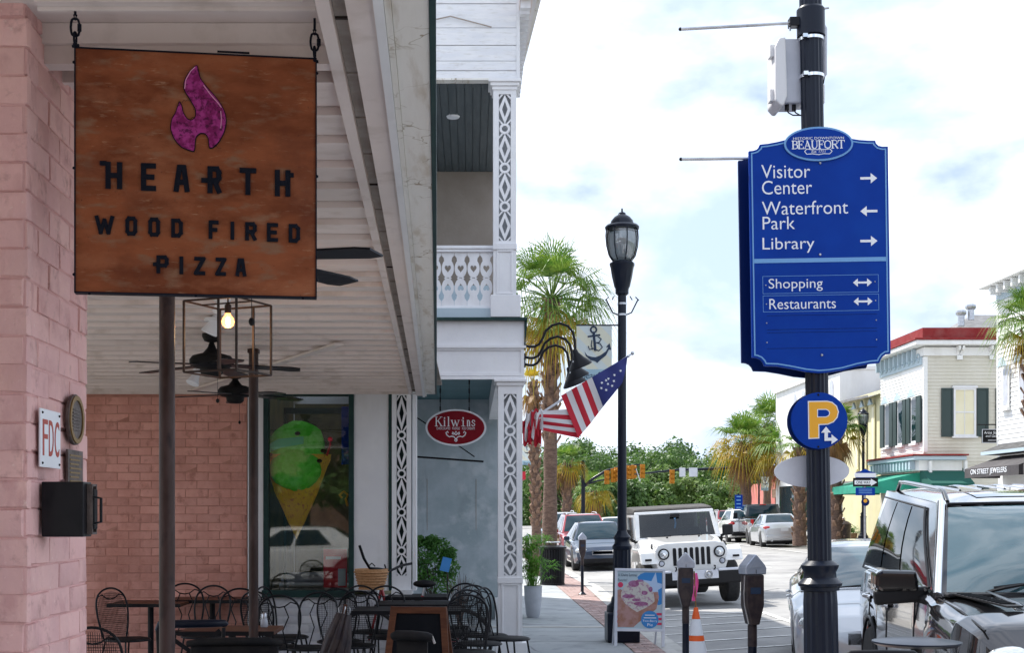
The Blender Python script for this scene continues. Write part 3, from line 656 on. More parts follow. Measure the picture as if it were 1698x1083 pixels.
# upper gallery
K('gallery_deck', MB().box(kx(690), kx(815), YW+.0, 18, bz1+.031, kz(511)), 'paleblue')
K('gallery_wall', MB().box(-2.5, .32, 17.8, 18.0, bz1, 6.4), 'tan')
K('gallery_ceiling', MB().box(-2.5, .42, YW+.10, 17.8, 6.24, 6.3), 'slateceil')
K('ceiling_light', MB().lathe([(.07, 0), (.08, .02), (.08, .03)], 16, (-.2, 15.3, 6.205)), 'signwhite')
for i in range(22): K('ceiling_board', MB().box(-1.5+i*.09, -1.5+i*.09+.084, YW+.11, 17.79, 6.222, 6.239), 'slateceil')
# gable boards
zz = [kz(131), kz(117), kz(101), kz(75), kz(46), kz(6), kz(-40), kz(-90)]
for i in range(len(zz)-1):
    K('board', MB().box(kx(700)-.5, kx(856), YW-.005-(.004 if i % 2 else 0), YW+.1, zz[i]+.004, zz[i+1]-.002), 'whitewood', bevel=.003)
K('board_backing', MB().box(kx(700)-.5, kx(855), YW+.02, YW+.3, zz[0]+.01, zz[-1]-.01), 'brownstrip')
K('gable_bottom_trim', MB().box(kx(700)-.5, kx(830), YW-.02, YW+.1, kz(133), kz(130)), 'cream')
K('corner_board', MB().box(kx(856)-.0, kx(862), YW-.02, YW+.3, kz(131), 8), 'white')
K('gable_wall', MB().box(-3.2, kx(855), YW+.31, 26.9, 6.42, 8.0), 'white')
K('cable', MB().tube([(kx(715), YW-.03, kz(35)), (kx(747), YW-.03, kz(28)), (kx(815), YW-.03, kz(46))], .007, 6), 'brownstrip')
# eave with dentils along the street front
e0 = Vector((kx(862), YW-.2, 7.07)); e1 = Vector((.52, 17.2, 7.07))
def eave(name, off0, off1, z0, z1, m, y0=YW-.4, y1=16.9):
    mb = MB(); xa_, xb_ = .80, .64
    mb.add([(kx(862)-.01,y0,z0),(kx(862)+off0+(xa_-kx(862))*off1,y0,z0),(kx(862)+off0+(xb_-kx(862))*off1,y1,z0),(kx(862)-.01,y1,z0),(kx(862)-.01,y0,z1),(kx(862)+off0+(xa_-kx(862))*off1,y0,z1),(kx(862)+off0+(xb_-kx(862))*off1,y1,z1),(kx(862)-.01,y1,z1)],
        [(0,3,2,1),(4,5,6,7),(0,1,5,4),(1,2,6,5),(2,3,7,6),(3,0,4,7)]); K(name, mb, m)
eave('eave_soffit', 0, .45, 6.95, 7.1, 'soffit'); eave('eave_moulding', .0, .72, 7.101, 7.2, 'white'); eave('eave_gutter', .0, 1.0, 7.201, 7.36, 'cream')
for i in range(18):
    y = YW-.3+i*.17; K('dentil', MB().box(kx(862), kx(862)+.10, y, y+.08, 6.87, 6.949), 'white')
K('shop_roof', MB().box(-9, .5, YW+.3, 27.2, 8.0, 8.15), 'darkgreen')

# fretwork posts
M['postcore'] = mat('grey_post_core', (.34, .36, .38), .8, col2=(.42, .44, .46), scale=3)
def fret_strip(mb, x0, x1, z0, z1, y0, y1, rings):
    "open lattice of rings and lozenges between two stiles"
    c = (x0+x1)/2; r = (x1-x0)*.42; t = .020
    zs = [z1]+rings+[z0]
    for zr in rings:
        ro = [(c+r*math.cos(2*PI*k/20), zr+r*math.sin(2*PI*k/20)) for k in range(20)]; ri = [(c+r*.56*math.cos(2*PI*k/20), zr+r*.56*math.sin(2*PI*k/20)) for k in range(20)]
        mb.ring(ro, ri, y0, y1)
    for a, b in zip(zs, zs[1:]):
        top = a-(r*.9 if a in rings else 0); bot = b+(r*.9 if b in rings else 0); mid = (top+bot)/2; h = (top-bot)/2*.98; w = (x1-x0)/2*.95
        out = [(c, mid+h), (c+w, mid), (c, mid-h), (c-w, mid)]; inn = [(c, mid+h*.56), (c+w*.46, mid), (c, mid-h*.56), (c-w*.46, mid)]
        mb.ring(out, inn, y0+.002, y1-.002)
        for sgn in (-1, 1):                                           # short splayed feet at the rings
            mb.bar((c+sgn*r*.25, (y0+y1)/2, top+.012), (c+sgn*w, (y0+y1)/2, top-h*.30), .016, y1-y0-.008)
            mb.bar((c+sgn*r*.25, (y0+y1)/2, bot-.012), (c+sgn*w, (y0+y1)/2, bot+h*.30), .016, y1-y0-.008)
def fret_post(xl, xr, ytop, ybot, lat0, lat1, rings, panel, plinth, cap, yoff=0, depth=.28, core=None):
    x0, x1, zt, zb = kx(xl), kx(xr), kz(ytop), kz(ybot); w = x1-x0; y0 = YW-.03+yoff; y1 = y0+depth
    post = MB(); sw_ = w*.24
    for (a, b) in ((x0, x0+sw_), (x1-sw_, x1)):
        post.box(a, b, y0, y0+.03, zb, zt); post.box(a, b, y1-.03, y1, zb, zt)
    post.box(x0, x0+.03, y0+.031, y0+.08, zb, zt); post.box(x1-.03, x1, y0+.031, y0+.08, zb, zt); post.box(x0, x0+.03, y1-.08, y1-.031, zb, zt); post.box(x1-.03, x1, y1-.08, y1-.031, zb, zt)
    post.box(x0+sw_, x1-sw_, y0+.001, y0+.03, kz(lat0), zt); post.box(x0+sw_, x1-sw_, y0+.001, y0+.03, zb, kz(lat1))
    post.box(x0+sw_, x1-sw_, y1-.03, y1-.001, kz(lat0), zt); post.box(x0+sw_, x1-sw_, y1-.03, y1-.001, zb, kz(lat1))
    K('post_frame', post, 'white')
    f = MB(); fret_strip(f, x0+sw_*.92, x1-sw_*.92, kz(lat1), kz(lat0), y0+.008, y0+.026, [kz(r) for r in rings]); K('fretwork', f, 'white')
    f = MB(); fret_strip(f, x0+sw_*.92, x1-sw_*.92, kz(lat1), kz(lat0), y1-.022, y1-.006, [kz(r) for r in rings]); K('fretwork', f, 'white')
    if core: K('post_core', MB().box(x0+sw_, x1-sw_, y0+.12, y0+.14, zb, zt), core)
    if panel: K('base_panel', frame(MB(), kx(xl+5), kx(xr-5), kz(panel[1]), kz(panel[0]), .022, y0-.012, y0-.001).box(x0-.005, x1+.005, y0-.02, y1+.01, kz(panel[0])+.001, kz(panel[0]-10)), 'white', bevel=.003)
    if plinth: K('plinth', MB().box(kx(xl)-.03, kx(xr)+.045, y0-.03, y1+.03, kz(plinth[1]), kz(plinth[0])), 'white', bevel=.006)
    if cap:
        c = MB()
        for i, (e, h0, h1) in enumerate(cap): c.box(x0-e, x1+e, y0-e, y1+e, kz(h1), kz(h0)-.001)
        K('capital', c, 'white', bevel=.004)
fret_post(826, 866, 634, 1066, 654, 955, [714.6, 779.5, 844, 909.5], (968, 1062), (1066, 1140), [(.02, 634, 640), (.045, 629.5, 634)], core='postcore')
fret_post(818, 856, 150, 490, 157, 400, [214, 279, 343], (415, 489), (490, 527), [(.012, 144, 150), (.03, 138, 144), (.05, 132.5, 138)], core='postcore')
fret_post(650, 682, 640, 978, 656, 955, [722, 786, 850, 914], None, None, None, yoff=.0, depth=.2, core='darkgreen')
# railing of fret-sawn boards
rail = K('top_rail', MB().box(kx(700), kx(818), YW+.03, YW+.13, kz(411), kz(406)).box(kx(700), kx(818), YW+.045, YW+.115, kz(416), kz(411.2)), 'whitewood', bevel=.003)
K('bottom_rail', MB().box(kx(700), kx(817), YW+.04, YW+.12, kz(511), kz(506)), 'whitewood', bevel=.003)
def heart(cx, cz, s, up=1, n=24):
    out = []
    for k in range(n):
        t = 2*PI*k/n; x = 16*math.sin(t)**3; z = 13*math.cos(t)-5*math.cos(2*t)-2*math.cos(3*t)-math.cos(4*t)
        out.append((cx+x*s/17, cz+up*(z)*s*1.15/15))
    return out
def oval(cx, cz, rx, rz, n=24, ph=0): return [(cx+rx*math.sin(2*PI*k/n), cz+rz*math.cos(2*PI*k/n)) for k in range(n)]
for i in range(5):
    c = kx(721+i*21.4); y0, y1 = YW+.07, YW+.09; hw = .066
    mb = MB(); u = 1/SW
    zu, zd = kz(443), kz(475)
    mb.ring(oval(c, zu, hw*.98, 15.5*u), heart(c, zu, 5.6*u), y0, y1)
    mb.ring([(c+(x-c), 2*zd-z) for x, z in oval(c, zd, hw*.98, 15.5*u)], [(x, 2*zd-z) for x, z in heart(c, zd, 5.6*u)], y0, y1)
    zm = kz(459); mb.ring([(c, zm+5*u), (c+6.5*u, zm), (c, zm-5*u), (c-6.5*u, zm)], [(c, zm+2.6*u), (c+2.6*u, zm), (c, zm-2.6*u), (c-2.6*u, zm)], y0-.002, y1+.002)
    mb.prism([(c-10.4*u, kz(416)), (c+10.4*u, kz(416)), (c+10.4*u, kz(421)), (c+7*u, kz(425)), (c+6*u, kz(431)), (c-6*u, kz(431)), (c-7*u, kz(425)), (c-10.4*u, kz(421))], y0+.001, y1-.001)
    mb.prism([(c-10.4*u, kz(506)), (c+10.4*u, kz(506)), (c+10.4*u, kz(498)), (c+7*u, kz(493)), (c+6*u, kz(487)), (c-6*u, kz(487)), (c-7*u, kz(493)), (c-10.4*u, kz(498))], y0+.001, y1-.001)
    K('baluster_board', mb, 'white')
K('rail_backing', MB().box(kx(700), kx(815), YW+1.8, YW+1.82, bz1+.03, kz(425)), 'paleblue')
# shop window
wn = K('shop_window', frame(MB(), kx(437), kx(587), kz(989), kz(648), .055, YW-.02, YW+.10), 'darkgreen')
MB().box(kx(437)-.01, kx(587)+.01, YW-.06, YW-.021, kz(991), kz(979)).build('sill', M['darkgreen'], wn)
g = MB(); g.box(kx(445), kx(579), YW+.03, YW+.036, kz(981), kz(656)); g.build('pane', M['glass'], wn)
MB().box(kx(466), kx(470), YW+.2, YW+.24, kz(983), kz(675)).box(kx(466), kx(579), YW+.2, YW+.24, kz(684), kz(674)).build('inner_frame', M['darkgreen'], wn)
K('shop_interior', MB().add([(kx(437),YW+2.5,0),(kx(645),YW+2.5,0),(kx(645),YW+2.5,3),(kx(437),YW+2.5,3)], [(0,3,2,1)]).add([(kx(437),YW+.21,.74),(kx(645),YW+.21,.74),(kx(645),YW+2.5,.74),(kx(437),YW+2.5,.74)], [(0,1,2,3)]).box(-3,-2.2,YW+.25,YW+2.5,0,3.1), 'shopolive')
def rebase(root, loc):
    root.location = loc
    for ch in root.children: ch.location = Vector(ch.location)-Vector(loc)
rebase(pil, (xa-.35, 3.74, 0))
# ---------------------------------------------------------------- items on the pillar
def wallx(y): return lx(-1.062, y)+.004
def wall_item(name, label, cat, pxa, pxb, pya, pyb, smid):
    y0, y1 = 2336/(725-pxa), 2336/(725-pxb); z0 = EYE-(pyb-HY)/smid; z1 = EYE-(pya-HY)/smid
    t = thing(name, label, cat, (wallx((y0+y1)/2), (y0+y1)/2, (z0+z1)/2), -R(-90)+math.atan(.025))
    return t, abs(y1-y0), z1-z0
# in these local frames -Y points out of the wall, X runs away from the camera
t, w, h = wall_item('enamel_sign', 'small white enamel plate lettered FDC in red on the pink pillar', 'sign', 61, 94.5, 680, 776, 612)
MB().box(-w/2, w/2, -.006, -.001, -h/2, h/2).build('plate', M['signwhite'], t, world=False, bevel=.001)
for ch, a, b in (('F', -.40, -.16), ('D', -.10, .13), ('C', .19, .42)): fit_text(ch, a*w, b*w, -.30*h, .32*h, -.0061, M['fdcred'], t, .0012, weight=-.0)
for i in (-1, 1):
    for j in (-1, 1): MB().ball((i*w*.42, -.007, j*h*.43), .0035, 8, 6).build('screw', M['blackmatte'], t, world=False)
t, w, h = wall_item('oval_plaque', 'oval cast bronze plaque above the square plaque on the pink pillar', 'plaque', 105, 130, 653, 738, 575)
def xz_disc(mb, rx, rz, y0, y1, n=36, c=(0, 0)): return mb.prism([(c[0]+rx*math.cos(2*PI*k/n), c[1]+rz*math.sin(2*PI*k/n)) for k in range(n)], y0, y1)
xz_disc(MB(), w/2, h/2, -.012, -.001).build('plate', M['bronze'], t, world=False, bevel=.002)
MB().ring([(w*.47*math.cos(a*PI/18), h*.47*math.sin(a*PI/18)) for a in range(36)], [(w*.38*math.cos(a*PI/18), h*.38*math.sin(a*PI/18)) for a in range(36)], -.016, -.0121).build('rim', M['brass'], t, world=False)
m_ = MB()
for i in range(7): m_.box(-w*.26, w*.24*(1-.1*(i % 3)), -.0145, -.0121, h*(-.22+.066*i), h*(-.22+.066*i)+h*.03)
m_.build('relief', M['bronze'], t, world=False)
t, w, h = wall_item('bronze_plaque', 'small rectangular bronze text plaque behind the black box on the pillar', 'plaque', 106, 131, 747, 806, 572)
MB().box(-w/2, w/2, -.008, -.001, -h/2, h/2).build('plate', M['bronze'], t, world=False, bevel=.001)
m_ = MB()
for i in range(7): m_.box(-w*.38, w*(.36-.08*((i*2) % 3)), -.0095, -.0081, h*(-.4+.12*i), h*(-.4+.12*i)+h*.045)
m_.build('relief', M['brass'], t, world=False)
y0 = 2336/(725-67); y1 = 3.63
t = thing('control_box', 'black metal control box mounted on the pink pillar under the plaques', 'box', (wallx(3.6), 3.6, 1.585))
za, zb = Z_(891, 620)-1.585, Z_(799, 620)-1.585
MB().box(.0, .112, y0-3.6, y1-3.6, za, zb).build('case', M['black'], t, world=False, bevel=.003)
frame(MB(), y0+.03-3.6, y1-.005-3.6, za+.006, zb-.006, .006, -.128, -.113).build('door_rim', M['bronze'], t, world=False).rotation_euler = (0, 0, R(90))
MB().box(.113, .132, y0-3.6+.035, y1-3.6-.012, za+.02, zb-.02).build('door', M['blackmatte'], t, world=False, bevel=.003)
MB().tube([(.13, y0-3.6+.03, zb-.04), (.15, y0-3.6+.035, zb-.045), (.15, y0-3.6+.035, za+.04), (.13, y0-3.6+.03, za+.035)], .004, 6).build('handle', M['black'], t, world=False, smooth=40)

# ---------------------------------------------------------------- the forged restaurant sign
SS = 640.0
sg = thing('hanging_sign', 'square rusted steel sign for wood fired pizza with magenta flame hanging on chains', 'sign', ((321-VX)/SS, FPX/SS+.04, Z_(484, SS)), (0, 0, R(8)))
def hu(px): return (px-321.5)/SS*1.008
def hv(py): return (484.5-py)/SS*1.0
MB().box(hu(125), hu(519), .0, .012, 0, hv(80)).build('panel', M['rust'], sg, world=False, bevel=.001)
frame(MB(), hu(124), hu(520), -.003, hv(78.5), .0035, -.004, .03).build('frame', M['signletter'], sg, world=False)
for (ch, a, b) in (('H',170,201),('E',231,256),('A',284,310),('R',333,362),('T',391,420),('H',450,480)):
    mb = MB(); block(mb, ch, hu(a+(4 if ch == 'H' and a < 200 else 0)+(6 if ch == 'R' else 0)), hu(b-(4 if a == 450 else 0)), hv(313+(a-170)*.012), hv(267+(a-170)*.012), 8.6/SS, -.005, -.001)
    if ch == 'H' and a == 170: mb.box(hu(165), hu(176), -.0052, -.0012, hv(274), hv(266.5))
    if a == 450: mb.box(hu(470), hu(481.5), -.0052, -.0012, hv(283), hv(275.5))
    if ch == 'R': mb.box(hu(329), hu(341), -.0052, -.0012, hv(297), hv(289))
    mb.build('letter', M['signletter'], sg, world=False)
for (ch, a, b) in (('W',157,188),('O',206,225),('O',243,262),('D',280,299),('F',341,358),('I',374,386),('R',401,420),('E',437,456),('D',473,492)):
    mb = MB(); block(mb, ch, hu(a), hu(b), hv(388.5+(a-157)*.016), hv(357+(a-157)*.016), 6.3/SS, -.005, -.001); mb.build('letter', M['signletter'], sg, world=False)
for (ch, a, b) in (('P',256,276),('I',290,303),('Z',317,336),('Z',352,370),('A',385,403)):
    mb = MB(); block(mb, ch, hu(a), hu(b), hv(451.5+(a-251)*.012), hv(421+(a-251)*.012), 6.3/SS, -.005, -.001)
    if ch == 'P': mb.box(hu(250.5), hu(262), -.0052, -.0012, hv(439), hv(433))
    mb.build('letter', M['signletter'], sg, world=False)
fl = [(322,98),(325,108),(328,122),(337,134),(350,148),(361,162),(369,178),(371,193),(368,210),(360,226),(350,238),(341,240),(340,222),(335,215),(327,215),(320,222),(319,247),(308,244),(295,239),(284,226),(278,209),(280,193),(287,180),(293,160),(298,168),(300,180),(306,190),(313,193),(319,187),(319,174),(309,157),(300,143),(300,128),(308,112)]
def bez(pts):    # light smoothing of an outline
    for _ in range(2):
        out = []
        for i in range(len(pts)):
            a = Vector(pts[i]); b = Vector(pts[(i+1) % len(pts)]); out += [tuple(a*.8+b*.2), tuple(a*.2+b*.8)]
        pts = out
    return pts
FL = [(hu(x), hv(y)) for x, y in bez(fl)]
MB().prism(FL, -.0045, -.0003).build('flame_edge', M['signletter'], sg, world=False)
cx_, cz_ = hu(325), hv(185)
MB().prism(inset(FL, .0022), -.0062, -.0046).build('flame', M['flame'], sg, world=False)
MB().tube([(hu(x), -.0066, hv(y)) for x, y in ((302,141),(304,126),(312,111),(319,104))], .0012, 6).build('highlight', M['flamehi'], sg, world=False)
MB().tube([(hu(x), -.0066, hv(y)) for x, y in ((333,134),(345,150),(356,162),(362,170))], .0012, 6).tube([(hu(x), -.0066, hv(y)) for x, y in ((361,176),(362,190),(361,205))], .001, 6).build('highlight', M['flamehi'], sg, world=False)
m_ = MB(); rnd = random.Random(3)
for i in range(26):
    x = rnd.uniform(288, 360); y = rnd.uniform(140, 236)
    if 30 > abs(x-325)+abs(y-225)*.6: continue
    if not (abs(x-325) < 38-abs(y-200)*.25): continue
    m_.tube([(hu(x+k*3), -.0063-k*1e-5, hv(y+rnd.uniform(-4, 4))) for k in range(5)], .0005, 4)
m_.build('scratches', M['signletter'], sg, world=False)
for i, px in enumerate((148, 320, 497)): MB().ball((hu(px), .0, -.004), .004, 8, 6).build('bolt', M['signletter'], sg, world=False)
for py in (102, 278, 455):
    for px in (122.5, 520.5): MB().ball((hu(px), .008, hv(py)), .004, 8, 6).build('bolt', M['signletter'], sg, world=False)
MB().box(hu(355), hu(408), .0, .006, hv(75.5), hv(73)).build('bracket', M['signletter'], sg, world=False)
def link(c, l, w, r, rot):
    n = 16; pts = []
    for k in range(n):
        a = 2*PI*k/n; x = w*math.cos(a); z = l*math.sin(a)
        if abs(z) > 0: z = math.copysign(min(abs(z)*1.25, l), z)
        pts.append((c[0]+x*math.cos(rot), c[1]+x*math.sin(rot), c[2]+z))
    return MB().tube(pts, r, 6, closed=True)
def chain(px, ytop, ybot, label):
    base = (sg.location.x+hu(px)*math.cos(R(8)), sg.location.y+hu(px)*math.sin(R(8))+.005, Z_(ybot, SS))
    t = thing('chain', label, 'chain', base)
    H = (ybot-ytop)/SS
    MB().tube([(0, 0, H), (0, 0, H-.032)], .0035, 8).tube([(-.004, 0, H-.03), (0, 0, H-.045), (.004, 0, H-.03)], .002, 6).build('hook', M['signletter'], t, world=False)
    link((0, 0, H-.063), .022, .011, .0032, R(15)).build('link', M['signletter'], t, world=False, smooth=60)
    MB().cyl((.011, 0, H-.073), (.011, 0, H-.055), .0055, 8).build('link_sleeve', M['signletter'], t, world=False)
    n = max(1, int((H-.085)/.022))
    for i in range(n): link((0, 0, H-.09-.02*i), .014, .007, .003, R(80 if i % 2 == 0 else 10)).build('link', M['signletter'], t, world=False, smooth=60)
    MB().ball((0, 0, .004), .007, 10, 6).tube([(-.008, 0, .0), (.01, 0, .003)], .004, 6).build('shackle', M['signletter'], t, world=False)
chain(124.5, 4, 76, 'black chain and quick link holding the left corner of the rusted sign')
chain(516, 9, 84, 'black chain and quick link holding the right corner of the rusted sign')

# ---------------------------------------------------------------- terrace pipes, lamp cage, fans
def pipe(px, s, w, label):
    p = at(px, HY, s); t = thing('pipe_column', label, 'column', (p.x, p.y, 0), 0, 'rusty pipe columns under the canopy')
    r = w/2/s; MB().lathe([(r, 0), (r, ZC-.05), (r, ZC-.012)], 20).build('shaft', M['pipe'], t, world=False, smooth=50)
    MB().lathe([(r*1.7, 0), (r*1.7, .015), (r*1.05, .03)], 20).build('base_plate', M['pipe'], t, world=False)
    MB().box(-r*1.1, r*1.1, -r*1.1, r*1.1, ZC-.045, ZC-.016).build('head_plate', M['pipe'], t, world=False)
pipe(277, 355, 26, 'thick rusty brown pipe column below the hanging pizza sign')
pipe(420.5, 221, 16, 'thinner rusty brown pipe column beside the shop window')
p = at(378, HY, 330); ca = thing('pendant_lamp', 'dark open cage pendant with a glowing bare bulb under the canopy', 'lamp', (p.x, p.y, Z_(620, 330)), (0, 0, R(-24)))
H0 = (620-503)/330; hw_ = .155
def cage():
    t = .0095
    for i, (x, y) in enumerate(((-hw_, -hw_), (hw_, -hw_), (hw_, hw_), (-hw_, hw_))):
        MB().box(x-t/2, x+t/2, y-t/2, y+t/2, 0, H0).build('upright', M['iron'], ca, world=False)
    for i, y in enumerate((-hw_, hw_)): MB().box(.045, .045+t, y-t/2, y+t/2, .0, H0-.001).build('upright', M['iron'], ca, world=False)
    for z in (0, H0):
        MB().box(-hw_, hw_, -hw_-t/2+.0005, -hw_+t/2-.0005, z-t/2, z+t/2).box(-hw_, hw_, hw_-t/2+.0005, hw_+t/2-.0005, z-t/2, z+t/2).box(-hw_-t/2+.001, -hw_+t/2-.001, -hw_, hw_, z-t/2+.0005, z+t/2-.0005).box(hw_-t/2+.001, hw_+t/2-.001, -hw_, hw_, z-t/2+.0005, z+t/2-.0005).build('cage_rail', M['iron'], ca, world=False)
    MB().bar((-hw_, 0, H0+.001), (hw_, 0, H0+.001), .012, .006, (0, 0, 1)).build('cross_strap', M['iron'], ca, world=False)
cage()
MB().cyl((0, 0, H0), (0, 0, ZC-.01-Z_(620, 330)), .004, 6).build('cord', M['blackmatte'], ca, world=False)
MB().lathe([(.006, H0), (.017, H0-.01), (.017, H0-.045), (.014, H0-.05)], 14).build('socket', M['pipe'], ca, world=False)
bl = MB().lathe([(.012, H0-.048), (.015, H0-.058), (.027, H0-.075), (.0325, H0-.092), (.028, H0-.110), (.014, H0-.122), (.002, H0-.124)], 20).build('bulb', M['bulb'], ca, world=False, smooth=80)
MB().lathe([(.006, H0-.07), (.011, H0-.08), (.011, H0-.103), (.004, H0-.108)], 10).build('filament', M['filament'], ca, world=False)
# make the bulb envelope partly see-through
nt = M['bulb'].node_tree; b_ = nt.nodes['Principled BSDF']; tr = nt.nodes.new('ShaderNodeBsdfTransparent'); tr.inputs['Color'].default_value = (1, .75, .5, 1); mx = nt.nodes.new('ShaderNodeMixShader'); mx.inputs[0].default_value = .6
nt.links.new(tr.outputs[0], mx.inputs[1]); nt.links.new(b_.outputs[0], mx.inputs[2]); nt.links.new(mx.outputs[0], nt.nodes['Material Output'].inputs['Surface'])
b_.inputs['Emission Strength'].default_value = 2.2
pl = bpy.data.lights.new('bulb_light', 'POINT'); pl.energy = 1.5; pl.color = (1, .62, .3); pl.shadow_soft_size = .03
lo = bpy.data.objects.new('bulb_light', pl); scene.collection.objects.link(lo); lo.parent = ca; lo.location = (0, 0, H0-.16)

def fan_blade(L, w0, w1, m):
    mb = MB(); n = 8; top = []
    for i in range(n+1):
        u = i/n; x = .10+u*(L-.10); w = (w0+(w1-w0)*u)*(1 if u < .9 else (1-(u-.9)*2.2)); top.append((x, w))
    vs = [(x, -w/2, .010*(-1)) for x, w in top]+[(x, w/2, .010) for x, w in top]; N_ = n+1
    vs2 = [(a, b, c-.008) for a, b, c in vs]; mb.add(vs+vs2, [(i, i+1, N_+i+1, N_+i) for i in range(n)]+[(2*N_+N_+i, 2*N_+N_+i+1, 2*N_+i+1, 2*N_+i) for i in range(n)]+[(i+1, i, 2*N_+i, 2*N_+i+1) for i in range(n)]+[(N_+i, N_+i+1, 3*N_+i+1, 3*N_+i) for i in range(n)]+[(n, N_+n, 3*N_+n, 2*N_+n), (N_, 0, 2*N_, 3*N_)])
    return mb
def fan(px, s, blade_py, rot, L, label, nb=5):
    p = at(px, HY, s); zb = Z_(blade_py, s); t = thing('ceiling_fan', label, 'fan', (p.x, p.y, zb), (0, 0, rot), 'black ceiling fans under the canopy')
    top = ZC-.02-zb
    MB().lathe([(.02, top-.06), (.05, top-.05), (.065, top-.02), (.065, top)], 18).build('canopy_mount', M['blackmatte'], t, world=False, smooth=40)
    MB().cyl((0, 0, .10), (0, 0, top-.05), .013, 8).build('downrod', M['blackmatte'], t, world=False)
    MB().lathe([(.015, .15), (.03, .11), (.06, .075), (.13, .055), (.15, .03), (.15, -.005), (.12, -.025), (.08, -.03), (.075, -.065), (.05, -.085), (.0, -.088)], 24).build('motor_housing', M['blackmatte'], t, world=False, smooth=40)
    MB().tube([(.04, 0, -.08), (.04, 0, -.24)], .0015, 5).ball((.04, 0, -.25), (.012, .012, .016), 8, 6).build('pull_chain', M['blackmatte'], t, world=False)
    for k in range(nb):
        b = fan_blade(L, .10, .135, None).build('blade', M['black'], t, world=False); b.rotation_euler = (R(-14), R(2.5), 2*PI*k/nb); b.location = (0, 0, .0)
fan(351, 243, 604, R(8), .60, 'black ceiling fan behind the cage pendant')
fan(390, 190, 653, R(30), .62, 'farthest black ceiling fan near the terrace back wall')
fan(402, 442, 424, R(-22), .56, 'nearest black ceiling fan, half hidden by the hanging pizza sign')
def flood(px, py, s, label, rz):
    p = at(px, py, s); t = thing('floodlight', label, 'light', (p.x, p.y, p.z), (0, 0, rz), 'white adjustable floodlights on the ceiling')
    H_ = ZC-.01-p.z
    MB().cyl((0, 0, H_-.02), (0, 0, H_), .05, 16).build('mount', M['ltgrey'], t, world=False)
    MB().tube([(0, 0, H_-.02), (.01, 0, H_*.6), (0, 0, .06)], .012, 8).build('arm', M['ltgrey'], t, world=False)
    o = MB().lathe([(.012, .08), (.025, .06), (.035, .0), (.055, -.05), (.05, -.055)], 16).build('lamp_head', M['signwhite'], t, world=False, smooth=40); o.rotation_euler = (R(25), R(10), 0)
flood(369, 503, 290, 'white floodlight on the ceiling just above the cage pendant', 0)
flood(352, 540, 262, 'white floodlight on the ceiling above the nearer fan hub', 1)
flood(323, 627, 205, 'white floodlight on the ceiling at the left below the fan blades', 2)

# ---------------------------------------------------------------- shop signs and gooseneck lamps
s_ = 150.0; p = at(756, 740, s_)
ks = thing('oval_shop_sign', 'dark red oval sign with white rim lettered Kilwins hanging under the porch', 'sign', (p.x, p.y, p.z))
hz = lambda py: (740-py)/s_; hx = lambda px: (px-756)/s_
def ell(rx, rz, cz, n=48): return [(rx*math.cos(2*PI*k/n), cz+rz*math.sin(2*PI*k/n)) for k in range(n)]
cz = hz(709.5)
MB().prism(ell(50.5/s_, 30.5/s_, cz), -.015, .015).build('rim', M['signwhite'], ks, world=False)
MB().prism(ell(47.2/s_, 27.6/s_, cz), -.020, -.0151).build('face', M['maroon'], ks, world=False)
serif_word('Kilwins', [.9, .42, .42, 1.05, .75, .42, .6], hx(721), hx(789), hz(707), hz(692), -.0205, M['signwhite'], ks, 1.75/s_, gap=.06)
for w_, a, b in (('CHOCOLATES', 724, 746.5), ('FUDGE', 750, 762.5), ('ICE CREAM', 766.5, 787)): fit_text(w_, hx(a), hx(b), hz(713), hz(708.8), -.0205, M['signwhite'], ks, .001)
m_ = MB()
for sx in (-1, 1):
    for pts in (((0,729),(3,725),(7,724),(11,725),(15,722),(16.5,718),(14,716),(12.5,718.5)), ((0,722),(3,719),(5.5,717),(6,720),(3.5,721)), ((0,733),(2,730.5),(0,728))):
        m_.tube([(sx*a/s_, -.0215, hz(b)) for a, b in pts], 1.0/s_, 6)
m_.ball((0, -.021, hz(717)), 1.5/s_, 8, 6); m_.build('scroll_ornament', M['signwhite'], ks, world=False)
def thin_chain(px, ytop, ybot, s, label):
    p = at(px, ybot, s); t = thing('chain', label, 'chain', (p.x, p.y, p.z)); H_ = (ybot-ytop)/s; n = int(H_/.05)
    m_ = MB()
    for i in range(n): z = H_*i/n; m_.tube([(0, 0, z), (0, 0, z+H_/n)], .005 if i % 2 else .009, 6)
    m_.build('links', M['blackmatte'], t, world=False)
thin_chain(730, 622, 682, s_, 'left thin chain holding the dark red oval sign'); thin_chain(778, 622, 683, s_, 'right thin chain holding the dark red oval sign')
p0 = at(690, 758, 150); br = thing('sign_bracket', 'black iron wall bracket with a diagonal stay below the oval sign', 'bracket', (p0.x, p0.y+.15, p0.z))
q = lambda px, py: ((px-690)/150, 0, (758-py)/150)
MB().tube([q(690, 757), q(802, 765)], .011, 6).build('arm', M['blackmatte'], br, world=False)
MB().tube([q(690, 691), q(722, 712), q(787, 757)], .007, 6).build('stay', M['blackmatte'], br, world=False)
MB().box(-.02, .0, -.02, .02, (758-768)/150, (758-688)/150).build('wall_plate', M['blackmatte'], br, world=False)
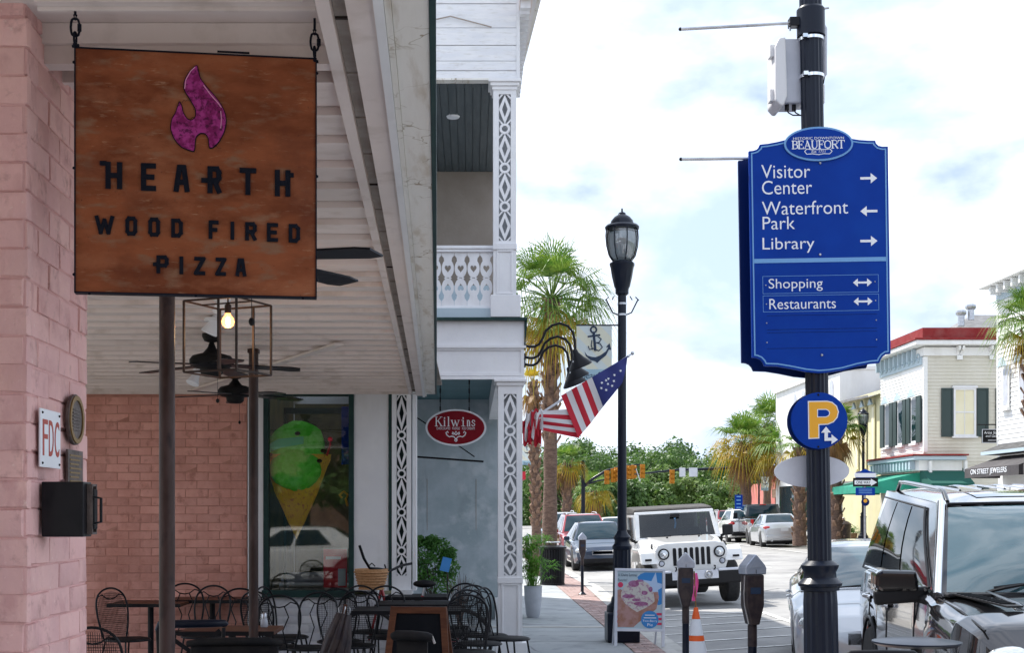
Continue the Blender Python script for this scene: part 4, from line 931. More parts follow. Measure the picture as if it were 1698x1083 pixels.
def goose(k, s, py):
    x0 = 870; p = at(x0, py, s); t = thing('gooseneck_lamp', ['nearest', 'middle', 'farthest'][k]+' of three black gooseneck lamps curving out over the shop corner', 'lamp', (p.x, p.y, p.z), 0, 'gooseneck lamps on the shop corner')
    u = 1/s; pts = [(0,0),(8,2),(16,2),(24,-2),(30,-12),(35,-24),(45,-33),(58,-37),(72,-32),(80,-22),(83,-8),(84,8)]
    if k: pts = [(a*(.88 if k == 2 else .94), b*(.85 if k == 2 else .92)) for a, b in pts]
    P = [(a*u, 0, -b*u) for a, b in pts]
    MB().tube(P, 2.2*u, 8).build('neck', M['black'], t, world=False, smooth=60)
    MB().lathe([(.045, -.01), (.045, .01)], 14).build('wall_rose', M['black'], t, world=False).rotation_euler = (0, R(90), 0)
    e = P[-1]
    sh = MB().lathe([(2.5*u, 2*u), (4*u, 0), (5*u, -6*u), (11*u, -16*u), (20*u, -27*u), (20*u, -29*u), (17*u, -27*u)], 24).build('shade', M['black'], t, world=False, smooth=50); sh.location = (e[0]-1*u, 0, e[2]); sh.rotation_euler = (R(10), R(-22), 0)
    MB().ball((e[0], 0, e[2]-20*u), 5*u, 10, 8).build('bulb', M['ltgrey'], t, world=False)
goose(0, 150, 573); goose(1, 143, 592); goose(2, 136, 604)

# flag on its staff
FS = 145.0; pA = at(868, 705, FS)
fg = thing('flag', 'United States flag on a white staff at the shop corner, its fly end wrapped round', 'flag', (pA.x, pA.y, pA.z))
Q = lambda px, py, dy=0: Vector(((px-868)/FS, dy, (705-py)/FS))
MB().tube([Q(868, 705), Q(1046, 588)], [.014, .011], 10).build('staff', M['platewhite'], fg, world=False, smooth=50)
MB().ball(Q(1049, 586), .022, 10, 8).ball(Q(1042, 591), .017, 8, 6).build('finial', M['steel'], fg, world=False, smooth=80)
# upper sheet: hoist along the staff, stripes run away from it
ho = [Q(1040, 591), Q(930, 657)]; ed = [Q(1039, 604), Q(1031, 636), Q(1003, 671), Q(981, 700), Q(958, 727)]
def edpt(u):
    u *= len(ed)-1; i = min(int(u), len(ed)-2); return ed[i].lerp(ed[i+1], u-i)
def sheet(u, v):
    a = ho[0].lerp(ho[1], u); b = edpt(u); p = a.lerp(b, v); p.y = -.045+.028*math.sin(u*9+v*2.2)*v+.012*math.sin(u*21+1); return p
NS = 13
for k in range(NS):
    mb = MB(); mb.grid(lambda a, b, k=k: sheet((k+a)/NS, b if k >= 7 else 1*b), 4, 10)
    if k < 7: continue
    mb.build('stripe', M['whiteflag'] if k % 2 else M['redflag'], fg, world=False, smooth=60)
cn = MB(); cn.grid(lambda a, b: sheet(a*7/NS, b), 20, 10); cn.build('canton', M['blueflag'], fg, world=False, smooth=60)
def star(mb, c, r, rot=0):
    vs = [tuple(c)]; 
    for k in range(10):
        rr = r if k % 2 == 0 else r*.42; a = rot+PI*k/5+PI/2; vs.append((c[0]+rr*math.cos(a), c[1], c[2]+rr*math.sin(a)))
    mb.add(vs, [(0, 1+k, 1+(k+1) % 10) for k in range(10)])
for (px, py) in ((1028,616),(1018,623),(1008,629),(997,636),(1017,633),(1007,638),(1004,648),(1014,641),(996,645),(1004,632)):
    mb = MB(); c = Q(px, py); 
    # put the star just in front of the cloth
    best = min(((sheet(a/30, b/20)-c).xz.length, sheet(a/30, b/20).y) for a in range(0, 18) for b in range(0, 21)); star(mb, (c.x, best[1]-.012, c.z), 2.6/FS, .5); mb.build('star', M['signwhite'], fg, world=False)
# wrapped tail: bands run back to the staff foot
tr_ = [Q(943, 679), Q(951, 694), Q(957, 706), Q(961, 714), Q(960, 727)]; tm = [Q(910, 681), Q(910, 690), Q(910, 700), Q(912, 710), Q(918, 719)]; tl = [Q(888, 684), Q(886, 690), Q(884, 697), Q(884, 704), Q(884, 710)]
def tail(u, v):
    i = min(int(v*4), 3); f = v*4-i; a = tr_[i].lerp(tr_[i+1], f); b = tm[i].lerp(tm[i+1], f); c = tl[i].lerp(tl[i+1], f)
    p = a*(1-u)**2+b*2*u*(1-u)+c*u*u; p.y = -.030+.018*math.sin(v*8+u*3)*u; return p
for k in range(6):
    mb = MB(); mb.grid(lambda a, b, k=k: tail(a, (k+b)/6), 10, 3); mb.build('folded_stripe', M['whiteflag'] if k % 2 == 0 else M['redflag'], fg, world=False, smooth=60)
def bunch(x0, x1, yt, yb, col, sh):
    mb = MB()
    def F(a, b):
        p = Q(x0+(x1-x0)*a+sh*b, yt+(yb-yt)*b+4*math.sin(a*7)); p.y = -.06-.03*math.sin(a*6+b*3); return p
    mb.grid(F, 6, 8); mb.build('folded_stripe', M[col], fg, world=False, smooth=60)
bunch(864, 878, 696, 716, 'redflag', 0); bunch(866, 880, 706, 738, 'redflag', 1); bunch(872, 888, 684, 730, 'whiteflag', -3); bunch(880, 893, 681, 724, 'redflag', 0); bunch(885, 897, 694, 739, 'redflag', 0); bunch(875, 888, 712, 735, 'redflag', 0); bunch(888, 900, 682, 716, 'whiteflag', 0)

# ice cream cone in the shop window
p = at(503, 900, 148); ic = thing('ice_cream_cone_display', 'giant mint ice cream scoop in a waffle cone standing in the shop window', 'display', (p.x, YW+.17, .80))
ws = 150.0; ix = lambda px: (px-505)/ws; iz = lambda py: Z_(py, ws)-.80
def blob(c, r, seed, n=28, m=18, amp=.05):
    rnd = random.Random(seed); ph = [rnd.uniform(0, 6) for _ in range(9)]; mb = MB(); vs = []
    for i in range(m+1):
        for k in range(n):
            th = PI*i/m; a = 2*PI*k/n; d = 1+amp*(math.sin(3*a+ph[0])*math.sin(2*th+ph[1])+.6*math.sin(7*a+ph[2]+2*th)*math.sin(5*th+ph[3])+.4*math.sin(11*a+ph[4])*math.sin(9*th))
            vs.append((c[0]+r[0]*d*math.sin(th)*math.cos(a), c[1]+r[1]*d*math.sin(th)*math.sin(a), c[2]+r[2]*d*math.cos(th)))
    mb.add(vs, [(i*n+k, (i+1)*n+k, (i+1)*n+(k+1) % n, i*n+(k+1) % n) for i in range(m) for k in range(n)]); return mb
blob((ix(507), 0, iz(746)), (47/ws, .08, 41/ws), 4).build('scoop', M['scoop'], ic, world=False, smooth=80)
blob((ix(507), -.045, iz(781)), (41/ws, .08, 34/ws), 5).build('scoop', M['scoop'], ic, world=False, smooth=80)
MB().lathe([(.002, iz(893)), (11/ws, iz(870)), (33/ws, iz(820)), (54/ws, iz(765)), (56/ws, iz(757)), (52/ws, iz(760))], 28, (ix(507), 0, 0)).build('cone', M['cone'], ic, world=False, smooth=60).scale = (1, .22, 1)
m_ = MB()
for k in range(9):
    a0 = -PI*.95+k*PI/9
    for sg2 in (-1, 1):
        m_.tube([(ix(507)+rr*1.012*math.cos(a0+sg2*tt*.8), rr*1.012*math.sin(a0+sg2*tt*.8), zz_) for tt, rr, zz_ in ((0, 11/ws, iz(870)), (.5, 33/ws, iz(820)), (1, 54/ws, iz(765)))], .006, 4)
m_.build('waffle_ridges', M['cone'], ic, world=False).scale = (1, .22, 1)
for (px, py) in ((510,724),(466,758),(551,752),(484,782),(498,792),(545,768)): MB().ball((ix(px), -.075 if 470 < px < 540 else -.08, iz(py)), (.03, .03, .022), 8, 6).build('chocolate_chip', M['choc'], ic, world=False)
rb = MB().prism([(ix(448), iz(762)), (ix(449), iz(750)), (ix(480), iz(733)), (ix(520), iz(729)), (ix(520), iz(741)), (ix(484), iz(747))], -.10, -.09); rb.build('green_banner', mat('banner_green', (.04, .6, .28), .6), ic, world=False)
MB().tube([(ix(557), -.1, iz(760)), (ix(563), -.12, iz(742)), (ix(562), -.12, iz(732))], .012, 6).ball((ix(563), -.12, iz(734)), .03, 8, 6).build('candy_topping', M['shopred'], ic, world=False)
def tag_simple(mb, name, label, cat, m, **k):
    o = mb.build(name, M[m] if isinstance(m, str) else m, None, **k); tag(o, label, cat); return o
# things in the window; the first is an added shape for a reflected car
cnt_ = thing('reflected_car_shape', 'added white shape standing in for a reflected car, low inside the shop window', 'counter', (-1.75, YW+1.5, .78))
MB().box(-.5, .62, -.2, .3, -.78, .0).build('lower_block', M['grey'], cnt_, world=False, bevel=.02); MB().box(-.52, .64, -.24, .34, .001, .05).build('pale_slab', M['signwhite'], cnt_, world=False, bevel=.02)
MB().prism([(-.5, .051), (-.42, .16), (.3, .16), (.42, .051)], -.1, .2).build('sloped_block', M['grey'], cnt_, world=False, bevel=.03)
MB().box(-.5, -.30, -.212, -.201, -.12, -.05).build('red_stripe', M['taill'], cnt_, world=False)
rbx = thing('red_notice', 'red poster with a pale panel at the bottom right of the shop window', 'poster', (kx(554), YW+.12, kz(976)))
MB().box(-.125, .125, -.006, .006, 0, .41).build('panel', M['shopred'], rbx, world=False); MB().box(-.10, .06, -.008, -.0065, .30, .33).build('print_line', M['platewhite'], rbx, world=False)
MB().box(.03, .11, -.012, -.0065, .02, .2).build('white_label', M['paleblue'], rbx, world=False)
b3 = thing('blue_poster', 'tall blue poster at the right edge of the shop window', 'poster', (kx(572), YW+.14, kz(770)))
MB().box(-.05, .04, -.004, .004, 0, .62).build('panel', M['blue'], b3, world=False)
gh = thing('yellow_figure', 'small yellow ornament hanging in the shop window right of the cone', 'ornament', (kx(568), YW+.15, kz(840)))
MB().tube([(-.02, 0, .09), (-.045, 0, .12), (0, 0, .16), (.045, 0, .12), (.02, 0, .08), (.04, 0, 0)], .014, 6).build('loop', M['yellow'], gh, world=False)

# ---------------------------------------------------------------- wayfinding post (leans slightly)
LEAN = .0165; WS = 300.0; BX, BY_ = 1366.0, HY+(EYE)*WS
wp = thing('wayfinding_post', 'blue black fluted post carrying the big blue Beaufort direction sign and a round parking sign', 'signpost', ((BX-VX)/WS, FPX/WS, 0), (0, -LEAN, 0))
def U(px, py): return (px-BX+LEAN*(BY_-py))/WS
def V(px, py): return (BY_-py)/WS
def UV(p): return (U(*p), V(*p))
def W(name, mb, m, **k): return mb.build(name, M[m] if isinstance(m, str) else m, wp, world=False, **k)
r0 = 18.5/WS
W('shaft', MB().lathe([(r0*1.08, .8), (r0*1.03, 2.0), (r0, 3.2), (r0*.98, 5.2)], 32, flute=.07), 'pole')
W('lower_shaft', MB().lathe([(29/WS, 0), (29/WS, .25), (28/WS, V(1366, 1000)), (26/WS, V(1364, 966)), (24/WS, V(1364, 962))], 32, flute=.06), 'pole')
zc = V(1362, 990)
W('collar', MB().lathe([(24/WS, zc+.03), (31/WS, zc+.035), (31.5/WS, zc+.055), (35/WS, zc+.06), (36/WS, zc+.075), (33/WS, zc+.085), (27/WS, zc+.105), (26/WS, zc+.135), (30/WS, zc+.16), (31/WS, zc+.175), (27/WS, zc+.185), (21/WS, zc+.2)], 32), 'pole', smooth=35)
W('base_skirt', MB().lathe([(.24, 0), (.24, .1), (.2, .14), (.15, .2), (29.5/WS, .3)], 24), 'pole', smooth=35)
W('top_coupling', MB().lathe([(23/WS, V(1345, 60)), (23/WS, V(1345, 16)), (20/WS, V(1345, 12))], 24), 'pole', smooth=35)
for py in (65, 127): W('steel_strap', MB().lathe([(r0*1.10, V(1345, py+2.5)), (r0*1.10, V(1345, py-2.5))], 24).box(-r0*1.0, -r0*.6, -r0*1.25, -r0*.8, V(1345, py+3), V(1345, py-3)), 'chrome', smooth=35)
for py, xl, xr in ((40.5, 1128, 1330), (260.5, 1129, 1300)):
    a = (U(xl, py+(3.5 if py < 100 else -.5)), 0, V(xl, py+(3.5 if py < 100 else -.5))); b = (U(xr, py-4 if py < 100 else py), 0, V(xr, py-4 if py < 100 else py))
    o = W('banner_arm', MB().cyl(a, b, 2.6/WS, 12), 'steel', smooth=60); W('arm_cap', MB().ball(a, 3.1/WS, 8, 6), 'black')
W('arm_clamp', MB().box(U(1308, 38), U(1326, 38), -.03, .03, V(1345, 44), V(1345, 29), ), 'black', bevel=.004)
W('clamp_bolt', MB().cyl((U(1364, 16), -.03, V(1345, 17)), (U(1372, 16), -.03, V(1345, 16)), .006, 8).cyl((U(1310, 48), 0, V(1345, 50)), (U(1310, 48), 0, V(1345, 44)), .006, 8), 'steel')
# the board: two leaves
top = [(1236.5,255),(1243,254.6),(1248.5,253),(1252.5,249.5),(1254.5,244.5),(1267,243.5),(1282,241),(1298,237.5)]
topr = [(1402,237),(1418,239.8),(1432,241),(1443.5,241.3),(1445,246),(1449,249.8),(1455,251.3),(1464.5,251.3)]
botr = [(1469,591.5),(1461,592.5),(1456,596),(1452.5,601),(1450.5,606.5),(1436,607.5),(1415,611),(1390,617.5),(1368,620.5)]
botl = [(1352,621.5),(1330,619),(1305,613.5),(1283,609.5),(1262,608.5),(1259,602),(1255,597.5),(1249.5,595),(1242,594)]
outline = [UV(p) for p in top+topr+botr+botl]
W('rear_board', MB().prism([(x-.013-.012, z-.01) for x, z in outline], .075, .10), 'blueedge')
W('front_board', MB().prism(outline, -.085, -.062), 'blue', bevel=.0015)
i1 = inset(outline, 3.2/WS); i2 = inset(outline, 5.4/WS); W('border_line', MB().ring(i1, i2, -.0868, -.0852), 'ltblue')
ec = (U(1350, 246), V(1350, 246))
def el(rx, rz, n=48, c=ec): return [(c[0]+rx/WS*math.cos(2*PI*k/n), c[1]+rz/WS*math.sin(2*PI*k/n)) for k in range(n)]
W('crest_rim', MB().prism(el(56.5, 28), -.096, -.0869), 'ltblue'); W('crest_face', MB().prism(el(53.3, 24.8), -.0985, -.0961), 'blue')
fit_text('HISTORIC DOWNTOWN', U(1308, 238), U(1391, 236), V(1350, 239), V(1350, 235), -.0987, M['signwhite'], wp, .001)
serif_word('BEAUFORT', [.9, .85, 1.05, 1.05, .85, 1.05, 1, .95], U(1306, 246), U(1392, 246), V(1350, 253.8), V(1350, 241), -.0987, M['signwhite'], wp, 2.1/WS, .001, gap=.02)
rb_ = [(1326,258.5),(1330,254),(1338,255),(1363,255),(1368,254),(1372.5,258.5),(1368,263.5),(1358,263),(1350,264.5),(1340,263),(1330,263.5)]
rb2 = [UV(p) for p in rb_]; W('crest_ribbon', MB().ring(rb2, inset(rb2, 1.1/WS), -.0996, -.0986), 'signwhite')
fit_text('Est. 1711', U(1338, 259), U(1361, 259), V(1350, 261), V(1350, 256.8), -.0987, M['signwhite'], wp, .001, shear=.2)
YF = -.0852
for txt, xl, xr, yb, yt in (('Visitor',1257,1337,300.5,278.5),('Center',1258,1340,327,304.5),('Waterfront',1258,1399,360.5,338.5),('Park',1259,1312,384.5,363.5),('Library',1259,1344,423.5,398),('Shopping',1269,1357.5,486.5,465.5),('Restaurants',1270,1379,515.5,498.5)):
    fit_text(txt, U(xl, yb), U(xr, yb), V(1350, yb), V(1350, yt), YF, M['signwhite'], wp, .0012, weight=-.004)
def arrow(x0, x1, y, both=False, left=False):
    h = 8.4/WS; w = 2.0/WS; a, b = U(x0, y), U(x1, y); z = V(1350, y); L_ = 10.5/WS
    if both: pts = [(a, z), (a+L_*.75, z+h*.8), (a+L_*.75, z+w*.8), (b-L_*.75, z+w*.8), (b-L_*.75, z+h*.8), (b, z), (b-L_*.75, z-h*.8), (b-L_*.75, z-w*.8), (a+L_*.75, z-w*.8), (a+L_*.75, z-h*.8)]
    else:
        pts = [(a, z-w), (b-L_, z-w), (b-L_, z-h), (b, z), (b-L_, z+h), (b-L_, z+w), (a, z+w)]
        if left: pts = [(a+b-x, zz_) for x, zz_ in pts]
    W('arrow', MB().prism(pts, YF-.0014, YF-.0002), 'signwhite')
arrow(1419, 1446.5, 303); arrow(1419, 1447, 357, left=True); arrow(1419, 1447, 406); arrow(1407, 1438, 474, both=True); arrow(1408, 1439, 505, both=True)
W('divider', MB().box(U(1245, 436), U(1461, 436), YF-.002, YF-.0004, V(1350, 439.5), V(1350, 432.5)), 'ltblue')
for ya, yb in ((461, 490), (493, 520)): W('name_strip', frame(MB(), U(1259, 475), U(1449, 475), V(1350, yb), V(1350, ya), .6/WS, YF-.0006, YF-.0001), 'ltblue')
for ya in (526, 549, 554, 580): W('groove', MB().box(U(1266, ya), U(1447, ya), YF-.0006, YF-.0001, V(1350, ya+.3), V(1350, ya-.3)), 'blueedge')
for (x, y) in ((1353,277),(1353,427),(1356,592),(1264,476),(1443,473),(1265,507),(1444,504),(1265.5,538),(1445,536),(1266,570),(1445.5,568)):
    W('rivet', MB().ball((U(x, y), YF-.001, V(1350, y)), (2.2 if x < 1360 and x > 1300 else 1.2)/WS, 8, 6), 'steel')
# parking disc
dc_ = (U(1351.5, 699.5), V(1351.5, 699.5))
def disc(r, n=56, c=dc_): return [(c[0]+r/WS*math.cos(2*PI*k/n), c[1]+r/WS*math.sin(2*PI*k/n)) for k in range(n)]
W('parking_disc_back', MB().prism(disc(46.5, c=(dc_[0]-4/WS, dc_[1]-.004)), -.066, -.05), 'blueedge'); W('parking_disc', MB().prism(disc(46.3), -.09, -.068), 'blue', bevel=.002)
Pp = [(1335,669),(1365,669),(1373,671),(1380,677),(1383,686),(1381,695),(1375,702),(1366,705.5),(1351,706),(1351,728),(1336,728.5)]
Pp = [UV((x-1, y-.5)) for x, y in Pp]
def letterP(grow, ya, yb, name, m):
    # outer P with its bowl cut out, as a ring joined by a stem
    o = inset(Pp, -grow/WS); W(name, MB().prism(o, ya, yb), m)
letterP(1.4, YF-.0062, YF-.005, 'letter_outline', 'signwhite'); letterP(-.3, YF-.0078, YF-.0064, 'letter', 'yellow')
hole = [UV(p) for p in ((1349,682),(1362,682),(1366,684),(1367.5,687.5),(1366,691),(1362,693),(1349,693))]
W('letter_counter_rim', MB().prism(inset(hole, -1.3/WS), YF-.0086, YF-.0079), 'signwhite'); W('letter_counter', MB().prism(hole, YF-.0096, YF-.0088), 'blue')
ar = [(1362,709.5),(1370,719.5),(1365,719.5),(1365,728),(1371,728),(1371,722.5),(1381.5,731.5),(1371,738.5),(1371,733),(1359.5,733),(1359.5,719.5),(1354,719.5)]
W('parking_arrow', MB().prism([UV(p) for p in ar], YF-.0112, YF-.0098), 'signwhite')
for py in (657, 742.5): W('rivet', MB().ball((U(1350, py), -.09, V(1350, py)), 2/WS, 8, 6), 'black')
W('oval_plate', MB().prism([(U(1351.5, 781)+63/WS*math.cos(2*PI*k/48), V(1351.5, 781)+27/WS*math.sin(2*PI*k/48)) for k in range(48)], r0*1.12, r0*1.12+.004), 'platewhite')
# radio box and antenna on the far side of the post
eq = thing('equipment_box', 'light grey weatherproof radio box strapped high on the signpost', 'box', (wp.location.x-.07, wp.location.y, 3.95), (0, 0, 0))
ex = lambda px: (px-BX)/WS+.07; ez = lambda py: (BY_-py)/WS-3.95
MB().box(ex(1292), ex(1333), .02, .20, ez(168), ez(61)).build('case', M['grey'], eq, world=False, bevel=.008)
MB().prism([(ex(1286), ez(165)), (ex(1286), ez(75)), (ex(1292), ez(62)), (ex(1303), ez(60)), (ex(1306), ez(158)), (ex(1300), ez(174)), (ex(1294), ez(174))], .0, .21).build('lid', M['ltgrey'], eq, world=False, bevel=.008)
for py in (79, 153): MB().box(ex(1280), ex(1290), .04, .1, ez(py+10), ez(py-10)).build('hinge', M['ltgrey'], eq, world=False, bevel=.003)
MB().box(ex(1334), ex(1375), .09, .22, ez(162), ez(130)).build('rear_bracket', M['ltgrey'], eq, world=False, bevel=.004)
for x in (1309, 1321):
    MB().cyl((ex(x), .06, ez(178)), (ex(x), .06, ez(168)), .012, 10).build('gland', M['black'], eq, world=False)
    MB().tube([(ex(x), .06, ez(176)), (ex(x+2), .05, ez(182)), (ex(x+8), .03, ez(188)), (ex(1330), .02, ez(189))], .004, 6).build('cable', M['black'], eq, world=False)
an = thing('antenna', 'upright pale grey antenna panel on the right side of the signpost top', 'antenna', (wp.location.x+.0, wp.location.y+.06, 4.0))
MB().lathe([(.004, ez(121)+.0), (.014, ez(117)), (.015, ez(40)), (.004, ez(34))], 12, (ex(1372)-.07, 0, -.05)).build('radome', M['grey'], an, world=False, smooth=40)
MB().tube([(ex(1372)-.07, 0, ez(120)-.05), (ex(1370)-.07, 0, ez(132)-.05), (ex(1362)-.07, -.02, ez(139)-.05)], .004, 6).build('cable', M['black'], an, world=False)
# ---------------------------------------------------------------- street lamps
def lamp_parts(t, H=5.52, banner_bars=True, simple=False):
    n = 20 if not simple else 12
    def P(name, mb, m, **k): return mb.build(name, M[m], t, world=False, **k)
    z0 = H-5.52
    P('base', MB().box(-.205, .205, -.205, .205, 0, .38), 'pole', bevel=.02)
    P('base_skirt', MB().lathe([(.2, .38), (.19, .46), (.145, .50), (.135, .56), (.12, .58)], n), 'pole', smooth=35)
    P('fluted_sleeve', MB().lathe([(.118, .56), (.112, 1.18)], 24, flute=.10), 'pole')
    P('collar', MB().lathe([(.115, 1.17), (.125, 1.19), (.125, 1.22), (.10, 1.25), (.095, 1.29), (.115, 1.33), (.075, 1.38), (.058, 1.42)], n), 'pole', smooth=35)
    P('shaft', MB().lathe([(.060, 1.40), (.055, 2.8), (.054, 4.45)], n), 'pole', smooth=60)
    P('capital', MB().lathe([(.062, 4.42), (.085, 4.44), (.085, 4.50), (.10, 4.53), (.13, 4.66), (.15, 4.78), (.16, 4.80), (.16, 4.83), (.13, 4.85)], n, flute=.05), 'pole', smooth=35)
    P('globe', MB().lathe([(.115, 4.85), (.165, 4.93), (.195, 5.05), (.205, 5.17), (.195, 5.27), (.15, 5.30)], n), 'clear', smooth=60)
    P('lamp_tube', MB().lathe([(.09, 4.86), (.145, 4.93), (.17, 5.03), (.178, 5.15), (.165, 5.22)], n), 'frost', smooth=60)
    for k in range(8):
        a = 2*PI*k/8+.2; P('globe_rib', MB().tube([((r+.004)*math.cos(a), (r+.004)*math.sin(a), z) for r, z in ((.12, 4.86), (.172, 4.93), (.202, 5.05), (.212, 5.17), (.202, 5.29))], .007, 6), 'pole')
    P('hood', MB().lathe([(.215, 5.265), (.22, 5.29), (.20, 5.315), (.15, 5.33), (.14, 5.37), (.10, 5.42), (.05, 5.45), (.045, 5.47), (.012, 5.49), (.01, 5.53)], n), 'pole', smooth=35)
    if banner_bars:
        for z in (4.16, 4.30): P('steel_band', MB().lathe([(.058, z), (.058, z+.025)], n), 'steel')
        for sgn in (-1, 1):
            P('flag_bracket', MB().tube([(sgn*.05, 0, 4.17), (sgn*.12, 0, 4.20), (sgn*.20, 0, 4.36)], .009, 6).bar((sgn*.17, 0, 4.40), (sgn*.215, 0, 4.355), .012, .012).bar((sgn*.10, 0, 4.41), (sgn*.13, 0, 4.36), .012, .012), 'pole')
main = thing('street_lamp', 'tall black lamp post with a glass globe standing behind the ice cream poster board', 'street lamp', ((1031.5-VX)/130, FPX/130, 0), (0, 0, 0), 'black globe street lamps')
lamp_parts(main)
for (px, s, zb, lab) in ((887, 49, 0, 'black street lamp behind the flag tail beside the palm trunks'), (1431.5, 42, .262, 'black globe street lamp in front of the pale yellow building'), (1258.5, 28.5, .262, 'distant black street lamp between the yellowing palm and the parking disc')):
    dup(main, ((px-VX)/s, FPX/s, zb), .3, lab, scale=(1.0 if s != 28.5 else .96))
def banner(px0, px1, py0, py1, s, sidepost, label, big=False, yoff=0.0):
    w = (px1-px0)/s; h = (py1-py0)/s; p = at((px0+px1)/2, py1, s); t = thing('street_banner', label, 'banner', (p.x, p.y+yoff, p.z), 0, 'anchor banners on lamp posts')
    MB().box(-w/2, w/2, -.003, .003, h*.22, h).build('cloth', M['bannerc'], t, world=False); MB().box(-w/2, w/2, -.003, .003, 0, h*.218).build('lower_cloth', M['bannerb'], t, world=False)
    e = w/2+.09
    for z in (h*.995, .01): MB().cyl((-w/2, 0, z), (e if sidepost > 0 else -e, 0, z), .010, 6).build('banner_arm', M['pole'], t, world=False)
    # anchor
    A = MB(); u = w/60; c = (2*u, h*.22); zt = h-8*u
    def T(pts, r): A.tube([((a-28)*u, -.006, h-b*u) for a, b in pts], r*u, 6)
    T([(27+5*math.cos(k*PI/6), 8+5*math.sin(k*PI/6)) for k in range(13)], 1.5); T([(27,13),(30,44)], 2.2); T([(17,20),(38,17)], 1.5)
    A.prism([((a-28)*u, h-b*u) for a, b in ((12,46),(16,52),(24,54.5),(30,55),(38,52),(48,45),(52,38),(48,38),(54,31),(57,42),(53,42),(48,52),(38,60),(33,65),(30,62),(22,60),(14,53))], -.008, -.0035)
    if big: T([(34,20),(40,24),(36,30),(31,30),(38,32),(42,38),(36,44),(26,40),(20,42),(18,36)], 1.0); T([(24,26),(23,34),(25,42)], .8)
    A.build('anchor_emblem', M['navy'], t, world=False)
    fit_text('Beaufort', -w*.36, w*.42, h*.05, h*.17, -.0035, M['navy'], t, .001, shear=.3)
    return t
M['navy'] = mat('navy_ink', (.012, .03, .07), .6); M['bannerb'] = mat('banner_blue_cloth', (.36, .52, .60), .8)
M['bannerc'] = mat('banner_cloth', (.42, .52, .54), .8)
# diagonal pale yellow stripes printed on the cloth
nt = M['bannerc'].node_tree; wv = nt.nodes.new('ShaderNodeTexWave'); wv.wave_type = 'BANDS'; wv.bands_direction = 'DIAGONAL'; wv.inputs['Scale'].default_value = 2.2
cr = nt.nodes.new('ShaderNodeValToRGB'); cr.color_ramp.interpolation = 'CONSTANT'; cr.color_ramp.elements[0].color = (.62, .68, .67, 1); cr.color_ramp.elements[1].position = .5; cr.color_ramp.elements[1].color = (.70, .69, .56, 1)
nt.links.new([n for n in nt.nodes if n.type == 'TEX_COORD'][0].outputs['Object'], wv.inputs['Vector']); nt.links.new(wv.outputs[0], cr.inputs[0]); nt.links.new(cr.outputs[0], nt.nodes['Principled BSDF'].inputs['Base Color'])
banner(956, 1014.5, 539, 633, 130, 1, 'pale banner with a dark anchor lettered Beaufort on the near lamp post', True)
banner(866, 881, 737, 772, 49, 1, 'small anchor banner beside the white fretwork post below the flag')
banner(1262, 1275, 791, 814, 28.5, -1, 'tiny pale banner on the distant lamp post by the yellowing palm')

# ---------------------------------------------------------------- parking meters
def meter(px, base_s, top_py, rz, label, width=.17):
    p = at(px, HY, base_s); H_ = Z_(top_py, base_s); t = thing('parking_meter', label, 'parking meter', (p.x, p.y, 0), (0, 0, rz), 'grey topped parking meters on the kerb')
    k = width/.17; h0 = H_-.155*k; w = width/2
    body = [(-w*.86, h0), (w*.86, h0), (w*.86, h0-.24*k), (w*.42, h0-.39*k), (-w*.42, h0-.39*k), (-w*.86, h0-.24*k)]
    MB().prism(body, -.062*k, .062*k).build('housing', M['meterbody'], t, world=False, bevel=.012)
    cap = [(-w, h0+.002), (w, h0+.002), (w*1.04, h0+.05*k), (w*.9, h0+.075*k), (w*.08, H_), (-w*.08, H_), (-w*.9, h0+.075*k), (-w*1.04, h0+.05*k)]
    MB().prism(cap, -.07*k, .07*k).build('cap', M['meterhead'], t, world=False, bevel=.014)
    MB().prism([(-w*.62, h0+.055*k), (w*.62, h0+.055*k), (0, h0+.13*k)], -.0725*k, -.0702*k).build('display_window', M['meterhead'], t, world=False)
    MB().box(-.002, .002, -.0735*k, -.0702*k, h0+.008, h0+.04*k).build('coin_slot', M['black'], t, world=False)
    MB().tube([(-w*.88, -.03, h0-.01), (-w*.93, -.03, h0-.13*k), (-w*.97, -.03, h0-.15*k), (-w*.9, -.03, h0-.24*k), (-w*.48, -.03, h0-.385*k)], .006*k, 6).build('side_seam', M['steel'], t, world=False)
    MB().box(-w*.5, w*.5, -.066*k, -.0625*k, h0-.15*k, h0-.10*k).build('label_plate', M['navy'], t, world=False)
    MB().lathe([(.036*k, h0-.56*k), (.036*k, h0-.385*k)], 14).build('neck', M['meterbody'], t, world=False, smooth=40)
    MB().lathe([(.08, 0), (.08, .015), (.05, .04), (.034*k, .06), (.034*k, h0-.561*k)], 14).build('post', M['pole'], t, world=False, smooth=40)
meter(1137, 164, 917, R(-6), 'middle sized parking meter between the ice cream poster board and the orange cone')
meter(1247.5, 186, 920, R(12), 'nearest and largest parking meter beside the grey car', .195)
meter(965.5, 83, 884, R(4), 'lone parking meter on the brick strip in front of the dark blue sedan', .155)
meter(911, 62, 886, 0, 'parking meter close behind the litter bin, right one of a pair', .2); meter(896, 60, 889, 0, 'parking meter close behind the litter bin, left one of a pair', .19)
meter(874, 45, 886, 0, 'far parking meter between the fretwork post and the palm trunk', .17)

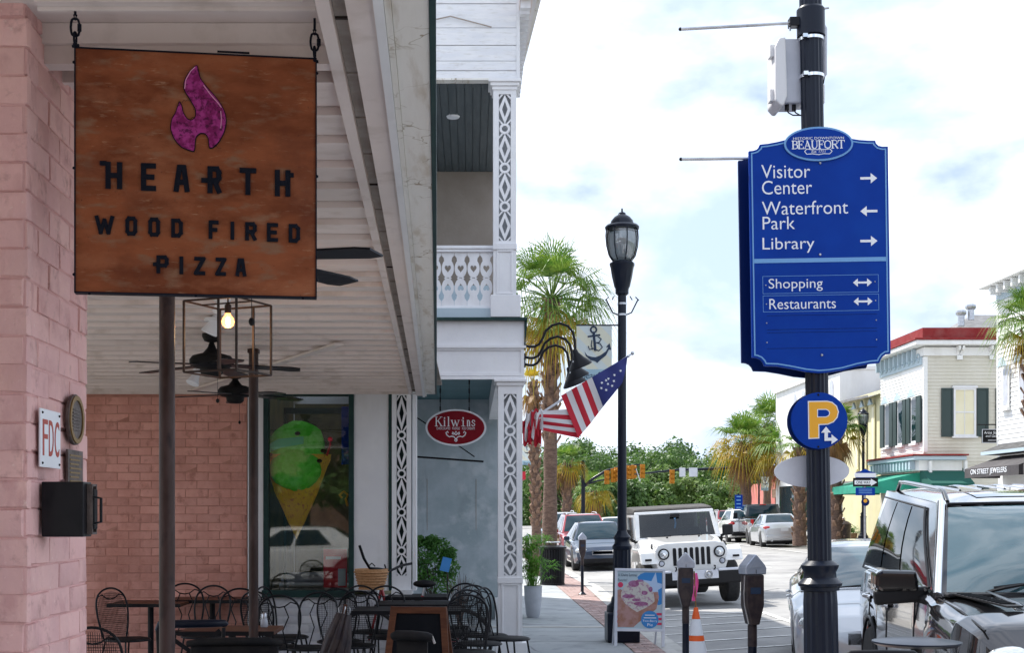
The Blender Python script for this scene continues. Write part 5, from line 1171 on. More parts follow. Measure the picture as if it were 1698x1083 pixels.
# ---------------------------------------------------------------- poster stand, cone, litter bin, planters
PS = 136.0; p = at(1059.5, HY, PS)
pb = thing('poster_stand', 'white framed pavement poster board showing a scoop of berry ice cream', 'sign', (p.x, p.y, 0), (R(-3), R(.8), 0))
px_ = lambda x: (x-1059.5)/PS; pz_ = lambda y: Z_(y, PS)
frame(MB(), px_(1018.5), px_(1102), pz_(1048), pz_(943.5), .032, -.02, .02).build('frame', M['platewhite'], pb, world=False, bevel=.003)
MB().box(px_(1021), px_(1099), -.005, .01, pz_(1045), pz_(946)).build('poster_sheet', M['posterbg'] if 'posterbg' in M else M['paleblue'], pb, world=False)
for x in (1018.5, 1097): MB().box(px_(x), px_(x+4.8), -.015, .015, 0.01, pz_(1048)).build('leg', M['platewhite'], pb, world=False)
for x in (1022, 1094): MB().bar((px_(x), .03, pz_(960)), (px_(x), .42, .0), .02, .02).build('rear_leg', M['platewhite'], pb, world=False)
M['pblu'] = mat('print_blue', (.03, .22, .55), .5); M['pcream'] = mat('print_cream', (.55, .52, .48), .6, col2=(.38, .22, .30), scale=30, mixpos=(.5, .62)); M['pberry'] = mat('print_berry', (.26, .06, .16), .6, col2=(.35, .16, .30), scale=25); M['pbrown'] = mat('print_waffle', (.32, .15, .10), .6, col2=(.42, .24, .22), scale=12)
M['pred2'] = mat('print_red', (.6, .03, .10), .5); M['psky'] = mat('print_pale', (.42, .55, .75), .5)
def flat(poly, m, y, name): MB().prism([(px_(a), pz_(b)) for a, b in poly], y, y+.0004).build(name, M[m], pb, world=False)
def polyc(cx, cy, rx, ry, n=32, a0=0, a1=360, wob=0): return [(cx+rx*(1+wob*math.sin(5*k)+wob*.6*math.sin(3.1*k+1))*math.cos(R(a0+(a1-a0)*k/n)), cy+ry*(1+wob*math.sin(4*k))*math.sin(R(a0+(a1-a0)*k/n))) for k in range(n)]
Y0 = -.0058
arcp = [(1097, 1002)]+[(1083+26*math.cos(R(a)), 977+26*math.sin(R(a))) for a in range(100, 271, 15)]+[(1097, 951)]
flat([(1056,958),(1061,953),(1068,950),(1096.8,950),(1096.8,1002),(1092,1004),(1078,1000),(1066,988)], 'pblu', Y0, 'print_sky')
st_ = []
for k in range(10):
    rr = 20 if k % 2 == 0 else 8.5; a = R(-80+36*k); st_.append((1083+rr*math.cos(a), 974+rr*1.25*math.sin(a)))
flat(st_, 'psky', Y0-.0006, 'print_star')
for i in range(3): flat([(1088,1017+i*8),(1096.8,1017+i*8),(1096.8,1021+i*8),(1088,1021+i*8)], 'pred2', Y0, 'print_stripe'); flat([(1022,1014+i*8),(1025,1014+i*8),(1025,1018+i*8),(1022,1018+i*8)], 'pred2', Y0, 'print_stripe')
flat([(1023,980),(1028,978),(1036,984),(1090,982),(1092,990),(1088,1010),(1074,1022),(1060,1032),(1050,1041),(1023.6,1041)], 'pbrown', Y0-.0012, 'print_cone')
flat([(1033,976),(1040,968),(1048,964),(1056,962),(1066,964),(1074,968),(1080,976),(1084,988),(1085,998),(1078,1004),(1068,1010),(1056,1016),(1046,1010),(1036,1002),(1029,992),(1029,984)], 'pcream', Y0-.0018, 'print_scoop')
for pts in (polyc(1050, 969, 9, 5.5), polyc(1068, 984, 5, 3.6), polyc(1041, 990, 10, 3.4), polyc(1062, 1002, 12, 3.6), polyc(1078, 978, 3.4, 4.5), polyc(1054, 996, 7, 2.4), polyc(1060, 964, 6, 2)): flat(pts, 'pberry', Y0-.0024, 'print_berry')
flat(polyc(1028, 971, 4.4, 4.4), 'pred2', Y0-.003, 'print_badge'); flat(polyc(1077, 1028, 14.5, 14.5), 'pblu', Y0-.003, 'print_disc')
for tx, a, b, y0, y1, m in (('A Kilwins Summer', 1024, 1056, 957, 952, 'navy'), ('Favorite!', 1024, 1039, 965.5, 960.5, 'navy'), ('Two-Berry', 1065, 1089.5, 1033, 1028.5, 'signwhite'), ('Pie', 1073, 1082, 1039, 1034.5, 'signwhite')):
    fit_text(tx, px_(a), px_(b), pz_(y0), pz_(y1), Y0-(.0031 if m == 'signwhite' else .0002), M[m], pb, .0006)
for a, b, y in ((1069, 1085, 1021.5), (1067, 1087.5, 1026)): flat([(a, y), (b, y), (b, y-1.3), (a, y-1.3)], 'signwhite', Y0-.0036, 'print_line')
cn_ = at(1154, HY, 150); tc_ = thing('traffic_cone', 'orange traffic cone with white bands behind the parking meter, pink ribbon on its stick', 'traffic cone', (cn_.x, cn_.y, road_z(cn_.x)))
zt = Z_(1008, 150)-road_z(cn_.x); rr_ = lambda z: .022+.145*(1-z/zt)
def band(z0, z1, m): MB().lathe([(rr_(z0), z0), (rr_(z1), z1)], 20).build('band', M[m], tc_, world=False, smooth=40)
MB().box(-.19, .19, -.19, .19, 0, .03).build('base', M['orange'], tc_, world=False, bevel=.01)
b_ = [(.031, .12, 'orange'), (.121, .25, 'signwhite'), (.251, .34, 'orange'), (.341, zt-.105, 'signwhite'), (zt-.104, zt, 'orange')]
zz_a = Z_(1008, 150); bl_ = [(1075, 1110, 'orange'), (1063, 1075, 'orange'), (1063.2, 1040, None)]
for y0, y1, m in ((1120, 1083, 'orange'), (1082.8, 1063.2, 'signwhite'), (1063, 1054.2, 'orange'), (1054, 1027.2, 'signwhite'), (1027, 1008, 'orange')):
    z0 = max(.031, Z_(y0, 150)-road_z(cn_.x)); band(z0, Z_(y1, 150)-road_z(cn_.x), m)
MB().cyl((0, 0, zt-.02), (-.02, 0, zt+.40), .008, 6).build('stick', M['brass'], tc_, world=False)
rbm = MB(); rbm.grid(lambda a, b: (-.035+.05*a+.012*math.sin(b*5), .01*math.sin(a*9+b*4), zt+.38-.31*b), 4, 8); rbm.build('ribbon', M['pinkflag'], tc_, world=False, smooth=60)

lb = at(916, HY, 73); lt = thing('litter_bin', 'black slatted steel litter bin on the pavement beside the reed planter', 'litter bin', (lb.x, lb.y, 0))
MB().lathe([(.24, .03), (.26, .80)], 20).build('liner', M['blackmatte'], lt, world=False)
for k in range(30): 
    a = 2*PI*k/30; MB().bar((.27*math.cos(a), .27*math.sin(a), .04), (.295*math.cos(a), .295*math.sin(a), .84), .038, .008, (math.cos(a), math.sin(a), 0)).build('slat', M['black'], lt, world=False)
MB().lathe([(.275, .0), (.285, .0), (.285, .04), (.275, .04)], 24).lathe([(.31, .82), (.325, .83), (.325, .865), (.2, .90), (.19, .90)], 24).build('rim', M['black'], lt, world=False, smooth=40)
MB().tube([(.17*math.cos(2*PI*k/20), .17*math.sin(2*PI*k/20), .97) for k in range(20)], .016, 8, closed=True).build('hood_ring', M['chrome'], lt, world=False, smooth=60)
for k in range(4): a = PI/2*k+.4; MB().cyl((.17*math.cos(a), .17*math.sin(a), .89), (.17*math.cos(a), .17*math.sin(a), .97), .008, 6).build('hood_stay', M['black'], lt, world=False)

def leaf_cloud(n, F, size, rnd, aspect=.45):
    vs = []; fs = []
    for i in range(n):
        c, nrm = F(rnd); nrm = (Vector(nrm)+Vector((rnd.uniform(-1, 1), rnd.uniform(-1, 1), rnd.uniform(-.6, 1)))*.9)
        if nrm.length < .01: nrm = Vector((0, 0, 1))
        nrm.normalize(); u = nrm.orthogonal().normalized(); u.rotate(Matrix.Rotation(rnd.uniform(0, 6.28), 3, nrm)); v = nrm.cross(u); s = size*rnd.uniform(.4, 1.5)
        b = len(vs); c = Vector(c); vs += [tuple(c-u*s*.5), tuple(c+v*s*aspect*.5), tuple(c+u*s*.5), tuple(c-v*s*aspect*.5)]; fs.append((b, b+1, b+2, b+3))
    return MB().add(vs, fs)
pt = at(886, HY, 106); pr = thing('reed_planter', 'tall grey pot of bright green papyrus reeds beside the white fretwork post', 'plant', (pt.x-.02, pt.y, 0))
MB().lathe([(.085, 0), (.11, .05), (.135, .3), (.14, .46), (.142, .50), (.125, .50), (.12, .44)], 24).build('pot', M['pot'], pr, world=False, smooth=40)
rnd = random.Random(11); stm = MB(); lv = MB()
for i in range(70):
    a = rnd.uniform(0, 6.28); r = rnd.uniform(0, .1); h = rnd.uniform(.6, 1.28); ex_ = rnd.uniform(.05, .34)*(1 if math.cos(a) > -.2 else .5)
    b0 = Vector((r*math.cos(a), r*math.sin(a), .45)); tp = Vector((b0.x+ex_*math.cos(a), b0.y+ex_*math.sin(a), h)); md = (b0+tp)/2+Vector((0, 0, .08))
    stm.tube([b0, md, tp], [.005, .004, .003], 4)
    for k in range(16):
        th = 2*PI*k/16+rnd.uniform(-.1, .1); L_ = rnd.uniform(.13, .22); e = tp+Vector((L_*math.cos(th), L_*math.sin(th), rnd.uniform(-.08, .07))); m_ = (tp+e)/2+Vector((0, 0, .025)); w_ = Vector((-math.sin(th), math.cos(th), 0))*.009
        lv.add([tp-w_*.5, tp+w_*.5, m_+w_, m_-w_, e], [(0, 1, 2, 3), (3, 2, 4)])
stm.build('stems', M['reed'], pr, world=False); lv.build('leaves', M['reed'], pr, world=False)
bs = at(716, HY, 131); bp = thing('shrub_planter', 'rounded bright green shrub in a planter in front of the grey porch wall', 'plant', (bs.x, bs.y, 0))
MB().lathe([(.16, 0), (.19, .1), (.22, .5), (.23, .56), (.20, .56), (.19, .5)], 20).build('pot', M['pot'], bp, world=False, smooth=40)
rnd = random.Random(5)
BL = [((-.12, 0, 1.12), .20), ((.08, .02, 1.18), .17), ((.2, -.03, .95), .16), ((-.02, -.08, .95), .26), ((-.18, 0, .88), .16), ((.0, 0, 1.27), .1), ((-.16, .03, 1.28), .08), ((.22, 0, 1.12), .1), ((.12, 0, .78), .2)]
def FB(rn):
    c, r = rn.choice(BL); d = Vector((rn.gauss(0, 1), rn.gauss(0, 1), rn.gauss(0, 1))).normalized(); return Vector(c)+d*r*rn.uniform(.6, 1.05), d
leaf_cloud(5200, FB, .042, rnd, .5).build('foliage', M['bush'], bp, world=False)
tw = MB()
for i in range(16): tw.tube([(rnd.uniform(-.05, .05), 0, .5), (rnd.uniform(-.15, .15), rnd.uniform(-.1, .1), .8), (rnd.uniform(-.28, .28), rnd.uniform(-.15, .15), rnd.uniform(.9, 1.3))], [.008, .006, .003], 5)
tw.build('branches', M['oakbark'], bp, world=False)
bc = at(742, HY, 140); bk = thing('menu_card', 'small blue card on a black stand beside the green shrub', 'sign', (bc.x, bc.y, 0))
MB().cyl((0, 0, 0), (0, 0, .92), .008, 6).build('stand', M['black'], bk, world=False); o = MB().box(-.055, .055, -.004, .004, -.085, .085).build('card', M['pblu'], bk, world=False); o.location = (-.02, 0, 1.03); o.rotation_euler = (R(-15), R(14), 0)
tb = at(762, HY, 145); tq = thing('dried_branches', 'bundle of dark dried twigs standing in a pot behind the terrace tables', 'plant', (tb.x, tb.y, 0))
tw = MB(); MB().lathe([(.08, 0), (.11, .35), (.10, .35)], 16).build('pot', M['blackmatte'], tq, world=False)
for i in range(60): a = rnd.uniform(0, 6.28); r = rnd.uniform(.02, .2); tw.tube([(0, 0, .3), (r*.4*math.cos(a), r*.4*math.sin(a), .6), (r*math.cos(a)+rnd.uniform(-.03, .03), r*math.sin(a), rnd.uniform(.7, .98))], [.004, .003, .002], 4)
tw.build('twigs', M['bark'], tq, world=False)

# ---------------------------------------------------------------- terrace furniture
def cafe_chair(mesh_back=False):
    t = thing('cafe_chair', '', 'chair')
    H_ = .93; r = .0095
    out = [(-.135, .05, .46), (-.17, .07, .60), (-.185, .095, .74), (-.16, .115, .85), (-.09, .125, .91), (0, .128, H_), (.09, .125, .91), (.16, .115, .85), (.185, .095, .74), (.17, .07, .60), (.135, .05, .46)]
    pts = []
    for i in range(len(out)-1):
        a, b = Vector(out[i]), Vector(out[i+1])
        p0, p3 = Vector(out[max(i-1, 0)]), Vector(out[min(i+2, len(out)-1)])
        for k in range(4):
            t_ = k/4; pts.append(.5*((2*a)+(-p0+b)*t_+(2*p0-5*a+4*b-p3)*t_**2+(-p0+3*a-3*b+p3)*t_**3))
    pts.append(Vector(out[-1]))
    MB().tube(pts, r, 8).build('back_frame', M['black'], t, world=False, smooth=60)
    MB().tube([(-.16, .115, .85), (-.10, .12, .87), (-.05, .12, .835), (0, .12, .825), (.05, .12, .835), (.10, .12, .87), (.16, .115, .85)], .006, 6).build('back_scroll', M['black'], t, world=False, smooth=60)
    g_ = MB()
    if mesh_back:
        for i in range(-11, 12):
            x = i*.0145; w = math.sqrt(max(0, 1-(x/.175)**2)); g_.tube([(x, .052, .47), (x*1.05, .085, .66), (x, .118, .70+.2*w)], .0022, 4)
        for i in range(22):
            z = .49+i*.0185; w = .15+.035*math.sin((z-.46)/.47*PI); w = min(w, .185*math.sqrt(max(.02, 1-((z-.72)/.21)**2)) if z > .72 else w); y = .05+.075*min(1, (z-.46)/.4); g_.tube([(-w, y, z), (w, y, z)], .0022, 4)
        g_.build('back_mesh', M['blackmatte'], t, world=False)
    else:
        for x in (-.055, .055): g_.tube([(x*1.3, .055, .46), (x*.6, .085, .62), (x*1.5, .105, .74), (x*.8, .12, .835)], .006, 6)
        g_.build('back_spindles', M['black'], t, world=False, smooth=60)
    MB().lathe([(.19, .445), (.2, .45), (.2, .465), (.19, .47)], 24, (0, -.13, 0)).build('seat', M['blackmatte'], t, world=False, smooth=40)
    MB().tube([(.205*math.cos(2*PI*k/24), -.13+.205*math.sin(2*PI*k/24), .455) for k in range(24)], .009, 6, closed=True).build('seat_ring', M['black'], t, world=False, smooth=60)
    for sx in (-1, 1):
        for y0, y1 in ((-.26, -.33), (.02, .12)):
            MB().tube([(sx*.14, y0, .45), (sx*.17, (y0+y1)/2, .2), (sx*.19, y1, .0)], .009, 6).build('leg', M['black'], t, world=False, smooth=60)
    MB().tube([(.15*math.cos(2*PI*k/20), -.12+.17*math.sin(2*PI*k/20), .22) for k in range(20)], .005, 5, closed=True).build('stretcher', M['black'], t, world=False)
    return t
ch1 = cafe_chair(False); ch2 = cafe_chair(True); used = set()
def place(proto, px, s, rz, label):
    loc = (X_(px, s), FPX/s, 0)
    if proto.name not in used:
        used.add(proto.name); proto.location = loc; proto.rotation_euler = (0, 0, rz); proto['label'] = label; proto['group'] = 'black wire cafe chairs on the terrace'; return proto
    return dup(proto, loc, rz, label, 'black wire cafe chairs on the terrace')
place(ch1, 309, 166, R(20), 'black wire cafe chair just right of the thick pipe column, against the pink wall')
place(ch1, 346, 171, R(-12), 'second black wire cafe chair from the thick pipe column, against the pink wall')
place(ch1, 396, 178, R(5), 'wide backed black wire cafe chair left of the thinner pipe column')
place(ch1, 455, 173, R(70), 'black wire cafe chair seen side-on just right of the thinner pipe column')
place(ch2, 437, 181, R(150), 'black mesh cafe chair partly hidden by the thinner pipe column')
place(ch1, 521, 187, R(-15), 'black wire cafe chair standing free in front of the white brick knee wall')
place(ch2, 561, 178, R(12), 'black mesh cafe chair left of the bicycle basket')
place(ch1, 607, 168, R(160), 'black wire cafe chair directly below the wicker bicycle basket')
place(ch2, 590, 184, R(-8), 'nearer black mesh cafe chair in front of the bicycle wheel')
place(ch1, 642, 172, R(10), 'black wire cafe chair below the bicycle handlebar')
place(ch1, 765, 166, R(-20), 'black wire cafe chair farthest back in front of the dried twigs')
place(ch1, 795, 170, R(30), 'black wire cafe chair between the dried twigs and the white post')
place(ch1, 822, 175, R(62), 'black wire cafe chair nearest to the white fretwork post')
place(ch2, 784, 181, R(25), 'black mesh cafe chair second from the front on the right of the terrace')
place(ch2, 778, 193, R(8), 'largest black mesh cafe chair on the right of the chalkboard')
place(ch2, 197, 176, R(55), 'black mesh cafe chair turned sideways beside the dark service bin')
place(ch2, 165, 262, R(175), 'black cafe chair closest to the pink pillar, only its back and arm in view')
place(ch1, 462, 190, R(190), 'black wire cafe chair at the table with the shaker')
def table(px, py, s, w, d, label, rz=0, m='wood'):
    z = Z_(py, s); t = thing('cafe_table', label, 'table', (X_(px, s), FPX/s, 0), (0, 0, rz), 'dark terrace tables')
    MB().box(-w/2, w/2, -d/2, d/2, z-.03, z).build('tabletop', M[m], t, world=False, bevel=.004)
    frame(MB(), -w/2, w/2, 0, 1, .01, 0, .01) if False else None
    MB().box(-w/2-.004, w/2+.004, -d/2-.006, -d/2-.0005, z-.032, z+.002).build('edge_strip', M['black'], t, world=False)
    MB().lathe([(.03, .05), (.03, z-.03)], 12).build('pedestal', M['black'], t, world=False, smooth=40)
    for a in (0, PI/2): MB().bar((-.26*math.cos(a), -.26*math.sin(a), .025), (.26*math.cos(a), .26*math.sin(a), .025), .05, .03 if a else .028, (0, 0, 1)).build('foot', M['black'], t, world=False)
    return z
table(250, 999, 165, .72, .6, 'dark terrace table left of the thick pipe column'); table(352, 993, 160, .85, .6, 'dark terrace table behind the row of wire chairs at the pink wall')
table(385, 1043, 214, .72, .55, 'nearer dark terrace table carrying the glass shaker'); table(692, 988, 160, .62, .6, 'rearmost dark table right of the bicycle', m='blackmatte')
table(692, 1000, 172, .78, .6, 'middle dark table behind the chalkboard', m='blackmatte'); table(676, 1010, 186, .95, .6, 'front dark table just behind the chalkboard', m='blackmatte')
sh = thing('shaker', 'small glass sugar shaker with a steel lid on the nearer terrace table', 'shaker', (X_(438, 212), FPX/212, Z_(1043, 214)+.0))
MB().lathe([(.022, 0), (.028, .005), (.028, .05), (.02, .07)], 16).build('jar', M['grey'], sh, world=False, smooth=50); MB().lathe([(.021, .0701), (.021, .1), (.012, .115), (.005, .118)], 16).build('lid', M['steel'], sh, world=False, smooth=50)
# glossy metal chair nearest on the left
gc = thing('metal_chair', 'glossy black metal chair with curved top rail in front of the thick pipe column', 'chair', (X_(316, 231), FPX/231, 0), (0, 0, R(4)))
MB().tube([(-.235, .0, .80), (-.22, .0, .845), (-.12, -.02, .848), (0, -.028, .85), (.12, -.02, .851), (.245, .0, .85), (.262, .0, .835)], [.02, .026, .03, .03, .03, .026, .015], 12).build('top_rail', M['pole'], gc, world=False, smooth=70)
for sx in (-1, 1): MB().tube([(sx*.235, 0, .82), (sx*.22, .02, .45), (sx*.22, .05, 0)], .014, 8).tube([(sx*.2, -.4, .45), (sx*.21, -.42, 0)], .014, 8).build('leg', M['black'], gc, world=False, smooth=60)
MB().bar((-.21, 0, .80), (.2, .015, .5), .03, .008).bar((.21, .006, .80), (-.2, .021, .5), .03, .008).build('cross_back', M['black'], gc, world=False)
MB().box(-.22, .22, -.4, .02, .44, .46).build('seat', M['black'], gc, world=False, bevel=.006)
pc2 = thing('padded_chair', 'low dark chair back at the bottom edge beside the shaker table', 'chair', (X_(392, 268), FPX/268, 0), (0, 0, R(3)))
MB().tube([(-.30, 0, .835), (-.2, -.03, .85), (0, -.045, .855), (.2, -.03, .85), (.28, 0, .835)], [.02, .025, .025, .025, .02], 10).build('top_rail', M['blackmatte'], pc2, world=False, smooth=60)
MB().box(-.28, .26, -.02, .02, .5, .83).build('back_panel', M['blackmatte'], pc2, world=False, bevel=.01); MB().box(-.26, .26, -.45, -.03, .43, .48).build('seat', M['blackmatte'], pc2, world=False, bevel=.01)
for sx in (-1, 1): MB().cyl((sx*.24, 0, 0), (sx*.24, 0, .5), .014, 8).cyl((sx*.24, -.42, 0), (sx*.24, -.42, .43), .014, 8).build('leg', M['black'], pc2, world=False)
pc3 = thing('padded_chair', 'dark chair back with steel end caps right in front of the chalkboard', 'chair', (X_(683, 262), FPX/262, 0), (0, 0, R(-12)))
MB().tube([(-.125, 0, .86), (-.10, -.01, .868), (0, -.015, .868), (.10, -.01, .862), (.13, 0, .855)], [.026, .032, .034, .032, .024], 10).build('top_rail', M['blackmatte'], pc3, world=False, smooth=60)
MB().box(-.1, .1, .0, .02, .45, .84).build('back_panel', M['blackmatte'], pc3, world=False); MB().box(-.19, .19, -.38, -.02, .43, .46).build('seat', M['blackmatte'], pc3, world=False, bevel=.01)
MB().bar((.128, 0, .87), (.15, 0, .82), .012, .012).build('end_cap', M['steel'], pc3, world=False)
for sx in (-1, 1): MB().cyl((sx*.17, 0, 0), (sx*.17, 0, .45), .012, 8).cyl((sx*.17, -.36, 0), (sx*.17, -.36, .43), .012, 8).build('leg', M['black'], pc3, world=False)
# chalkboard A-frame
AS = 222.0; cb = thing('chalkboard', 'brown wooden A-frame chalkboard standing among the terrace chairs', 'sign', (X_(694, AS), FPX/AS, 0), (0, 0, R(-7)))
zt = Z_(1008, AS); w0, w1 = .185, .27
def bl(x, z, off=0): return (x, -.20*(1-z/zt)-off, z)
for sx in (-1, 1): MB().bar(bl(sx*w0, zt), bl(sx*w1, .0), .05, .022).build('frame_stile', M['wood'], cb, world=False, bevel=.003)
MB().bar(bl(-w0-.02, zt-.02, .002), bl(w0+.02, zt-.02, .002), .05, .024).build('top_rail', M['wood'], cb, world=False, bevel=.003); MB().bar(bl(-w1+.02, .22, .002), bl(w1-.02, .22, .002), .05, .024).build('bottom_rail', M['wood'], cb, world=False)
MB().add([bl(-w1+.02, .2, -.006), bl(w1-.02, .2, -.006), bl(w0-.01, zt-.04, -.006), bl(-w0+.01, zt-.04, -.006)], [(0, 1, 2, 3), (3, 2, 1, 0)]).build('slate', M['board'], cb, world=False)
for sx in (-1, 1): MB().bar((sx*w0, .02, zt), (sx*w1, .28, 0), .05, .022).build('rear_stile', M['wood'], cb, world=False)
MB().add([(-w1+.02, .25, .1), (w1-.02, .25, .1), (w0-.01, .03, zt-.04), (-w0+.01, .03, zt-.04)], [(0, 1, 2, 3), (3, 2, 1, 0)]).build('rear_slate', M['wood'], cb, world=False)
# furled parasol lying against the chairs
fp = thing('folded_parasol', 'furled dark brown cloth parasol leaning beside the chalkboard', 'parasol', (X_(535, 205), FPX/205, .0), (0, R(12), R(20)))
m_ = MB(); n = 18
for k in range(9):
    a0 = 2*PI*k/9; m_.tube([(r*math.cos(a0+z*1.2), r*math.sin(a0+z*1.2), z) for r, z in ((.10, .15), (.095, .4), (.075, .65), (.045, .84))], [.045, .045, .036, .018], 6)
m_.build('canopy', M['wood2'] if 'wood2' in M else M['meterbody'], fp, world=False, smooth=60)
MB().cyl((0, 0, 0), (0, 0, .92), .016, 8).build('pole', M['wood'], fp, world=False)
for k in range(4): a = k*1.5; MB().tube([(.03*math.cos(a), .03*math.sin(a), .80), (.05*math.cos(a), .05*math.sin(a), .88), (.035*math.cos(a), .035*math.sin(a), .90)], .005, 5).build('rib_tip', M['steel'], fp, world=False)
# dark service bin with towel
sb = thing('service_bin', 'black wheeled service bin with a pale towel hung over it at the pink pillar', 'bin', (X_(178, 152), FPX/152, 0))
z_ = Z_(957, 152)
MB().box(-.26, .25, -.2, .25, .02, z_-.22).build('body', M['blackmatte'], sb, world=False, bevel=.03); MB().box(-.29, .27, -.23, .28, z_-.219, z_-.02).build('lid', M['black'], sb, world=False, bevel=.025); MB().box(-.15, .14, -.2, .1, z_-.0199, z_+.0).build('hatch', M['blackmatte'], sb, world=False, bevel=.01)
MB().grid(lambda a, b: (-.26+.2*a, -.245-.012*math.sin(a*8+b), z_-.225-.24*b+.03*math.sin(a*5)), 8, 6).grid(lambda a, b: (.2+.11*a, -.242-.01*math.sin(a*7+b), z_-.23-.17*b), 6, 6).build('towel', M['towel'], sb, world=False, smooth=60)
# bicycle parked at the knee wall
bi = thing('bicycle', 'red cruiser bicycle with black handlebar, wicker basket and black saddle behind the chairs', 'bicycle', (X_(665, 163), FPX/163, 0), (0, 0, R(4)))
def whl(cx):
    w = MB().tube([(cx+.32*math.cos(2*PI*k/32), 0, .33+.32*math.sin(2*PI*k/32)) for k in range(32)], .022, 8, closed=True).build('wheel', M['tyre'], bi, world=False, smooth=60)
    s = MB()
    for k in range(16): a = 2*PI*k/16; s.tube([(cx, .03*(-1)**k, .33), (cx+.30*math.cos(a), 0, .33+.30*math.sin(a))], .0015, 4)
    s.build('spokes', M['steel'], w, world=False); MB().cyl((cx, -.05, .33), (cx, .05, .33), .02, 10).build('hub', M['steel'], w, world=False)
whl(-.33); whl(.60)
MB().tube([(-.20, 0, .88), (-.165, 0, .75), (.10, 0, .32), (.22, 0, .80)], .018, 8).tube([(-.165, 0, .75), (.0, 0, .66), (.20, 0, .70)], .018, 8).tube([(.10, 0, .32), (.60, 0, .33), (.22, 0, .72)], .012, 6).tube([(-.2, 0, .88), (-.26, -.03, .6), (-.33, -.03, .33)], .014, 6).build('frame', M['pred'], bi, world=False, smooth=60)
bz = lambda py: Z_(py, 163); bx = lambda px: (px-665)/163
MB().tube([(bx(597), -.3, bz(904)), (bx(604), -.26, bz(925)), (bx(613), -.2, bz(941)), (bx(632), -.06, bz(944)), (bx(645), 0, bz(948)), (bx(655), .06, bz(944)), (bx(665), .2, bz(940)), (bx(684), .3, bz(937))], .014, 8).build('handlebar', M['black'], bi, world=False, smooth=60)
MB().tube([(bx(610), -.2, bz(939)), (bx(617), -.22, bz(933)), (bx(622), -.25, bz(938))], .006, 6).tube([(bx(640), .1, bz(944)), (bx(638), .14, bz(938))], .008, 6).build('brake_lever', M['black'], bi, world=False); MB().cyl((bx(640), 0, bz(948)), (-.20, 0, .86), .014, 8).build('stem', M['steel'], bi, world=False)
bk_ = MB().lathe([(.12, bz(977)), (.15, bz(960)), (.168, bz(947)), (.168, bz(943)), (.15, bz(947)), (.13, bz(962))], 26, (bx(616), -.1, 0)).build('basket', M['wicker'], bi, world=False, smooth=30)
m_ = MB()
for i in range(7): z0 = bz(976-i*4.6); rr = .123+.045*i/6+.004; m_.tube([(bx(616)+rr*math.cos(2*PI*k/26), -.1+rr*math.sin(2*PI*k/26), z0) for k in range(26)], .007, 5, closed=True)
m_.build('weave', M['wicker'], bi, world=False)
MB().ball((bx(704), 0, bz(969)), (.12, .07, .04), 16, 8).build('saddle', M['blackmatte'], bi, world=False, smooth=60); MB().cyl((.22, 0, .78), (bx(704), 0, bz(974)), .014, 8).build('seat_post', M['steel'], bi, world=False)
# tall bistro table bottom right and its companion rail
bt = thing('bistro_table', 'round black metal bistro table at the bottom edge in front of the graphite vehicle', 'table', (X_(1520, 323), FPX/323, 0))
z_ = Z_(1063, 323); MB().lathe([(.20, z_-.025), (.222, z_-.012), (.222, z_-.004), (.17, z_+.004), (.05, z_+.012)], 40).build('tabletop', M['pole'], bt, world=False, smooth=30)
MB().cyl((.0, 0, 0.02), (0, 0, z_-.02), .03, 14).build('pedestal', M['black'], bt, world=False, smooth=40); MB().lathe([(.2, 0), (.2, .015), (.05, .03)], 24).build('base', M['black'], bt, world=False)
br_ = thing('bistro_chair', 'curved black top rail of a chair at the very bottom left of the bistro table', 'chair', (X_(1462, 345), FPX/345, 0))
z_ = Z_(1083, 345); MB().tube([(-.19, 0, z_-.03), (-.15, -.01, z_), (0, -.02, z_+.004), (.15, -.01, z_), (.19, 0, z_-.03)], .012, 8).build('top_rail', M['black'], br_, world=False, smooth=60)
for sx in (-1, 1): MB().cyl((sx*.19, 0, 0), (sx*.19, 0, z_-.03), .012, 8).build('leg', M['black'], br_, world=False)
MB().box(-.19, .19, .0, .3, .62, .64).build('seat', M['black'], br_, world=False)
# ---------------------------------------------------------------- palms
def frond(mb, base, az, el, L, fan, rnd, n=22, droop=.35, w=.024):
    "palmetto leaf: stalk, then blades spread in a folded fan"
    d = Vector((math.cos(az)*math.cos(el), math.sin(az)*math.cos(el), math.sin(el)))
    p1 = base+d*L*.55; p1.z -= .04*L; tip = base+d*L; tip.z -= droop*L*.35
    mb.tube([base, (base+p1)/2+Vector((0, 0, .03)), p1], [.022, .016, .012], 4)
    d2 = (tip-p1).normalized(); side = Vector((-math.sin(az), math.cos(az), 0)); up = side.cross(d2)*-1
    for k in range(n):
        a = (k/(n-1)-.5)*2*R(105); ll = fan*(1-.30*abs(a)/R(105))*rnd.uniform(.85, 1.1)
        dd = (d2*math.cos(a)+side*math.sin(a)+up*(.10+.25*abs(math.sin(a)))).normalized()
        m_ = p1+dd*ll*.55; t_ = p1+dd*ll; t_.z -= droop*ll*rnd.uniform(.5, 1.3); wv = dd.cross(up).normalized()*w*rnd.uniform(.8, 1.2)
        mb.add([p1-wv*.25, p1+wv*.25, m_+wv*.6, m_-wv*.6, t_], [(0, 1, 2, 3), (3, 2, 4)])
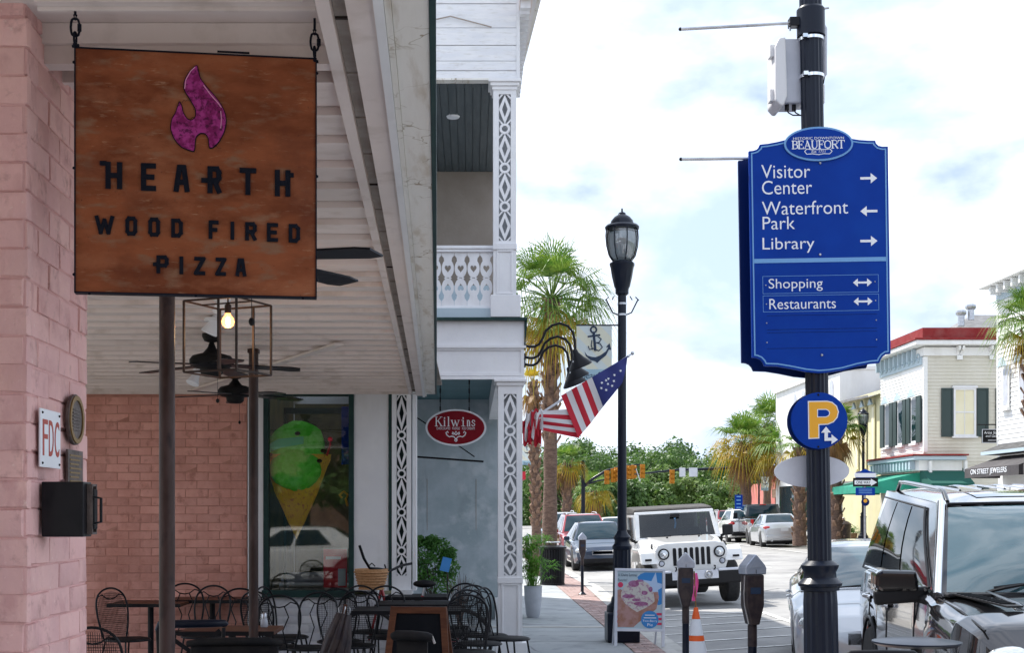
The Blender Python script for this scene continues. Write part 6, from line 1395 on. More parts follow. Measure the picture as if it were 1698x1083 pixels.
def palm(name_lab, x, y, z0, hz, tr=.19, L=1.6, fan=.95, nf=34, seed=1, yellow=.1, dead=.1, lean=(0, 0), n=22, boots=(.6, 1.0), group=None, base_r=1.15, bw=None):
    bw = bw or (.05 if y > 45 else .026)
    rnd = random.Random(seed); t = thing('palm_tree', name_lab, 'palm tree', (x, y, z0), 0, group); H_ = hz-z0
    ax = lambda u: Vector((lean[0]*u, lean[1]*u, H_*u))
    MB().tube([ax(i/14) for i in range(15)], [tr*(base_r-.25*min(1, i/5)+.05*math.sin(i*2.3)) for i in range(15)], 14).build('trunk', M['bark'], t, world=False, smooth=60)
    bt = MB(); zz_ = boots[0]*H_; k = 0
    while zz_ < boots[1]*H_:
        a = k*2.4; c = ax(zz_/H_); o = Vector((math.cos(a), math.sin(a), 0)); b0 = c+o*tr*.8; b1 = c+o*tr*1.32+Vector((0, 0, tr*1.0)); sd = Vector((-math.sin(a), math.cos(a), 0))*tr*.42
        bt.add([b0-sd, b0+sd, b1+sd*.6, b1-sd*.6, b0-sd-Vector((0, 0, .07)), b0+sd-Vector((0, 0, .07)), b1+sd*.5+o*.03-Vector((0, 0, .05)), b1-sd*.5+o*.03-Vector((0, 0, .05))], [(0, 1, 2, 3), (4, 7, 6, 5), (0, 4, 5, 1), (2, 6, 7, 3), (1, 5, 6, 2), (0, 3, 7, 4)])
        zz_ += tr*.34; k += 1
    bt.build('leaf_boots', M['boot'], t, world=False)
    top = ax(1); G, Yl, D = MB(), MB(), MB()
    for i in range(nf):
        az = i*2.399+rnd.uniform(-.3, .3); u = i/nf; el = R(80-128*u**.85+rnd.uniform(-10, 10)); dd = .25+.8*u
        if u > 1-dead: frond(D, top+Vector((0, 0, -.15)), az, R(-62+rnd.uniform(-12, 12)), L*.8, fan*.8, rnd, n, .9, bw)
        elif u > 1-dead-yellow: frond(Yl, top+Vector((0, 0, -.1)), az, el, L*.92, fan, rnd, n, dd, bw)
        else: frond(G, top, az, el, L*rnd.uniform(.85, 1.1), fan, rnd, n, dd, bw)
    for nm, mb, m in (('crown', G, 'palm'), ('yellow_fronds', Yl, 'palmy'), ('dead_fronds', D, 'palmd')):
        if mb.v: mb.build(nm, M[m], t, world=False)
    return t
palm('tall cabbage palm with a stout bare trunk behind the flag and anchor banner', X_(911, 72), FPX/72, 0, Z_(497, 72), tr=.17, L=1.6, fan=1.05, nf=50, seed=4, yellow=.22, dead=.04, lean=(.05, 0), n=26, boots=(.5, 1.0))
palm('slimmer palm with a ragged booted trunk just left of the stout palm', X_(891, 64), FPX/64, 0, Z_(632, 64), tr=.12, L=.7, fan=.5, nf=9, seed=9, yellow=.4, dead=.6, lean=(-.1, .2), n=22, boots=(.25, 1.0))
palm('yellowing palm left of the parking disc with the widest crown', X_(1240, 30), FPX/30, .2, Z_(738, 30), tr=.32, L=2.1, fan=1.4, nf=50, seed=12, yellow=.42, dead=.2, n=20, boots=(.55, 1.0), lean=(-.2, 0))
palm('tallest green palm left of the parking disc', X_(1272, 27), FPX/27, .2, Z_(705, 27), tr=.26, L=2.1, fan=1.5, nf=44, seed=15, yellow=.15, dead=.15, n=20)
palm('green palm directly left of the parking disc behind the white oval plate', X_(1300, 31), FPX/31, .26, Z_(748, 31), tr=.26, L=1.9, fan=1.3, nf=40, seed=21, yellow=.25, dead=.2, n=20)
palm('palm with a fat criss-cross booted trunk seen between the silver sedan and the post', X_(1326, 40), FPX/40, .262, Z_(742, 40), tr=.26, L=1.0, fan=.7, nf=16, seed=25, yellow=.2, dead=.2, n=16, boots=(.05, 1.0))
palm('palm with a criss-cross booted trunk right of the signpost near the green awning', X_(1386, 42), FPX/42, .262, Z_(712, 42), tr=.25, L=1.25, fan=.85, nf=30, seed=28, yellow=.15, dead=.3, n=20, boots=(.05, 1.0))
palm('palm at the right edge hiding the corner of the white clapboard building', X_(1712, 61), FPX/61, .262, Z_(535, 61), tr=.22, L=1.25, fan=.85, nf=40, seed=33, yellow=.1, dead=.15, n=24)
palm('small pale green palm behind the red car under the oaks', X_(940, 27), FPX/27, -.1, Z_(768, 27), tr=.30, L=1.5, fan=1.0, nf=34, seed=37, yellow=.3, dead=.2, n=18, boots=(.1, 1.0))
palm('low bushy palm beside the traffic signal pole', X_(985, 24), FPX/24, -.1, Z_(815, 24), tr=.22, L=1.6, fan=1.1, nf=34, seed=39, yellow=.4, dead=.1, n=18)

# ---------------------------------------------------------------- oaks beyond the junction
def oak(x, y, h, r, seed, lab, pale=False, n=9000, leaf=.42):
    rnd = random.Random(seed); t = thing('oak_tree', lab, 'tree', (x, y, -.1), 0, 'oaks beyond the traffic lights')
    cl = []
    for i in range(26):
        a = rnd.uniform(0, 6.28); rr = r*math.sqrt(rnd.random())*.85; z = h*(.30+.58*rnd.random()*(1-.45*(rr/r)**2)); cl.append((Vector((rr*math.cos(a), rr*math.sin(a)*.7, z)), rnd.uniform(.16, .30)*r))
    tk = MB(); tk.tube([(0, 0, 0), (.1, 0, h*.18), (0, .1, h*.35)], [.5, .38, .3], 10)
    for c, q in cl[:12]: tk.tube([(0, .05, h*.2), (c.x*.5, c.y*.5, h*.34), tuple(c)], [.22, .14, .05], 6)
    tk.build('trunk', M['oakbark'], t, world=False, smooth=60)
    def F(rn):
        c, q = rn.choice(cl); d = Vector((rn.gauss(0, 1), rn.gauss(0, 1), rn.gauss(0, 1)*.8)).normalized(); return c+d*q*rn.uniform(.55, 1.1), d
    leaf_cloud(n, F, leaf, rnd, .6).build('crown', M['oak2' if pale else 'oak'], t, world=False)
oaks = [(955, 16, 735, 7.2, 0, 'leftmost round oak, its crown rising right of the palm trunk'), (1005, 14.5, 728, 7.5, 0, 'broad oak directly behind the left signal arm'), (1062, 15.5, 748, 6.5, 0, 'dark oak behind the cluster of yellow signal heads'),
 (1120, 13, 722, 9, 0, 'highest far oak above the white four wheel drive'), (1165, 15, 735, 7.0, 0, 'oak behind the two white road signs'), (1105, 18, 792, 5.2, 1, 'lower pale oak right above the soft top roof'), (1160, 19, 798, 4.6, 1, 'low pale oak left of the yellowing palm'),
 (1215, 16, 775, 6.0, 0, 'dark oak behind the yellowing palm trunk'), (1262, 17, 790, 5.0, 0, 'oak behind the distant lamp post'), (1022, 19, 800, 4.6, 0, 'low dark oak behind the black lamp shaft'), (930, 13, 752, 7, 0, 'far oak half hidden by the stout palm trunk'), (1310, 16, 790, 5.5, 0, 'oak behind the white oval plate')]
for i, (px, s, py, r, pale, lab) in enumerate(oaks):
    oak(X_(px, s), FPX/s, Z_(py, s)+.8, r, 50+i, lab, bool(pale), 13000, .34 if s > 14 else .42)
hd = leaf_cloud(16000, lambda rn: (Vector((rn.uniform(-30, 75), 172+rn.uniform(-2, 6), rn.uniform(-.3, 4.5+1.5*math.sin(rn.uniform(0, 50))))), (0, -1, .3)), .8, random.Random(3), .6).build('undergrowth', M['oak'], None); hd['kind'] = 'stuff'; hd['label'] = 'low dark undergrowth under the far oaks'

# ---------------------------------------------------------------- traffic signals
ts = 27.0; p = at(967, HY, ts); ms = thing('signal_mast', 'black traffic signal mast with two long curved arms over the junction', 'traffic light mast', (p.x, p.y, -.1))
q = lambda px, py, dy=0: ((px-967)/ts, dy, Z_(py, ts)+.1)
MB().lathe([(.2, 0), (.2, .3), (.13, .35), (.12, q(0, 768)[2])], 14).ball((0, 0, q(0, 767)[2]), .14, 10, 8).build('mast', M['pole'], ms, world=False, smooth=50)
MB().tube([q(967, 808), q(985, 793), q(1005, 781), q(1030, 774), q(1062, 771)], [.11, .09, .08, .07, .05], 8).tube([q(967, 806), q(990, 798), q(1028, 791), q(1062, 787)], .05, 8).build('left_arm', M['pole'], ms, world=False, smooth=50)
ms2 = thing('signal_mast', 'long thin signal arm reaching from the right with a signal and two white road signs', 'traffic light mast', (X_(1320, ts), FPX/ts, .262))
q2 = lambda px, py: ((px-1320)/ts, 0, Z_(py, ts)-.262)
MB().tube([q2(1320, 850), q2(1320, 770)], .13, 10).tube([q2(1320, 776), q2(1200, 777), q2(1120, 780), q2(1062, 786)], [.1, .09, .07, .05], 8).build('arm', M['pole'], ms2, world=False, smooth=50)
for a, b in ((1126, 1136), (1142, 1156)): MB().box(q2(a, 0)[0], q2(b, 0)[0], -.12, -.10, q2(0, 791)[2], q2(0, 776)[2]).build('road_sign', M['platewhite'], ms2, world=False)
def signal(px, py, rz, lab):
    p = at(px, py, ts); t = thing('traffic_signal', lab, 'traffic light', (p.x, p.y-.12, p.z), (0, 0, rz), 'yellow signal heads on the arms'); t.scale = (.85, .85, .85)
    MB().box(-.17, .17, -.1, .1, -.5, .5).build('housing', M['signal'], t, world=False, bevel=.02)
    for z in (.33, 0, -.33):
        MB().tube([(.125*math.cos(2*PI*k/12), -.101, z+.125*math.sin(2*PI*k/12)) for k in range(12)], .014, 5, closed=True).lathe([(.12, 0), (.13, .16)], 12, (0, 0, 0), 0, Matrix.Translation((0, -.1, z)) @ Matrix.Rotation(R(90), 4, 'X')).build('visor', M['signal'], t, world=False)
        MB().ball((0, -.09, z), (.10, .03, .10), 10, 6).build('lens', M['black'], t, world=False)
for px, py, rz, lab in ((1006, 792, .2, 'leftmost yellow traffic signal on the curved arm'), (1016, 789, .9, 'second yellow traffic signal from the left, turned aside'), (1022, 787, .3, 'yellow traffic signal touching the left side of the lamp shaft'), (1041, 784, .4, 'yellow traffic signal just right of the lamp shaft'), (1049, 783, 1.2, 'yellow traffic signal with a slanted bracket right of the lamp shaft'), (1065, 782, .1, 'single yellow traffic signal at the end of the curved arm'), (1114, 791, .1, 'lone yellow traffic signal above the white four wheel drive')): signal(px, py, rz, lab)
MB().tube([q(1053, 775, -.2), q(1061, 799, -.2)], .03, 6).build('bracket', M['platewhite'], ms, world=False)

# ---------------------------------------------------------------- buildings on the right
BXR = 16.4
def clapboards(x0, x1, y0, y1, z0, z1, step, face):
    mb = MB(); z = z0
    while z < z1-.01:
        h = min(step, z1-z)
        if face == 'x': mb.add([(x0-.025, y0, z), (x0-.025, y1, z), (x0-.004, y1, z+h), (x0-.004, y0, z+h), (x0+.01, y0, z), (x0+.01, y1, z)], [(0, 3, 2, 1), (0, 1, 5, 4)])
        else: mb.add([(x0, y0-.025, z), (x1, y0-.025, z), (x1, y0-.004, z+h), (x0, y0-.004, z+h), (x0, y0+.01, z), (x1, y0+.01, z)], [(0, 1, 2, 3), (1, 0, 4, 5)])
        z += step
    return mb
S1 = (1533-VX)/BXR; Y1 = FPX/S1; Ye = FPX/((1461-VX)/BXR); z1 = lambda py, s=S1: Z_(py, s)
cb_ = thing('cream_building', 'two storey cream clapboard building with red parapet, bracketed cornice and dark shutters', 'building', (BXR+2, Y1, .262))
B = lambda name, mb, m, **k: mb.build(name, M[m], cb_, **k)
zt_, zc_ = z1(571), z1(583)
zc0 = z1(755)
B('core', MB().box(BXR, BXR+8, Y1, Ye+.0, .26, z1(590)), 'clap')
B('front_clapboards', clapboards(BXR+.06, BXR+8, Y1, 0, z1(800), z1(592), .125, 'y'), 'clap', kind='stuff'); B('side_clapboards', clapboards(BXR, 0, Y1+.05, Ye, z1(760), z1(592), .125, 'x'), 'clapw', kind='stuff')  # street side in white: its sunlit brightness is put into the colour
B('corner_board', MB().box(BXR-.04, BXR+.10, Y1-.045, Y1+.10, z1(750), z1(592)), 'clapw')
B('frieze', MB().box(BXR-.05, BXR+8, Y1-.06, Ye, z1(590), z1(576)), 'clapw'); B('cornice', MB().box(BXR-.45, BXR+8, Y1-.45, Ye+.1, z1(574), z1(566)), 'clapw', bevel=.03)
B('gutter_trim', MB().box(BXR-.5, BXR+8, Y1-.5, Ye+.1, z1(565.8), z1(563)), 'redroof')
B('parapet', MB().box(BXR-.1, BXR+8, Y1-.1, Ye+.1, z1(562.8), z1(544)), 'redroof')
for px in (1590, 1644): 
    x = X_(px, S1)
    for dx in (-.08, .06): B('bracket', MB().prism([(0, z1(590)), (.0, z1(575)), (.3, z1(575)), (.26, z1(581)), (.08, z1(584))], -.04, .04, Matrix.Translation((x+dx, Y1-.06, 0)) @ Matrix.Rotation(R(-90), 4, 'Z')), 'clapw')
    B('bracket_drop', MB().box(x-.1, x+.1, Y1-.12, Y1-.061, z1(597), z1(590)), 'clapw')
n = 9
for i in range(n):
    y = Y1+.5+(Ye-Y1-.8)*i/(n-1); B('frieze_roundel', MB().tube([(BXR-.07, y+.16*math.cos(2*PI*k/12), z1(586, S1)+.14*math.sin(2*PI*k/12)-.12) for k in range(12)], .035, 5, closed=True), 'paleblue')
    B('frieze_block', MB().box(BXR-.20, BXR-.051, y+.26, y+.36, z1(594), z1(575)), 'paleblue')
B('side_frieze', MB().box(BXR-.06, BXR-.028, Y1+.12, Ye, z1(604), z1(591)), 'paleblue')
def win(par, x0, x1, z0, z1_, y, shut=.0, blind='blind', nm='window', sash=2, cols=2, fm='white'):
    w = frame(MB(), x0, x1, z0, z1_, .07, y-.07, y-.03).box(x0-.06, x1+.06, y-.11, y-.03, z0-.06, z0-.001).box(x0-.05, x1+.05, y-.10, y-.03, z1_+.001, z1_+.08).build(nm, M[fm], par)
    MB().box(x0+.07, x1-.07, y-.035, y-.03, z0+.07, z1_-.07).build('pane', M[blind], w)
    MB().box(x0+.071, x1-.071, y-.055, y-.036, (z0+z1_)/2-.025, (z0+z1_)/2+.025).build('meeting_rail', M[fm], w)
    if cols > 1: MB().box((x0+x1)/2-.012, (x0+x1)/2+.012, y-.05, y-.0361, z0+.071, z1_-.071).build('glazing_bar', M[fm], w)
    return w
x_ = lambda px: X_(px, S1)
win(cb_, x_(1580), x_(1617), z1(724), z1(644), Y1-.03)
def shutter(par, x0, x1, z0, z1_, y):
    o = frame(MB(), x0, x1, z0, z1_, .05, y-.09, y-.04).box(x0+.051, x1-.051, y-.06, y-.05, z0+.05, z1_-.05).build('shutter', M['shutter'], par)
    return o
for a, b in ((1560, 1579), (1619, 1638), (1650, 1669)): shutter(cb_, x_(a), x_(b), z1(725), z1(644), Y1)
# street side windows with green shutters, seen at a slant
def side_win(par, xw, y0, y1, z0, z1_, sh=True, fm='white', gm='carglass'):
    w = MB().box(xw-.07, xw-.03, y0, y1, z0, z1_).build('window', M[fm], par); MB().box(xw-.078, xw-.0705, y0+.09, y1-.09, z0+.09, z1_-.09).build('pane', M[gm], w)
    MB().box(xw-.14, xw-.03, y0-.05, y1+.05, z0-.08, z0-.001).build('sill', M[fm], w); MB().prism([(-.1, 0), (1.1, 0), (.5, .28)], 0, .08, Matrix.Translation((xw-.14, y0, z1_)) @ Matrix.Rotation(R(90), 4, 'Z') @ Matrix.Scale(y1-y0, 4, (1, 0, 0))).build('hood', M['paleblue'], w)
    if sh:
        for a, b in ((y0-.48, y0-.02), (y1+.02, y1+.48)):
            o = MB().box(xw-.12, xw-.06, a, b, z0, z1_)
            o.build('shutter', M['shutter'], par)
for i in range(3):
    yc = Y1+.95+i*(Ye-Y1-1.5)/2.3; side_win(cb_, BXR, yc-.33, yc+.33, z1(733), z1(655))
# lower cornice band and shop front
B('lower_cornice', MB().box(BXR-.55, BXR+1.35, Y1-.5, Ye, z1(764), z1(757)), 'paleblue', bevel=.03); B('lower_roof', MB().box(BXR-.6, BXR+1.4, Y1-.55, Ye, z1(756.8), z1(754)), 'redroof')
B('lower_frieze', MB().box(BXR-.3, BXR+1.25, Y1-.3, Ye, z1(781), z1(764.2)), 'clapw')
for i in range(14): y = Y1+.1+i*.36; B('cornice_block', MB().box(BXR-.5, BXR-.301, y, y+.16, z1(779), z1(765)), 'paleblue')
for px in (1536, 1594): B('console', MB().box(x_(px-2), x_(px+3), Y1-.45, Y1-.301, z1(785), z1(765)), 'clapw', bevel=.02)
B('shop_wall', MB().box(BXR-.02, BXR+8, Y1-.02, Ye, .262, z1(790)), 'clap')
B('shop_window', MB().box(BXR-.06, BXR-.021, Y1+.6, Ye-2.8, .8, 2.6), 'carglass'); B('shop_door', MB().box(BXR-.07, BXR-.021, Ye-2.4, Ye-1.2, .262, 2.5), 'wood'); B('front_shop_window', MB().box(BXR+.5, BXR+3.5, Y1-.06, Y1-.021, .9, 2.6), 'wood')
def awning(par_lab, x0, y0, y1, zt, zb, out, m, txt=None, name='awning', cat='awning'):
    t = thing(name, par_lab, cat, (x0, (y0+y1)/2, zb)); d = (y1-y0)/2; h = zt-zb
    vs = [(0, -d, h), (0, d, h), (-out, d, .28), (-out, -d, .28), (-out, -d, 0), (-out, d, 0), (0, -d, 0), (0, d, 0)]
    MB().add(vs, [(0, 3, 2, 1), (3, 4, 5, 2), (0, 6, 4, 3), (1, 2, 5, 7)]).build('canvas', M[m], t, world=False)
    if txt:
        o = bpy.data.objects.new('front_face', None)
        e = fit_text(txt, -d*.75, d*.6, .05, .25, 0, M['signwhite'], t, .01); e.rotation_euler = (0, 0, R(-90)); e.location = (-out-.004, 0, 0)
    return t
awning('long bright green awning on the street side of the cream building', BXR-.05, Y1+.3, Ye, z1(783), z1(818), 2.1, 'awning')
t = thing('awning', 'dark green awning on the front end of the cream building', 'awning', (x_(1566), Y1-.05, z1(812)))
MB().add([(-.9, 0, .8), (.62, 0, .8), (.62, -1.2, .2), (-.9, -1.2, .2), (-.9, -1.2, 0), (.62, -1.2, 0), (-.9, 0, 0), (.62, 0, 0)], [(0, 1, 2, 3), (3, 2, 5, 4), (0, 3, 4, 6), (1, 7, 5, 2)]).build('canvas', M['darkawn'] if 'darkawn' in M else M['awning'], t, world=False)
# grey roof with turbine vents behind
gr = thing('hipped_roof_building', 'grey shingled hipped roof rising behind the red parapet', 'building', (x_(1660), Y1+9, .26))
s9 = FPX/(Y1+9); X9 = lambda px: X_(px, s9); Z9 = lambda py: Z_(py, s9)
MB().add([(X9(1565), Y1+9, Z9(560)), (X9(1800), Y1+9, Z9(560)), (X9(1800), Y1+9+3, Z9(505)), (X9(1655), Y1+9+3, Z9(505)), (X9(1575), Y1+16, Z9(560)), (X9(1800), Y1+16, Z9(560))], [(0, 1, 2, 3), (0, 3, 4), (3, 2, 5, 4)]).build('roof', M['roofgrey'], gr)
MB().box(X9(1572), X9(1790), Y1+9.1, Y1+15.9, .26, Z9(560)-.02).build('wall', M['clap'], gr)
for px, py in ((1611, 512), (1627.5, 502)):
    t = thing('roof_vent', ('left' if px < 1620 else 'right')+' of the two galvanised turbine vents on the grey roof', 'vent', (X9(px), Y1+10.2, Z9(py+22)), 0, 'turbine vents')
    MB().lathe([(.14, 0), (.14, .5)], 14).build('stack', M['steel'], t, world=False, smooth=40); MB().lathe([(.14, .44), (.22, .5), (.24, .58), (.22, .66), (.10, .70)], 14, flute=.12).build('turbine_head', M['steel'], t, world=False)
# white clapboard building at the right edge
S2 = (1655-VX)/BXR; Y2 = FPX/S2; z2 = lambda py: Z_(py, S2)
wb = thing('white_building', 'white clapboard building at the right edge above the charcoal awning', 'building', (BXR+2, Y2-3, .262))
B2 = lambda name, mb, m, **k: mb.build(name, M[m], wb, **k)
B2('core', MB().box(BXR, BXR+7, 32, Y2, .26, z2(478)), 'clapw'); B2('clapboards', clapboards(BXR, 0, 32, Y2, z2(752), z2(500), .14, 'x'), 'clapw', kind='stuff')
B2('corner_board', MB().box(BXR-.035, BXR+.1, Y2-.06, Y2+.03, z2(752), z2(478)), 'clapw')
B2('frieze', MB().box(BXR-.06, BXR+.0, 32, Y2, z2(500), z2(480)), 'paleblue'); B2('cornice', MB().box(BXR-.5, BXR+7, 32, Y2+.3, z2(478), z2(470)), 'clapw', bevel=.03)
for i in range(8): y = Y2-.4-i*.55; B2('bracket', MB().box(BXR-.4, BXR-.061, y, y+.12, z2(492), z2(479)), 'clapw')
for y in (40.5, 39.3, 38.2, 37.0): side_win(wb, BXR, y-.25, y+.25, z2(680), z2(612), False, 'clapw', 'grey')
B2('porch_roof', MB().add([(BXR, 32, z2(738)), (BXR, Y2-.1, z2(738)), (BXR-.55, Y2-.1, z2(750)), (BXR-.55, 32, z2(750))], [(0, 1, 2, 3), (3, 2, 1, 0)]), 'roofgrey'); B2('porch_fascia', MB().box(BXR-.58, BXR-.50, 32, Y2-.1, z2(756), z2(750.5)), 'paleblue'); B2('porch_soffit', MB().box(BXR-.5, BXR, 32, Y2-.12, z2(756), z2(754)), 'blackawn')
for y in (Y2-1.2, Y2-5): B2('shop_window', MB().box(BXR-.07, BXR-.03, y-1.2, y+.6, .6, 2.4), 'carglass')
awning('charcoal shop awning lettered with white capitals under the white building', BXR-.05, 36.9, Y2-.3, z2(758), z2(794), 1.1, 'blackawn', 'ON STREET JEWELERS')
awning('nearer charcoal awning cut off by the right picture edge', BXR-.05, 32.3, 36.6, z2(758), z2(794), 1.1, 'blackawn', 'FUJI SUSHI')
# hanging gallery sign
pg = at(1644, 735, 53); gs = thing('gallery_sign', 'small black board lettered Artist Studios and Gallery hanging from an iron bracket', 'sign', (pg.x, pg.y, pg.z))
hx2 = lambda px: (px-1644)/53; hz2 = lambda py: (735-py)/53
MB().box(hx2(1628), hx2(1665.5), -.02, .02, hz2(735), hz2(712)).build('board', M['blackmatte'], gs, world=False); frame(MB(), hx2(1628), hx2(1665.5), hz2(735), hz2(712), .02, -.03, -.0201).build('rim', M['grey'], gs, world=False)
fit_text('Artist Studios', hx2(1631), hx2(1663), hz2(720), hz2(715.5), -.021, M['signwhite'], gs, .003, shear=.2); fit_text('and Gallery', hx2(1634), hx2(1660), hz2(726.5), hz2(721.5), -.021, M['signwhite'], gs, .003, shear=.2)
MB().box(hx2(1638), hx2(1653), -.024, -.021, hz2(731), hz2(730)).prism([(hx2(1652), hz2(732.5)), (hx2(1652), hz2(728.5)), (hx2(1657), hz2(730.5))], -.024, -.021).build('arrow', M['signwhite'], gs, world=False)
MB().tube([(hx2(1620), 0, hz2(704.5)), (hx2(1672), 0, hz2(704.5))], .018, 6).tube([(hx2(1672), 0, hz2(693)), (hx2(1672), 0, hz2(708))], .02, 6).build('bracket', M['blackmatte'], gs, world=False)
for px in (1634, 1659): MB().cyl((hx2(px), 0, hz2(712)), (hx2(px), 0, hz2(705)), .008, 5).build('hanger', M['blackmatte'], gs, world=False)
# neighbours further away
S3 = 41.3; Y3 = FPX/S3; Y4 = FPX/((1415-VX)/BXR); z3 = lambda py, s=41: Z_(py, s)
yb = thing('yellow_building', 'pale yellow building with a grey eave behind the globe lamp', 'building', (BXR+1.5, Y3+.1, .262))
MB().box(BXR+.1, BXR+6, Y3+.1, Y4+2, .26, z3(648)).build('wall', M['yellowwall'], yb)
MB().add([(BXR-.4, Y3+.1, z3(660)), (BXR-.4, Y4+2, z3(655)), (BXR+2.5, Y4+2, z3(622)), (BXR+2.5, Y3+.1, z3(622)), (BXR-.4, Y3+.1, z3(656)), (BXR-.4, Y4+2, z3(651))], [(0, 1, 2, 3), (3, 2, 1, 0), (0, 4, 5, 1)]).build('roof', M['roofgrey'], yb)
MB().box(BXR+2.4, BXR+6, Y3+.1, Y4+2, z3(648), z3(612)).build('upper_wall', M['tan'], yb)
for i in range(3): y = Y3+.9+i*1.15; side_win(yb, BXR+.1, y-.22, y+.22, z3(775), z3(670), False, 'yellowwall', 'blind')
MB().box(BXR-.1, BXR+.099, Y3+.2, Y4+2, z3(800), z3(795)).build('string_course', M['roofgrey'], yb)
w3 = thing('white_block', 'plain white building with small arched windows behind the parking disc', 'building', (BXR+2, Y4+4, .262))
Y5 = FPX/34.8
MB().box(BXR+.0, BXR+6, Y4+2.1, Y5+8, .26, Z_(612, 37.5)).build('wall', M['clapw'], w3); MB().box(BXR-.15, BXR+6, Y4+2.05, Y5+8, Z_(612, 37.5)+.002, Z_(606, 37.5)).build('coping', M['clapw'], w3)
for i in range(5): y = Y4+3.4+i*1.7; o = MB().prism([(-.3, 0), (.3, 0)]+[(.3*math.cos(a*PI/8), 1.4+.3*math.sin(a*PI/8)) for a in range(9)], -.03, 0, Matrix.Translation((BXR-.0, y, Z_(690, 37))) @ Matrix.Rotation(R(-90), 4, 'Z')).build('arched_window', M['grey'], w3)
MB().box(BXR-.05, BXR-.001, Y4+2.3, Y5+7, .8, 3.0).build('shop_glazing', M['carglass'], w3)
ps_ = thing('pink_shop', 'low pink shop front with an orange-brown canopy beyond the palms', 'building', (15.8, 84, .262))
s8 = FPX/84; MB().box(X_(1285, s8)+.0, X_(1285, s8)+8, 84, 92, .2, Z_(800, s8)).build('wall', mat('pink_shop_wall', (.55, .16, .14), .7, col2=(.62, .22, .18), scale=1), ps_); MB().box(X_(1280, s8), X_(1345, s8), 82.5, 84, Z_(826, s8), Z_(812, s8)).build('canopy', M['boot'], ps_)
for i in range(3): MB().box(X_(1292+i*14, s8), X_(1300+i*14, s8), 83.9, 84, .3, Z_(832, s8)).build('shop_window', M['carglass'], ps_)
MB().box(X_(1280, s8), X_(1345, s8), 83.7, 83.99, Z_(800, s8), Z_(790, s8)).build('fascia', M['shopred'], ps_)
# sign post with one way sign
so = 52.0; pp = at(1434, HY, so); op = thing('street_sign_post', 'steel signpost with blue crest, black ONE WAY arrow and blue plates near the green awning', 'signpost', (pp.x, pp.y, .262))
o_x = lambda px: (px-1434)/so; o_z = lambda py: Z_(py, so)-.262
MB().cyl((0, 0, 0), (0, 0, o_z(783)), .035, 8).build('post', M['steel'], op, world=False)
MB().prism([(o_x(1418), o_z(795)), (o_x(1450), o_z(795)), (o_x(1450), o_z(784)), (o_x(1442), o_z(782)), (o_x(1434), o_z(778)), (o_x(1426), o_z(782)), (o_x(1418), o_z(784))], -.05, -.04).build('crest_plate', M['blue'], op, world=False)
MB().box(o_x(1416), o_x(1452), -.06, -.0501, o_z(792), o_z(785)).build('street_name_plate', M['signwhite'], op, world=False)
MB().box(o_x(1413.5), o_x(1455), -.07, -.06, o_z(807.5), o_z(793)).build('one_way_plate', M['blackmatte'], op, world=False)
MB().prism([(o_x(1416), o_z(804)), (o_x(1443), o_z(804)), (o_x(1443), o_z(806.5)), (o_x(1453), o_z(800.5)), (o_x(1443), o_z(794.5)), (o_x(1443), o_z(797)), (o_x(1416), o_z(797))], -.078, -.0705).build('one_way_arrow', M['signwhite'], op, world=False); fit_text('ONE WAY', o_x(1419), o_x(1442), o_z(803), o_z(798), -.079, M['black'], op, .003)
MB().box(o_x(1418), o_x(1450), -.06, -.05, o_z(822), o_z(809)).build('blue_plate', M['blue'], op, world=False)
for i in range(3): MB().box(o_x(1423), o_x(1445), -.0615, -.0601, o_z(812.5+i*3), o_z(811.5+i*3)).build('plate_line', M['ltblue'], op, world=False)
xz_disc(MB(), .13, .13, -.06, -.05, 24, (0, o_z(833))).build('parking_disc', M['blueedge'], op, world=False); xz_disc(MB(), .06, .06, -.065, -.0601, 16, (0, o_z(831))).build('disc_mark', M['yellow'], op, world=False)
bl_ = thing('direction_sign', 'small distant blue direction sign under the yellowing palm', 'sign', (X_(1225, 33), FPX/33, .2)); MB().cyl((0, .05, 0), (0, .05, 2.4), .04, 8).build('post', M['pole'], bl_, world=False); MB().box(-.19, .19, -.02, .02, Z_(848, 33)-.2, Z_(821, 33)-.2).build('board', M['blue'], bl_, world=False)
for i in range(4): MB().box(-.12, .10, -.026, -.0201, Z_(843-i*6, 33)-.2, Z_(841-i*6, 33)-.2).build('text_line', M['ltblue'], bl_, world=False)
fb = thing('litter_bin', 'dark litter bin on the far pavement below the one way sign', 'litter bin', (X_(1399, 40), FPX/40, .262)); MB().lathe([(.27, 0), (.30, .85), (.32, .9), (.2, 1.0), (.05, 1.05)], 16).build('body', M['meterbody'], fb, world=False, smooth=30)
MB().ball((0, 0, 1.1), .08, 8, 6).build('lid_knob', M['steel'], fb, world=False)
for px, s, lab in ((1378, 40, 'flower pot with yellow green plants beside the far booted palm trunk'), (1411, 39, 'flower pot with orange flowers right of the far litter bin')):
    t = thing('flower_pot', lab, 'plant', (X_(px, s), FPX/s, .262)); MB().lathe([(.2, 0), (.27, .5), (.25, .5)], 14).build('pot', M['boot'], t, world=False)
    rnd = random.Random(px); leaf_cloud(500, lambda rn: (Vector((rn.gauss(0, .13), rn.gauss(0, .13), .62+rn.gauss(0, .1))), (0, 0, 1)), .09, rnd).build('foliage', M['palmy' if px < 1400 else 'bush'], t, world=False)
# left side: far shop front glimpsed beyond the post
fs2 = thing('far_shop', 'narrow slice of a far shop front behind the palm trunks', 'building', (-1.0, 50, 0)); MB().box(-8, 1.2, 50, 60, 0, 4.2).build('wall', M['white'], fs2); MB().box(1.2, 2.1, 50.5, 59, 2.9, 3.2).build('awning', M['shopred'], fs2); MB().box(1.2, 1.26, 51, 58, .5, 2.5).build('shop_window', M['carglass'], fs2)
